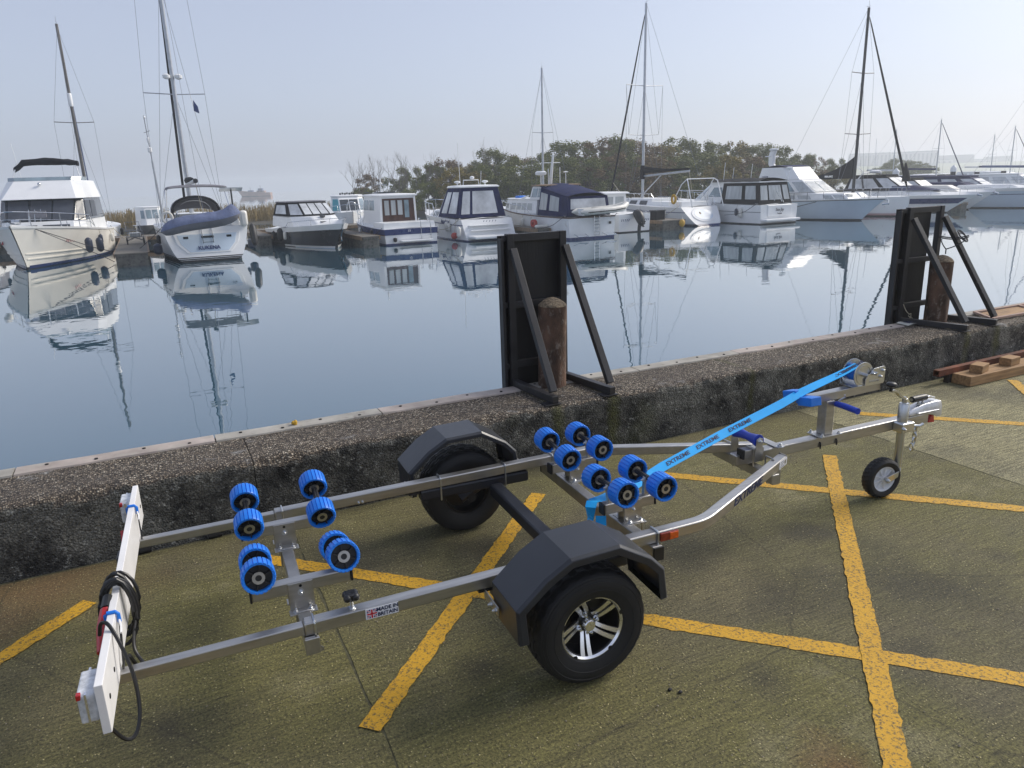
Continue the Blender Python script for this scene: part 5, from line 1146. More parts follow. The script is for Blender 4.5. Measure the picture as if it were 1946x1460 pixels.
# ---- 7 sports cruiser with navy canopy
t = boat('sports_cruiser', 'white sports cruiser with tall navy canopy and clear windows', 'boat', 13.22, 32.75, 91)
h = Hull(t, 7.7, 2.6, 1.12, .88, GEL, rake=1.0, full=2.4, stern=.93, fl=.70, trake=.5, anti=NAVYP)
h.band('navy_line', NAVYP, 0, .99, .72, .76, .012); h.band('boot_stripe', NAVYP, 0, .99, .01, .06, .012, True)
MB().span((-4.55, -1.12, .12), (-3.5, 1.12, .24)).build('swim_platform', GEL, t, smooth=0, bevel=.04)
for z, x in ((.42, -3.78), (.62, -3.66)): MB().span((x-.02, -.95, z), (x+.3, .95, z+.035)).build('transom_step', GEL, t, smooth=0, bevel=.01)
house(t, [(-.8, 1.10), (1.2, .95), (2.6, .40)], [(-.9, 1.0), (.6, .82), (1.6, .35)], .92, 1.22, GEL, 'foredeck', [(0, .3, .75, .2, .8, GLASS), (4, .25, .7, .2, .8, GLASS)], bevel=.05)
house(t, [(-2.9, 1.16), (-.5, 1.10), (1.0, .55)], [(-2.75, .88), (-1.2, .84), (-.55, .52)], .94, 2.20, CANN, 'canopy', [(5, .06, .24, .12, .88, VINYL), (5, .30, .84, .12, .88, VINYL), (4, .12, .40, .14, .86, VINYL), (4, .50, .90, .14, .86, VINYL), (0, .1, .9, .14, .86, VINYL), (1, .1, .9, .2, .84, VINYL), (3, .10, .42, .2, .84, VINYL), (3, .52, .90, .2, .84, VINYL), (2, .05, .95, .1, .5, GLASSP)], GEL, .09, .05)
sq = MB()
for k in range(6): sq.tube([(-1.35-.16*k, 1.325, .70), (-1.43-.16*k, 1.327, .86-.02*(k % 3)), (-1.47-.16*k, 1.325, .72)], .014, 5)
sq.build('name_script', NAVYP, t)
h.rail(.48, .985, .55, 5, .018)
MB().tube([(-2.0, .45, 2.28), (-2.0, .42, 2.52), (-2.0, -.30, 2.52), (-2.0, -.33, 2.28)], .022, 6).build('radar_arch', GEL, t); MB().lathe([(.02, 0), (.10, .03), (.10, .10), (.03, .14)], (-2.0, .0, 2.55), (0, 0, 1), 12).build('beacon', GEL, t)
for y in (.72, -.62): MB().lathe([(.03, 0), (.03, .1), (.14, .14), (.14, .19), (.04, .22)], (-2.0, y, 2.28), (0, 0, 1), 12).build('satellite_dome', GEL, t)
MB().tube([(-1.7, .45, 2.28), (-1.7, .5, 4.1)], .012, 5).build('whip_aerial', GEL, t); MB().tube([(-1.9, -.45, 2.28), (-1.9, -.5, 2.9)], .01, 5).build('aerial', GEL, t)
fender(t, (-2.1, 1.38, .58), FENDW, .42, .09); fender(t, (-3.5, 1.40, .40), FENDW, .45, .10); MB().ball((-3.0, 1.40, .22), .15, 12, 9).build('mooring_buoy', FENDR, t); wire(t, [(-3.0, 1.38, .36), (-2.9, 1.25, .9)], .01, ROPE, 'buoy_line')
sq = MB()
for k in range(5): sq.tube([(-3.60, .28-.14*k, .77), (-3.59, .24-.14*k, .83)], .012, 5)
sq.build('name_script', NAVYP, t)
# ---- 8 old cabin cruiser, navy canopy
t = boat('motor_cruiser', 'old white cabin cruiser with navy cockpit canopy and flat transom', 'boat', 16.62, 30.6, 90)
h = Hull(t, 8.8, 2.5, 1.16, .90, GELO, rake=.8, full=1.9, stern=.90, fl=.74, anti=NAVYP)
h.band('varnished_gunwale', BROWN, 0, .99, .955, 1.01, .022, True); h.band('boot_stripe', NAVYP, 0, .99, .01, .10, .012, True)
house(t, [(-1.3, .98), (1.6, .92), (3.0, .45)], [(-1.3, .90), (1.5, .82), (2.7, .38)], .98, 1.58, GELO, 'forward_cabin', [(4, .08, .24, .25, .75, CURT), (4, .28, .44, .25, .75, CURT), (4, .48, .64, .25, .75, CURT), (4, .68, .84, .25, .75, CURT), (0, .1, .45, .25, .75, CURT), (0, .52, .9, .25, .75, CURT), (3, .2, .8, .3, .7, CURT)], GELO, .05)
house(t, [(-2.0, .92), (-.6, .92), (-.05, .62)], [(-2.0, .84), (-.8, .84), (-.45, .60)], 1.58, 2.16, GELO, 'wheelhouse', [(1, .1, .9, .2, .85, GLASSP), (2, .05, .48, .2, .85, GLASSP), (2, .52, .95, .2, .85, GLASSP), (3, .1, .9, .2, .85, GLASSP), (4, .1, .45, .2, .85, GLASSP), (4, .52, .9, .2, .85, GLASSP), (0, .1, .9, .2, .85, GLASSP)], TEAK, .06, .08)
house(t, [(-4.15, 1.06), (-1.6, 1.08)], [(-4.05, .98), (-1.75, .94)], .93, 1.72, CANN, 'cockpit_canopy', [(3, .08, .92, .36, .88, VINYL), (2, .05, .30, .22, .84, CURT), (2, .40, .72, .22, .84, CURT), (0, .3, .9, .2, .85, CURT)], None, ztop=lambda x: 1.72+(x+4.05)*.17)
rows = []
for i in range(9):
    x = -4.12+2.45*i/8; z = 1.725+(x+4.05)*.17; rows.append([V((x, y, z+.14*cos(y/1.0*pi/2)**.7+.012*sin(i*2.1)+.006)) for y in [-.99+1.98*k/10 for k in range(11)]])
MB().loft(rows, closed=False).build('canopy_roof', CANN, t, smooth=60)
for sg in (-.12, .12): MB().tube([(-4.47, -.2+sg, .12), (-4.45, -.2+sg, .92)], .016, 6).build('transom_ladder', CHROME, t)
for k in range(6): MB().tube([(-4.468, -.32, .18+.13*k), (-4.468, -.08, .18+.13*k)], .014, 6).build('ladder_rung', CHROME, t)
for y in (.62, -.75): MB().tube([(-4.42, y-.26, .22), (-4.72, y-.24, .14), (-4.72, y+.24, .14), (-4.42, y+.26, .22)], .02, 6).build('transom_step', CHROME, t)
MB().box((-4.45, -.85, .62), (.03, .10, .10)).build('exhaust_outlet', POLEK, t)
mx = -.9
MB().tube([(mx, .0, 2.2), (mx-.3, .0, 3.5)], [.09, .04], 8).build('signal_mast', GEL, t); MB().tube([(mx-.2, -.4, 3.15), (mx-.2, .4, 3.15)], .02, 6).build('mast_arm', GEL, t)
MB().lathe([(.05, 0), (.24, .03), (.26, .13), (.18, .19)], (mx+.1, .42, 2.62), (0, 0, 1), 16).build('radar_dome', GEL, t); MB().cyl((mx+.1, .42, 2.2), (mx+.1, .42, 2.62), .03, n=6).build('radar_post', GEL, t)
for y, z in ((-.45, 2.95), (-.75, 2.75), (.15, 2.9)): MB().tube([(mx-.1, y, 2.2), (mx-.1, y, z)], .02, 6).build('aerial_post', GEL, t)
MB().lathe([(.1, 0), (.13, .03), (.02, .06)], (mx-.1, -.75, 2.72), (0, 0, 1), 10).build('aerial_dish', GEL, t)
MB().tube([(.6, .7, 1.62), (-.2, .75, 1.75)], .04, 6).build('boat_hook', GEL, t); h.rail(.40, .985, .34, 5, .014)
MB().span((1.1, .2, 1.62), (1.5, .6, 1.74)).build('roof_bag', BLUE, t, bevel=.04)
# its dinghy, carried across the stern
dg = boat('inflatable_dinghy', 'white inflatable dinghy resting across the old cruiser stern', 'dinghy', 16.95, 26.05, 3)
for sg in (1, -1):
    MB().tube([(-1.22, sg*.30, 1.12), (-1.0, sg*.33, 1.12), (.4, sg*.33, 1.16), (.95, sg*.25, 1.22), (1.28, sg*.04, 1.34)], [.04, .135, .135, .13, .12], 12).build('side_tube', FENDW, dg, smooth=60)
MB().sweep([(-1.0, 0, 1.02), (.5, 0, 1.05), (1.05, 0, 1.18)], .5, .05).build('floor', CANG, dg, smooth=0); MB().span((-1.0, -.24, .98), (-.95, .24, 1.24)).build('transom_board', GEL, dg, smooth=0)
for sg in (1, -1): MB().tube([(-.95, sg*.465, 1.10), (.4, sg*.465, 1.14), (.98, sg*.37, 1.2)], .02, 6).build('rubbing_strip', CANK, dg)
MB().span((-.3, -.3, 1.23), (-.1, .3, 1.26)).build('thwart', CANG, dg, smooth=0)
# ---- mast of a yacht beyond
t = boat('sailing_yacht', 'sailing yacht moored beyond the old cabin cruiser, silver mast showing', 'sailboat', 23.3, 42.6, 90)
h = Hull(t, 7.6, 2.5, 1., .8, GEL, rake=1., full=1.8, stern=.7); house(t, [(-1.2, .7), (1.2, .6), (1.8, .3)], [(-1.2, .6), (1., .5), (1.4, .25)], .8, 1.2, GEL)
mast(t, 0, 1.1, 9.1, .075, POLE, [(5.3, .75)], (3.7, 1.0), (-3.7, .9), None, .9, .04, .12); MB().tube([(-.1, 0, 2.1), (-2.8, 0, 2.1)], .06, 8).build('boom', POLE, t)
# ---- 9 speedboat with outboard
t = boat('speedboat', 'small white speedboat with big black outboard motor', 'boat', 19.95, 30.45, 91)
h = Hull(t, 5.0, 1.85, .95, .80, GEL, rake=.6, stern=.95, fl=.76); h.band('boot_stripe', ANTIK, 0, .99, .0, .06, .01, True)
house(t, [(-.9, .72), (.6, .72), (1.0, .45)], [(-.9, .66), (.35, .66), (.6, .42)], .85, 1.68, GEL, 'wheelhouse', [(1, .1, .9, .3, .85, GLASSP), (2, .1, .9, .3, .85, GLASSP), (3, .1, .9, .3, .85, GLASSP), (4, .1, .45, .3, .85, CURT), (4, .55, .9, .3, .85, CURT), (5, .1, .45, .2, .85, CURT), (5, .55, .9, .2, .85, CURT)], GEL, .09, .16)
for s_ in (.55, -.55):
    sq = MB()
    for k in range(5): sq.tube([(-2.535, s_+.2-.1*k, .50), (-2.535, s_+.16-.1*k, .60)], .012, 5)
    sq.build('name_script', NAVYP, t)
om = boat('outboard_motor', 'black outboard motor tilted on the speedboat transom', 'outboard motor', 19.95, 30.45, 91)
rows = []
for q, (x, z, w, d) in enumerate(((-2.52, .92, .06, .10), (-2.62, .90, .17, .20), (-2.78, .78, .20, .26), (-2.92, .62, .20, .25), (-3.02, .46, .16, .20), (-3.08, .34, .10, .12))):
    rows.append([V((x+d*.62*cos(a), w*sin(a), z-d*.62*cos(a))) for a in [2*pi*k/12 for k in range(12)]])
MB().loft(rows, caps=True).build('cowl', BLACKP, om, smooth=60); MB().loft([[V((x-.07, -.05, z)), V((x+.07, -.04, z)), V((x+.07, .04, z)), V((x-.07, .05, z))] for x, z in ((-2.9, .5), (-2.85, .1), (-2.82, -.2))], caps=True).build('drive_leg', BLACKP, om, smooth=30)
for k in range(3): a = 2*pi*k/3; MB().add([V((-3.16, .02, .40)), V((-3.16, .15*cos(a), .40+.15*sin(a))), V((-3.12, .15*cos(a+.7), .40+.15*sin(a+.7))), V((-3.10, -.02, .40)), V((-3.2, .15*cos(a+.35), .40+.15*sin(a+.35)))], [(0, 1, 4), (0, 4, 2), (3, 2, 4), (3, 4, 1)]).build('propeller_blade', BLACKP, om, smooth=0)
MB().tube([(-3.05, 0, .38), (-3.22, 0, .42)], .06, 8).build('propeller_hub', BLACKP, om)
# ---- 10 yacht with round scoop stern
t = boat('sailing_yacht', 'white sailing yacht with scooped stern, stern frame and black boom cover', 'sailboat', 25.0, 33.1, 91)
h = Hull(t, 8.7, 2.9, 1.12, .90, GEL, rake=1.0, full=1.9, stern=.80, fl=.74, trake=.80, anti=NAVYP, ws=.50, pw=.45)
h.band('cove_line', NAVYP, 0, .98, .70, .735, .008); h.band('boot_stripe', NAVYP, 0, .99, .01, .09, .010, True)
def tp(y, z): p = h.P(0, z/h.zs, 1); return V((p.x, y, z))
plate('transom_scoop', GEL, [(.74*cos(a), .52+.34*sin(a)) for a in [2*pi*k/20 for k in range(20)]], .035, .05)
plate('scoop_step', GELB, [(.58*cos(a), .53+.26*sin(a)) for a in [2*pi*k/20 for k in range(20)]], .042, .05); plate('transom_door', TEAK, [(.14, .55), (.24, .55), (.24, .66), (.14, .66)], .055)
house(t, [(-3.4, 1.0), (-.8, 1.0)], [(-3.3, .92), (-.8, .92)], .85, 1.15, GEL, 'cockpit_coaming'); house(t, [(-.8, .98), (1.6, .8), (2.8, .35)], [(-.8, .80), (1.5, .6), (2.3, .25)], .88, 1.30, GEL, 'coachroof', [(4, .55, .85, .25, .75, GLASS), (4, .12, .42, .25, .75, GLASS), (0, .15, .45, .25, .75, GLASS), (0, .55, .85, .25, .75, GLASS)])
for y in (-.95, .95): MB().tube([(-4.2, y*1.05, .9), (-3.75, y, 2.15), (-3.6, y*.9, 2.25)], .028, 6).build('stern_frame', GEL, t); MB().tube([(-2.7, y*1.12, 1.0), (-3.3, y, 2.0), (-3.6, y*.9, 2.25)], .024, 6).build('stern_frame', GEL, t)
MB().tube([(-3.6, -.855, 2.25), (-3.6, .855, 2.25)], .028, 6).build('stern_frame', GEL, t); h.rail(.03, .30, .5, 3, .014, close_bow=False)
MB().tube([(-3.2+.0*a, 1.28, 1.30)]*0+[(-3.1+.14*cos(2*pi*a/14), 1.26, 1.30+.20*sin(2*pi*a/14)) for a in range(14)], .055, 8, closed=True, up=(0, 1, 0)).build('horseshoe_buoy', YLUMP, t)
mast(t, 1.10, 1.3, 11.1, .08, POLE, [(7.1, 1.2), (4.6, 1.0)], (4.25, 1.15), (-4.2, .95), CANK, 1.2, .055, .05)
rows = []
for i in range(9):
    u = i/8; x = 1.02-3.75*u; rows.append([V((x, .085*(1-.55*u)*cos(a), 2.66+.10*u+(.30*(1-u)**2.2+.10)*.5*(1+sin(a))-.06)) for a in [2*pi*k/10 for k in range(10)]])
MB().loft(rows, caps=True).build('sail_cover', CANK, t, smooth=60); MB().tube([(1.0, 0, 2.46), (-2.75, 0, 2.64)], .05, 8).build('boom', POLE, t)
MB().lathe([(.11, 2.3), (.15, 2.4), (.13, 3.0), (.06, 3.05)], (1.1, 0, 0), (0, 0, 1), 10).build('mast_cover', CANK, t)
MB().tube([(1.05, 0, 1.5), (-.5, 0, 2.5)], .03, 6).build('vang', POLE, t); wire(t, [(4.0, 0, 2.2), (2.5, .4, 1.5), (1.2, .5, 1.25)], .016, ROPE, 'sheet'); wire(t, [(-2.7, 0, 2.7), (-3.4, .3, 1.4)], .012, ROPE, 'mainsheet')
h.rail(.70, .985, .45, 3, .014)
# ---- 11 aft canopy cruiser Sea Jay
t = boat('motor_cruiser', 'white cruiser, stern to us, with dark canopy and black roof cover', 'boat', 27.92, 30.9, 91)
h = Hull(t, 7.6, 2.6, 1.12, .92, GEL, rake=.8, full=2.3, stern=.95, fl=.76, anti=ANTIK); h.band('boot_stripe', ANTIK, 0, .99, .0, .045, .012, True); h.band('grey_line', CANG, 0, .99, .62, .65, .008)
MB().span((-4.15, -1.15, .14), (-3.75, 1.15, .26)).build('swim_platform', GEL, t, smooth=0, bevel=.04)
MB().loft([[V((-3.86, y, .36)), V((-3.86, y, .9)), V((-3.70, y, .96)), V((-3.70, y, .36))] for y in (-.80, .80)], caps=True).build('transom_bench', GEL, t, smooth=0, bevel=.03)
text('name_lettering', 'Sea Jay', .20, CANG, t, (-3.872, .03, .68), (0, -1, 0), (0, 0, 1), .006, .001, .15); text('name_lettering', 'Torquay', .09, CANG, t, (-3.872, .03, .50), (0, -1, 0), (0, 0, 1), .006)
house(t, [(-3.55, 1.10), (-.9, 1.12)], [(-3.3, .96), (-.9, .94)], .95, 2.02, CANK, 'cockpit_canopy', [(3, .05, .27, .18, .82, CURT), (3, .32, .72, .18, .82, CURT), (3, .78, .95, .18, .82, CURT), (2, .12, .55, .22, .82, CURT), (2, .65, .92, .22, .82, CURT), (0, .1, .5, .22, .82, CURT), (0, .55, .9, .22, .82, CURT)])
rows = []
for i in range(8):
    x = -3.35+3.6*i/7; rows.append([V((x, y, 2.03+.16*cos(y/1.05*pi/2)+.015*sin(i*2.6+y*3))) for y in [-1.04+2.08*k/10 for k in range(11)]])
MB().loft(rows, closed=False).build('roof_cover', CANK, t, smooth=60); MB().span((-3.4, -1.0, 1.98), (-.8, 1.0, 2.028)).build('roof_edge', GEL, t, smooth=0)
house(t, [(-1.1, 1.06), (.9, 1.0), (2.0, .5)], [(-1.1, .92), (-.1, .86), (.55, .45)], 1.0, 1.98, GEL, 'forward_cabin', [(4, .25, .92, .30, .78, GLASSP, 'window', .25), (0, .1, .7, .3, .78, GLASSP), (1, .1, .9, .2, .85, GLASSP), (2, .06, .94, .2, .85, GLASSP), (3, .1, .9, .2, .85, GLASSP)], GEL, .08)
for x, y, z in ((-.5, .6, 3.0), (-1.2, -.6, 2.9), (-.2, -.3, 2.75)): MB().tube([(x, y, 2.1), (x-.08, y, z)], .014, 5).build('aerial', GEL, t)
MB().tube([(-3.3, -.95, 2.05), (-3.35, -1.0, 2.55)], .018, 6).build('radar_post', CHROME, t); MB().lathe([(.05, 0), (.17, .03), (.17, .10), (.1, .13)], (-3.36, -1.0, 2.55), (0, 0, 1), 14).build('radar_dome', GEL, t)
MB().tube([(-3.72, -.25, 1.05), (-3.5, -.05, 1.55), (-3.66, .2, 1.1)], .014, 6).build('bicycle_rack', CHROME, t); MB().tube([(-3.6, -.5, 1.0), (-3.55, -.1, 1.6)], .014, 6).build('bicycle_rack', CHROME, t)
fender(t, (-2.6, 1.36, .55), FENDW, .5, .09); fender(t, (-1.0, 1.40, .6), FENDW, .5, .09); h.rail(.55, .985, .5, 4, .016)
# ---- 12 flybridge cruiser, bow right
t = boat('motor_cruiser', 'pale flybridge cruiser with raked bow, lying right of the dark canopied cruiser', 'boat', 31.9, 28.45, -90)
h = Hull(t, 8.4, 2.95, 1.06, .92, GELB, rake=1.25, full=2.4, stern=.92, fl=.58, anti=ANTIK, deck=GEL); h.band('rubbing_strake', CANK, 0, 1, .955, .985, .02); h.band('boot_stripe', ANTIK, 0, .985, .0, .07, .012)
h.band('toe_rail', GEL, 0, 1, .985, 1.03, .03)
house(t, [(-3.6, 1.20), (1.5, 1.10), (2.6, .5)], [(-3.6, 1.10), (1.1, .98), (2.1, .45)], .98, 1.32, GEL, 'coachroof', [(0, .50, .66, .2, .75, CURT), (0, .70, .86, .2, .75, CURT), (1, .1, .45, .2, .75, CURT), (1, .52, .9, .2, .75, CURT), (0, .2, .45, .2, .75, CURT), (4, .1, .3, .2, .75, CURT), (4, .4, .6, .2, .75, CURT)])
house(t, [(-3.2, 1.12), (-.1, 1.10), (.75, .80)], [(-3.2, 1.02), (-.9, 1.0), (-.35, .70)], 1.32, 2.02, GEL, 'saloon', [(0, .08, .30, .15, .85, GLASSP), (0, .36, .58, .15, .85, GLASSP), (0, .64, .94, .15, .85, GLASSP), (1, .08, .92, .12, .85, CURT), (2, .04, .48, .12, .85, CURT), (2, .52, .96, .12, .85, CURT), (3, .1, .9, .12, .85, CURT), (4, .1, .5, .15, .85, GLASSP), (5, .1, .9, .1, .9, GLASS)])
house(t, [(-3.1, 1.06), (-.95, 1.04), (-.45, .74)], [(-2.9, .98), (-1.5, .94), (-1.1, .66)], 2.03, 2.68, GEL, 'flybridge'); MB().loft([[V((x, y, z)) for y in (-.95, -.5, 0, .5, .95)] for x, z in ((-2.9, 2.69), (-2.0, 2.80), (-1.15, 2.70))], closed=False).build('flybridge_cover', CANN, t, smooth=60)
MB().loft([[V((x-.18, -.10, z)), V((x+.18, -.10, z)), V((x+.18, .10, z)), V((x-.18, .10, z))] for x, z in ((-3.0, 2.6), (-3.2, 2.9), (-3.2, 3.35), (-3.1, 3.6))], caps=True).build('radar_mast', GEL, t, smooth=30, bevel=.04); MB().lathe([(.1, 0), (.24, .02), (.24, .10), (.1, .13)], (-3.1, 0, 3.6), (0, 0, 1), 14).build('radar_dome', GEL, t)
MB().tube([(-3.2, -.5, 3.3), (-3.2, .5, 3.3)], .03, 6).build('mast_arm', GEL, t); MB().ball((-.95, -.3, 2.4), .07).build('horn', POLEK, t); text('name_lettering', 'OYSTER', .13, NAVYP, t, (-2.6, -1.045, 2.2), (1, 0, 0), (0, 0, 1), .006)
h.rail(.30, .985, .40, 7, .012, m=POLEK); wire(t, [h.P(.72, .93, -1)+V((0, -.03, 0)), h.P(.45, .45, -1)+V((0, -.15, 0)), h.P(.1, .35, -1)+V((0, -.3, 0))], .014, ROPED, 'mooring_line')
MB().tube([(4.0, 0, 1.05), (4.35, 0, 1.0), (4.35, 0, .85)], .04, 6).build('anchor_shank', CHROME, t); MB().tube([(4.2, -.22, .80), (4.38, 0, .84), (4.2, .22, .80)], .04, 6).build('anchor_fluke', CHROME, t); MB().box((2.2, -.2, 1.20), (.35, .35, .18)).build('liferaft', FENDW, t, bevel=.04)
# ---- 13 racing yacht, plumb bow
t = boat('sailing_yacht', 'racing yacht with plumb bow, red stripes, dark mast and black sail cover', 'sailboat', 35.65, 30.5, -90)
h = Hull(t, 9.6, 3.0, 1.02, .92, GEL, rake=.05, full=1.7, stern=.92, fl=.82, anti=ANTIK); h.band('red_stripe', REDP, 0, .998, .07, .11, .008); h.band('red_stripe', REDP, 0, .998, .15, .17, .008)
house(t, [(-1.6, .9), (.8, .8), (2.2, .3)], [(-1.6, .75), (.7, .6), (1.8, .2)], .95, 1.22, GEL, 'coachroof', [(0, .2, .8, .3, .7, GLASS), (4, .2, .8, .3, .7, GLASS)])
p = h.P(.90, .55, -1); text('sail_number', '20', .34, REDP, t, p+V((-.25, -.06, 0)), (1, .22, 0), (0, 0, 1), .008, .004)
mast(t, 1.3, 1.15, 10.6, .085, POLEK, [(4.3, 1.0), (7.4, .85)], (4.72, 1.05), (-4.5, 1.0), CANK, 1.2, .065, .05)
rows = []
for i in range(9):
    u = i/8; x = 1.22-3.9*u; rows.append([V((x, .10*(1-.5*u)*cos(a), 1.95+(1.05*(1-u)**2.6+.16)*.5*(1+sin(a)))) for a in [2*pi*k/10 for k in range(10)]])
MB().loft(rows, caps=True).build('sail_cover', CANK, t, smooth=60); text('cover_lettering', 'ass.org', .20, GEL, t, (-.35, -.115, 2.13), (1, 0, 0), (0, 0, 1), .01, .004)
rows = [[V((4.70-.10*k, w*s_, 1.15+.42*k)) for s_, w in ((-1, w_), (0, w_*1.3), (1, w_))] for k, w_ in ((0, .03), (1, .16), (2.2, .02))]
MB().loft([[V((4.62, -.20, 1.8)), V((4.2, 0, 1.75)), V((4.62, .20, 1.8)), V((4.68, 0, 1.8))], [V((4.36, -.05, 2.7)), V((4.30, 0, 2.7)), V((4.36, .05, 2.7)), V((4.38, 0, 2.7))]], caps=True).build('genoa_bag', CANK, t, smooth=40)
h.rail(.55, .99, .46, 6, .013, m=CHROME)
# ---- 14 navy banded sports cruiser
t = boat('sports_cruiser', 'sports cruiser with navy hull band and dark canopy, bow to the right', 'boat', 39.75, 29.1, -90)
h = Hull(t, 8.8, 2.75, .98, .88, GEL, rake=1.7, full=2.5, stern=.92, fl=.60, camber=.14); h.band('navy_band', NAVYP, 0, .985, .52, .82, .014)
house(t, [(-3.4, 1.15), (1.2, 1.0), (3.0, .35)], [(-3.3, 1.06), (.4, .9), (1.8, .3)], .90, 1.22, GEL, 'foredeck', bevel=.05); house(t, [(-.8, .98), (.9, .85), (2.2, .3)], [(-1.2, .85), (-.3, .75), (.6, .25)], 1.2, 1.48, CANN, 'screen_cover', bevel=.04)
house(t, [(-3.3, 1.06), (-.5, 1.02), (.55, .62)], [(-3.0, .88), (-1.5, .86), (-.9, .52)], 1.22, 2.06, CANK, 'canopy', [(0, .1, .48, .15, .82, VINYL), (0, .54, .92, .15, .82, VINYL), (1, .1, .9, .15, .82, VINYL), (2, .04, .48, .12, .85, VINYL), (2, .52, .96, .12, .85, VINYL), (3, .1, .9, .15, .82, VINYL)], CANK, .06)
MB().lathe([(.1, 0), (.30, .03), (.30, .12), (.15, .17)], (-2.0, 0, 2.22), (0, 0, 1), 16).build('radar_dome', GEL, t); MB().tube([(-2.4, -.95, 1.9), (-2.2, -.8, 2.25), (-2.2, .8, 2.25), (-2.4, .95, 1.9)], .04, 6).build('radar_arch', GEL, t); MB().tube([(-2.2, -.7, 2.25), (-2.9, -.7, 2.7)], .02, 5).build('aerial', GEL, t); MB().tube([(-2.6, .7, 2.25), (-2.7, .7, 4.2)], .012, 5).build('whip_aerial', GEL, t)
h.rail(.45, .985, .28, 5, .012); MB().tube([h.P(.70, .62, -1)+V((-.2, -.03, 0)), h.P(.74, .62, -1)+V((0, -.03, 0))], .05, 8).build('porthole', CHROME, t); MB().tube([(4.3, 0, .98), (4.6, 0, .92)], .05, 6).build('anchor', CHROME, t)
# ---- 15 cruiser behind, 16 cruiser at the right edge
t = boat('sports_cruiser', 'white sports cruiser with beige screen panels, behind the navy banded one', 'boat', 43.1, 30.2, -90)
h = Hull(t, 8.6, 2.6, 1.0, .9, GEL, rake=1.4, full=2.4, fl=.62, camber=.15); house(t, [(-3.2, 1.05), (-.2, 1.0), (.7, .6)], [(-2.9, .86), (-1.0, .84), (-.5, .5)], 1.05, 1.80, CANK, 'canopy', [(0, .1, .9, .15, .82, VINYL), (1, .1, .9, .15, .82, VINYL), (2, .04, .48, .12, .85, VINYL), (2, .52, .96, .12, .85, VINYL)], CANK, .05); house(t, [(-.4, 1.0), (1.2, .9), (2.6, .35)], [(-.4, .9), (.6, .7), (1.6, .25)], .95, 1.40, GELW, 'foredeck', [(0, .2, .8, .2, .7, VINYL)], bevel=.06); h.rail(.5, .985, .26, 4, .012); MB().tube([(4.2, 0, 1.0), (4.5, 0, .9)], .06, 6).build('anchor', CHROME, t)
t = boat('sports_cruiser', 'large pale blue hulled cruiser with navy cockpit cover at the right edge', 'boat', 45.9, 28.7, -92)
h = Hull(t, 9.8, 2.9, 1.15, 1.0, GELB, rake=1.6, full=2.5, fl=.62, camber=.16, deck=GEL); h.band('deck_moulding', GEL, 0, 1, .88, 1.04, .03); h.band('navy_line', NAVYP, 0, .99, .70, .73, .010); h.band('boot_stripe', ANTIK, 0, .985, .0, .05, .01)
house(t, [(-.6, 1.1), (1.6, .95), (3.2, .35)], [(-.6, 1.0), (.9, .8), (2.2, .3)], 1.02, 1.34, GEL, 'foredeck', bevel=.06); house(t, [(-4.4, 1.15), (-.8, 1.1), (.6, .6)], [(-4.2, .95), (-2.0, .8), (-.9, .4)], 1.05, 1.52, CANN, 'cockpit_cover', bevel=.08); h.rail(.08, .985, .22, 8, .012); MB().tube([h.P(.55, .6, -1)+V((-.12, -.02, 0)), h.P(.58, .6, -1)+V((0, -.02, 0))], .04, 8).build('porthole', POLEK, t)

# ---- fenders, cleats and lines for the row
for k, h in enumerate(HULLS):
    if h.L < 4.9: continue
    for i, (u, sg) in enumerate(((.22, 1), (.48, 1), (.30, -1), (.55, -1))):
        if (k+i) % 5 == 4: continue
        p = h.P(u, .62, sg)+V((0, sg*.10, 0)); fender(h.root, p, (FENDW, FENDN, FENDW, FENDK)[(k+i) % 4], .36, .075); wire(h.root, [p+V((0, 0, .18)), h.P(u, 1, sg)+V((0, -sg*.03, .03))], .007, ROPE, 'fender_line')
    for u, sg in ((.05, 1), (.05, -1), (.82, 1), (.82, -1)):
        p = h.P(u, 1, sg); MB().tube([p+V((-.08, -sg*.07, .06)), p+V((.08, -sg*.07, .06))], .015, 5).build('cleat', CHROME, h.root)
    e = h.P(.05, 1, 1); wire(h.root, crv([e+V((0, -.06, .06)), e+V((.5, .35, -.35)), e+V((1.3, .75, -h.zs+.46))], 5), .012, ROPED if k % 2 else ROPE, 'mooring_line')
# ---- far boats and yachts at the right, beyond the row
def far_boat(x, y, yaw, L, B, cabm, label, mst=0, cov=None):
    t = boat('moored_boat', label, 'boat', x, y, yaw, 'boats moored far off at the right'); h = Hull(t, L, B, 1.1, .9, GEL, rake=1., fl=.65, full=2.2)
    house(t, [(-L*.36, B*.38), (L*.10, B*.36), (L*.24, B*.2)], [(-L*.33, B*.32), (-L*.02, B*.30), (L*.06, B*.18)], .95, 1.75, cabm, 'cabin', [(0, .1, .45, .25, .8, VINYL), (0, .55, .9, .25, .8, VINYL), (1, .1, .9, .2, .8, VINYL), (2, .06, .94, .2, .8, VINYL), (3, .1, .9, .2, .8, VINYL), (4, .1, .9, .25, .8, VINYL)], GEL if cabm != CANN else CANN, .08)
    if mst: mast(t, .8, 1.2, mst, .055, POLE, [(mst*.62, .8)], (L*.47, 1.1), (-L*.47, 1.0), cov, 1.0, .05, .1, .006); MB().tube([(.7, 0, 2.3), (-2.6, 0, 2.4)], .09, 8).build('boom', cov or POLE, t)
    else: h.rail(.5, .98, .4, 4, .018)
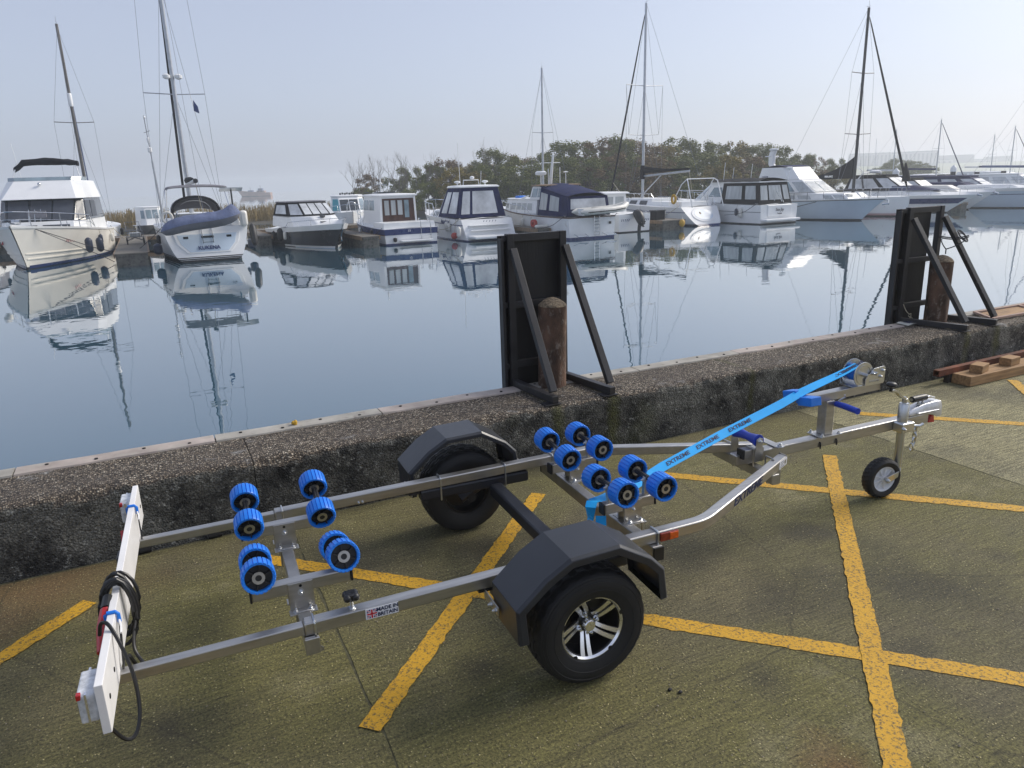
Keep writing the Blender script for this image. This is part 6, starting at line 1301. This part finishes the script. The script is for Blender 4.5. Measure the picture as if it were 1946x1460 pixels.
FB = [(53, 34, -90, 8.5, 2.8, CANN, 'white boat with navy cover, near the right edge beyond the cruisers', 0, None), (60.5, 35, -88, 8, 2.8, GEL, 'yacht with tall silver mast at the right picture edge', 8.5, CANB),
      (60, 42, -90, 8, 2.8, CANN, 'motor boat with navy cover between the dark piles', 0, None), (66, 46, -92, 8, 2.7, GEL, 'slim white yacht far off among the piles', 6.6, CANN), (69, 52, -90, 7.5, 2.7, GEL, 'white motor boat left of the dark piles', 0, None),
      (74, 50, -88, 8, 2.7, CANK, 'far motor boat with black canopy beside the red boat', 0, None), (76, 58, -90, 8, 2.8, GEL, 'distant white yacht with bare silver mast before the city', 6.6, None), (88, 52, -90, 8, 2.8, GEL, 'farthest white motor boat before the hazy shore', 0, None), (84, 50, -90, 8, 2.8, GEL, 'yacht with thin mast right of the white capped pile', 6.4, CANN), (84, 64, -86, 8, 2.8, REDP, 'small far boat with red cabin', 0, None), (97, 60, -90, 9, 2.8, GEL, 'hazy white yacht in the farthest row', 6.2, None)]
for a in FB: far_boat(*a)
# ---- piles
def pile(x, y, z, cap, label):
    t = thing('mooring_pile', label, 'pile', (x*K, y*K, ZW), group='dark piles along the far pontoons'); t.scale = (K,)*3
    MB().cyl((0, 0, -.6), (0, 0, z), .20, .19, 12).build('pile_shaft', POLEK, t)
    if cap: MB().lathe([(.22, z-.02), (.22, z+.26), (.20, z+.30), (.02, z+.50)], (0, 0, 0), (0, 0, 1), 12).build('pile_cap', GEL, t)
for a in ((51.5, 38.5, 2.0, True, 'dark pile with pointed white cap right of the navy banded cruiser'), (57.5, 38, 2.1, True, 'dark pile with pointed white cap standing alone among far boats'), (60.5, 38, 2.0, False, 'dark uncapped pile right of the white capped pile'), (64.0, 38, 2.0, False, 'second dark uncapped pile right of the white capped pile'), (67.5, 38, 2.0, False, 'dark uncapped pile near the navy covered boat'), (71.0, 37, 2.0, False, 'rightmost dark uncapped pile')): pile(*a)
# ---- pontoons
def pontoon(x0, y0, x1, y1, label, fl=.62):
    t = thing('pontoon', label, 'pontoon', (x0*K, y0*K, ZW)); t.scale = (K,)*3
    w, l = x1-x0, y1-y0
    along_y = l > w; n = int((l if along_y else w)/.16)
    for i in range(n):
        a = i*(l if along_y else w)/n; e = (i+.93)*(l if along_y else w)/n
        pl = MB().span((0, a, .41), (w, e, .45)) if along_y else MB().span((a, 0, .41), (e, l, .45))
        if i < 60: pl.build('plank', PONT, t, smooth=0)
        else:
            if i == 60: rest = MB()
            rest.add(pl.v, pl.f)
    if n > 60: tag(rest.build('plank_run', PONT, t, smooth=0), kind='stuff')
    for s_ in (0, 1):
        (MB().span((-.03+s_*(w+.0), 0, .30), (.0+s_*(w+.03)+0, l, .46)) if along_y else MB().span((0, -.03+s_*l, .30), (w, s_*(l+.03), .46))).build('edge_beam', TEAK, t, smooth=0)
    m_ = int((l if along_y else w)/2.4)+1
    for i in range(m_):
        a = i*(l if along_y else w)/m_; e = a+1.5
        (MB().span((.03, a, -.3), (w-.03, min(e, l), .405)) if along_y else MB().span((a, .05, -.3), (min(e, w), l-.05, .405))).build('float', FLOAT, t, smooth=0, bevel=.03)
    return t
pontoon(-1.08, 28.3, -.02, 38.6, 'finger pontoon between the left motor cruiser and the yacht with grey bimini')
pontoon(4.35, 34.0, 4.95, 38.6, 'finger pontoon left of the graphite sports cruiser'); pontoon(7.72, 29.3, 8.45, 38.6, 'short finger pontoon between graphite cruiser and navy banded pilothouse boat')
pontoon(14.75, 27.5, 15.35, 38.6, 'finger pontoon left of the old cabin cruiser'); pontoon(21.3, 27.6, 22.6, 38.6, 'finger pontoon right of the speedboat'); pontoon(33.6, 27.5, 34.1, 38.6, 'finger pontoon beside the racing yacht'); pontoon(41.6, 26.8, 42.2, 38.6, 'finger pontoon right of the navy banded cruiser')
pontoon(-14, 38.65, 52, 40.4, 'long walkway pontoon behind the row of boats')
# luggage trolley on the finger pontoon
t = thing('luggage_trolley', 'grey wire luggage trolley standing on the left finger pontoon', 'trolley', (-.42*K, 33.2*K, ZW+.45*K), .1); t.scale = (K,)*3
for y in (-.30, .30):
    for z in (.30, .42, .54): MB().tube([(-.28, y, z), (.28, y, z)], .010, 5).build('cage_wire', WIRE, t)
for x in (-.28, -.14, 0, .14, .28): MB().tube([(x, -.30, .56), (x, -.30, .26), (x, .30, .26), (x, .30, .56)], .009, 5).build('cage_wire', WIRE, t)
for x in (-.30, .30): MB().lathe([(.10, -.02), (.14, -.02), (.14, .02), (.10, .02)], (x, .05, .14), (1, 0, 0), 14, close=True).build('wheel', RUBBER, t)
MB().tube([(-.26, .3, .5), (-.26, .55, .85), (.26, .55, .85), (.26, .3, .5)], .014, 6).build('handle', WIRE, t); MB().span((-.20, -.2, .30), (.2, .2, .46)).build('contents', CURT, t, bevel=.03); MB().tube([(0, .1, .26), (-.30, .05, .14)], .02, 5).tube([(0, .1, .26), (.30, .05, .14)], .02, 5).build('trolley_axle', WIRE, t)
# bits on the middle finger pontoon
t = boat('dock_box', 'small dark dock box on the pontoon right of the speedboat', 'box', 21.7, 28.5, 10); MB().span((-.3, -.2, .452), (.3, .2, .86)).build('box_body', CANK, t, bevel=.02); MB().span((-.33, -.23, .862), (.33, .23, .90)).build('box_lid', POLEK, t, smooth=0)
t = boat('mooring_buoy', 'yellow buoy hanging at the pontoon end right of the speedboat', 'buoy', 22.35, 27.5, 0); MB().ball((0, 0, .30), (.14, .14, .18), 12, 9).build('float_ball', ORANGE, t); MB().cyl((0, 0, .46), (0, 0, .56), .04, n=8).build('buoy_eye', FENDW, t)
t = boat('red_hose_reel', 'red hose reel on the pontoon beside the old cabin cruiser', 'hose reel', 15.05, 28.4, 0); MB().lathe([(.06, -.06), (.17, -.06), (.17, .06), (.06, .06)], (0, 0, .63), (1, .2, 0), 16, close=True).build('reel', FENDR, t)
t = boat('rolled_fender', 'long white rolled fender lying on the pontoon by the old cruiser', 'fender', 15.05, 27.75, 0); MB().tube([(-.30, 0, .53), (-.25, 0, .53), (.28, .0, .53), (.32, 0, .53)], [.03, .075, .075, .03], 10).build('fender_roll', FENDW, t)
# ================================================================== BANK, REEDS, TREES
def mud_mat():
    m, nt, B, N, L = _nodes('wet_mud_bank'); co = _coord(N, L); a = _noise(N, L, co, .5, 6)
    c = _mix(N, L, a, (.035, .032, .026), (.105, .095, .070)); L.new(c, B.inputs['Base Color']); B.inputs['Roughness'].default_value = .6
    _bump(N, L, B, _noise(N, L, co, 3, 6), .6, .1); return m
b = MB(); rows = []
for i in range(64):
    x = -16+118*i/63; y0 = 68.5+2*noise.noise((x*.12, 1, 1)) - max(0, x-20)*.24; r = []
    if x > 78: y0 += (x-78)*.9
    for k in range(12):
        q = k/11; w_ = 17 if x > 14 else 12+max(0, x)*.3; hgt = .55*sin(pi*min(1, q*1.02))**.6 if q < 1 else 0
        r.append((x, y0+w_*q, ZW-.25+(hgt+.35*noise.noise((x*.4, q*4, 2)))*(1 if -14 < x < 88 else .1)*(1.6 if x > 16 else 1.)))
    rows.append(r)
tag(b.loft(rows, closed=False).build('mud_bank', mud_mat(), smooth=60), kind='structure')
def leaf_mat(name, a, b_):
    m, nt, B, N, L = _nodes(name); MATS[name] = m
    gi = N.new('ShaderNodeObjectInfo'); co = _coord(N, L); g = N.new('ShaderNodeNewGeometry')
    mm = N.new('ShaderNodeMath'); mm.operation = 'ADD'; L.new(_noise(N, L, co, .8, 3), mm.inputs[0])
    ri = N.new('ShaderNodeMath'); ri.operation = 'MULTIPLY_ADD'; ri.inputs[1].default_value = .5; ri.inputs[2].default_value = -.25; L.new(g.outputs['Random Per Island'], ri.inputs[0]); L.new(ri.outputs[0], mm.inputs[1])
    c = _mix(N, L, mm.outputs[0], a, b_); L.new(c, B.inputs['Base Color']); B.inputs['Roughness'].default_value = .65
    B.inputs['Specular IOR Level'].default_value = .25; return m
LG = leaf_mat('dark_olive_leaves', (.048, .066, .016), (.23, .24, .050))
LO = leaf_mat('yellowing_leaves', (.09, .08, .016), (.36, .27, .05))
LB = leaf_mat('brown_autumn_leaves', (.075, .052, .022), (.26, .17, .07))
REED = leaf_mat('dry_reeds', (.15, .11, .04), (.34, .25, .10))
rg = random.Random(11)
b = MB()
for i in range(11000):
    x = rg.uniform(-15, 24); u = rg.random(); y = 70.2+u*7+2*noise.noise((x*.12, 1, 1))-max(0, x-20)*.24; hh = rg.uniform(.55, 1.25)*(1+.45*noise.noise((x*.5, y*.3, 5))); dx, dy = rg.gauss(0, .16), rg.gauss(0, .1); w_ = rg.uniform(.012, .03); z0 = ZW+.12+.25*sin(pi*min(1, u))
    a = rg.uniform(0, pi); c, s_ = cos(a)*w_, sin(a)*w_
    b.add([(x-c, y-s_, z0), (x+c, y+s_, z0), (x+dx+c*.6, y+dy+s_*.6, z0+hh), (x+dx-c*.6, y+dy-s_*.6, z0+hh)], [(0, 1, 2, 3)])
tag(b.build('reeds', REED, smooth=0), 'dry straw coloured reeds along the far mud bank', 'reeds', kind='stuff')
def limb(b, p, d, l, r, depth, rg, tips, spread=.55):
    n = 3; pts = [V(p)]; q = V(p); dd = V(d)
    for i in range(n): dd = (dd+V((rg.gauss(0, .13), rg.gauss(0, .13), .05))).normalized(); q = q+dd*l/n; pts.append(q)
    b.tube(pts, [r, r*.85, r*.72, r*.6], 5 if depth > 1 else 4)
    if depth == 0: tips.append(q); return
    for k in range(rg.choice((2, 3, 3))):
        nd = (dd+V((rg.gauss(0, spread), rg.gauss(0, spread), rg.uniform(-.1, .45)))).normalized(); limb(b, pts[rg.choice((2, 3, 3))], nd, l*rg.uniform(.55, .8), r*.58, depth-1, rg, tips, spread)
def make_tree(seed, dens):
    """unit-height tree: trunk with limbs, crown of leaf-sized faces gathered in clumps"""
    rg = random.Random(seed); b = MB(); tips = []
    for k in range(rg.choice((2, 3))): limb(b, (rg.uniform(-.05, .05), rg.uniform(-.05, .05), -.06), V((rg.gauss(0, .25), rg.gauss(0, .25), 1)), .34, .020, 3, rg, tips)
    c = MB(); cl = []
    for k in range(46):
        a = rg.uniform(0, 2*pi); z = rg.uniform(.03, .93); rad = .40*sqrt(max(.05, 1-((z-.45)/.55)**2))*sqrt(rg.uniform(.15, 1)); cl.append((V((rad*cos(a), rad*sin(a), z)), rg.uniform(.05, .105)))
    for t_ in rg.sample(tips, min(len(tips), 16)): cl.append((t_, rg.uniform(.03, .06)))
    for p, r in cl:
        for i in range(int(dens*(r/.08)**1.5)):
            d = V((rg.gauss(0, 1), rg.gauss(0, 1), rg.gauss(0, .75))).normalized()*r*rg.uniform(.45, 1.12); q = p+d
            if q.z < .0: continue
            s_ = rg.uniform(.009, .020); n_ = (d.normalized()+V((rg.gauss(0, .7), rg.gauss(0, .7), rg.gauss(0, .7)+.3))).normalized(); _, u, v = frame(n_)
            c.add([q-u*s_, q+v*s_*.6, q+u*s_, q-v*s_*.6], [(0, 1, 2, 3)])
    return b, c
protos = []
for s_, dn in ((1, 190), (2, 165), (3, 210), (4, 120), (5, 185), (6, 150)):
    tb_, cr = make_tree(s_, dn); o1 = tb_.build('trunk', BARK, smooth=50); o2 = cr.build('crown', LG, smooth=0); protos.append((o1.data, o2.data)); bpy.data.objects.remove(o1); bpy.data.objects.remove(o2)
TREES = [(22.8, 81.6, 4.33, 'b'), (25.1, 81.6, 3.96, 'g'), (27.4, 81.1, 4.91, 'g'), (28.4, 77.3, 5.23, 'g'), (30.1, 76.7, 5.82, 'b'), (32.0, 77.1, 5.13, 'o'), (34.7, 79.2, 5.43, 'o'), (35.1, 75.5, 6.47, 'g'), (36.9, 75.4, 6.05, 'g'), (40.5, 78.5, 6.06, 'b'), (40.5, 74.2, 6.05, 'g'), (44.8, 77.0, 7.27, 'g'), (46.9, 76.7, 7.39, 'g'), (47.8, 74.6, 7.6, 'b'), (48.2, 71.4, 7.62, 'g'), (51.0, 72.1, 7.46, 'b'), (52.6, 71.3, 6.69, 'b'), (55.0, 71.6, 6.99, 'o'), (57.6, 71.9, 7.55, 'g'), (60.2, 71.5, 6.94, 'g'), (63.9, 72.4, 6.87, 'g'), (66.0, 71.7, 7.0, 'o'), (67.3, 70.6, 6.3, 'g'), (70.0, 71.1, 6.68, 'g'), (69.5, 67.7, 6.12, 'g'), (73.2, 68.0, 5.49, 'g'), (76.9, 68.7, 4.8, 'b'), (80.7, 69.1, 4.55, 'g'), (19.6, 72.5, 2.82, 'g'), (21.4, 71.9, 2.36, 'o'), (23.1, 69.5, 2.69, 'g'), (25.3, 70.2, 3.27, 'g'), (28.0, 69.6, 4.46, 'o'), (29.5, 68.6, 4.06, 'o'), (31.5, 68.0, 4.63, 'g'), (34.1, 67.2, 4.49, 'g'), (35.8, 65.9, 4.72, 'g'), (38.7, 67.3, 5.23, 'g'), (40.4, 65.4, 5.5, 'g'), (42.7, 64.8, 5.54, 'b'), (45.5, 65.1, 5.49, 'g'), (45.9, 61.6, 5.33, 'b'), (49.0, 61.8, 5.27, 'g'), (53.6, 63.5, 5.65, 'g'), (53.1, 59.3, 5.01, 'o'), (56.2, 59.6, 4.96, 'b'), (60.7, 60.8, 4.58, 'g'), (63.7, 60.7, 4.09, 'g'), (65.9, 59.0, 2.72, 'o'), (67.8, 57.7, 2.99, 'o')]
ORDN = 'first second third fourth fifth sixth seventh eighth ninth tenth eleventh twelfth thirteenth fourteenth fifteenth sixteenth seventeenth eighteenth nineteenth twentieth twenty-first twenty-second twenty-third twenty-fourth twenty-fifth twenty-sixth twenty-seventh twenty-eighth'.split()
TREES = sorted(TREES[:28], key=lambda q: q[0]/q[1])+sorted(TREES[28:], key=lambda q: q[0]/q[1])
KIND = {'g': ('dark green', LG), 'o': ('yellowing olive', LO), 'b': ('brown leaved', LB)}
for i, (x, y, hh, kd) in enumerate(TREES):
    row = i < 28; nm, lm = KIND[kd]
    ref = ('tall' if hh > 6.4 else 'middling' if hh > 4.4 else 'low')
    t = thing('bank_tree' if row else 'bank_bush', f'{ref} {nm} {"tree in the back row" if row else "bush in the front row"} of the far bank, {ORDN[i if row else i-28]} from the left', 'tree' if row else 'bush', (x, y, ZW+.2), rg.uniform(0, 6.28), 'trees in the back row of the far bank' if row else 'bushes in the front row of the far bank')
    hs = hh-.2; wsc = hs*(1.0 if row else 1.35)*rg.uniform(.9, 1.15); t.scale = (max(wsc, 3.6), max(wsc, 3.6), hs)
    tm, cm = protos[rg.randrange(6) if kd != 'b' else rg.choice((3, 5, 1))]
    for nme, me, m_ in (('trunk', tm, None), ('crown', cm, lm)):
        o = bpy.data.objects.new(nme, me); COL.objects.link(o); o.parent = t
        if m_: o.material_slots[0].link = 'OBJECT'; o.material_slots[0].material = m_
BARE = [(19.0, 72.6, 5.8), (20.7, 73.0, 5.0), (21.8, 74, 6.0), (22.9, 72.6, 5.3), (24.0, 73.6, 6.2), (25.6, 72.6, 5.4), (33.7, 74.6, 7.5), (29.4, 73.6, 6.3)]
WHERE = ['leftmost bare pale tree on the far bank', 'short bare tree second from the left on the far bank', 'bare tree third from the left on the far bank', 'bare tree fourth from the left on the far bank', 'tall bare forked tree fifth from the left on the far bank', 'bare tree sixth from the left, before the green trees', 'tallest thin bare tree rising above the green crowns', 'bare tree between the sixth and the tallest bare one']
for (x, y, hh), lab in zip(BARE, WHERE):
    t = thing('bare_tree', lab, 'tree', (x, y, ZW+.1), 0, 'bare trees on the far bank'); b = MB(); r2 = random.Random(int(x*10)); tips = []
    for k in range(2): limb(b, (r2.uniform(-.1, .1), 0, -.2), V((r2.gauss(0, .22), r2.gauss(0, .22), 1)), hh*.36, .055, 4, r2, tips, .42)
    mz = max(v[2] for v in b.v); b.v = [(v[0], v[1], v[2]*hh/mz if v[2] > 0 else v[2]) for v in b.v]
    b.build('branches', TWIG, t, smooth=50)

# ================================================================== FAR SHIP, CITY, SHORE
t = thing('fishing_vessel', 'hazy orange wooden ship anchored far out on the water', 'ship', (49.3, 378, ZW), radians(152)); t.scale = (.95,)*3
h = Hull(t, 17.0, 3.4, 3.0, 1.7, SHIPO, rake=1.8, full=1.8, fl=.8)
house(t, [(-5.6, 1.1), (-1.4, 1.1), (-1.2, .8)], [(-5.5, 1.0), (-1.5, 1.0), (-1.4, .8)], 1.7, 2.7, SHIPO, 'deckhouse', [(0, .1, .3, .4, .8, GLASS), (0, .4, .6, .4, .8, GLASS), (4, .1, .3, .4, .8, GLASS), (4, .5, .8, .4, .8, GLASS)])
house(t, [(-4.4, .9), (-2.2, .9), (-2.0, .6)], [(-4.3, .85), (-2.3, .85), (-2.1, .6)], 2.7, 3.8, CANB, 'bridge', [(0, .1, .45, .4, .85, GLASS), (0, .55, .9, .4, .85, GLASS), (4, .1, .9, .4, .85, GLASS)])
house(t, [(.6, .9), (3.0, .8), (3.2, .5)], [(.6, .85), (2.9, .75), (3.1, .5)], 2.0, 3.0, CANB, 'forward_house')
for x, z in ((-3.2, 5.4), (2.0, 4.4)): MB().cyl((x, 0, 2), (x, 0, z), .08, n=6).build('ship_mast', POLEB, t)
def block(label, x, y, w, d, hgt, m, fins=0, rz=0):
    t = thing('city_building', label, 'building', (x, y, ZW), rz, 'hazy buildings on the far shore')
    MB().span((-w/2, -d/2, 0), (w/2, d/2, hgt)).build('wall', m, t, smooth=0); MB().span((-w/2+.6, -d/2+.6, hgt+.01), (w/2-.6, d/2-.6, hgt+.9)).build('parapet', HOUSED, t, smooth=0)
    for k in range(fins):
        x0 = -w/2+w*(k+.5)/fins; MB().span((x0-w/fins*.24, -d/2-.25, 1.5), (x0+w/fins*.24, -d/2-.02, hgt-1.2)).build('window_bay', HOUSED, t, smooth=0)  # grey in place of dark glass, distance haze put into the bays' colour
CITY = [(640, 485, 74, 30, 17.5, 22, 'wide hazy city block with upright window bays, tallest on the shore'), (724, 505, 40, 20, 10.5, 8, 'low hazy building right of the wide city block'), (770, 510, 34, 24, 14.5, 7, 'stepped hazy building, second right of the wide city block'), (815, 520, 46, 20, 10.0, 8, 'long low hazy building near the right end of the shore'), (862, 520, 26, 20, 12.5, 5, 'small hazy building at the right end of the shore'), (590, 500, 36, 20, 9.0, 6, 'low hazy building left of the wide city block')]
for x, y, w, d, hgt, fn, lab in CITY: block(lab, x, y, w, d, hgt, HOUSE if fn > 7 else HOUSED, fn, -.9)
b = MB(); rows = []
for i in range(60):
    x = 380+560*i/59; rows.append([(x, 430+k*18-(x-560)*.02, ZW-.4+(7.5+2.5*noise.noise((x*.012, 2, 3))+1.2*noise.noise((x*.07, k, 3)))*sin(pi*k/7)**.7) for k in range(8)])
tag(b.loft(rows, closed=False).build('far_hills', LG, smooth=60), kind='structure')
FT = [(137, 103, 4.6, 'low rounded far tree under the hazy city block'), (143, 106, 5.4, 'tallest far tree under the hazy city block'), (149, 107, 5.0, 'far tree right of the tallest, under the hazy city block'), (155, 108, 3.8, 'small far tree at the right end, under the hazy city block'), (131, 101, 3.6, 'small far tree at the left end, under the hazy city block')]
for x, y, hh, lab in FT:
    t = thing('far_tree', lab, 'tree', (x, y, ZW), x, 'trees of the far spit'); t.scale = (hh*1.7, hh*1.7, hh)
    for nme, me in zip(('trunk', 'crown'), protos[int(x) % 3]): o = bpy.data.objects.new(nme, me); COL.objects.link(o); o.parent = t
# ================================================================== HAZE
hz = bpy.data.materials.new('harbour_haze'); hz.use_nodes = True; N = hz.node_tree.nodes; L = hz.node_tree.links
N.remove(N['Principled BSDF']); pv = N.new('ShaderNodeVolumePrincipled'); pv.inputs['Color'].default_value = (.95, .98, 1., 1); pv.inputs['Density'].default_value = .0013; pv.inputs['Anisotropy'].default_value = .35
L.new(pv.outputs[0], N['Material Output'].inputs['Volume'])
tag(MB().span((-720, -75, -4), (960, 1130, 18.5)).build('haze', hz, smooth=0), kind='stuff')
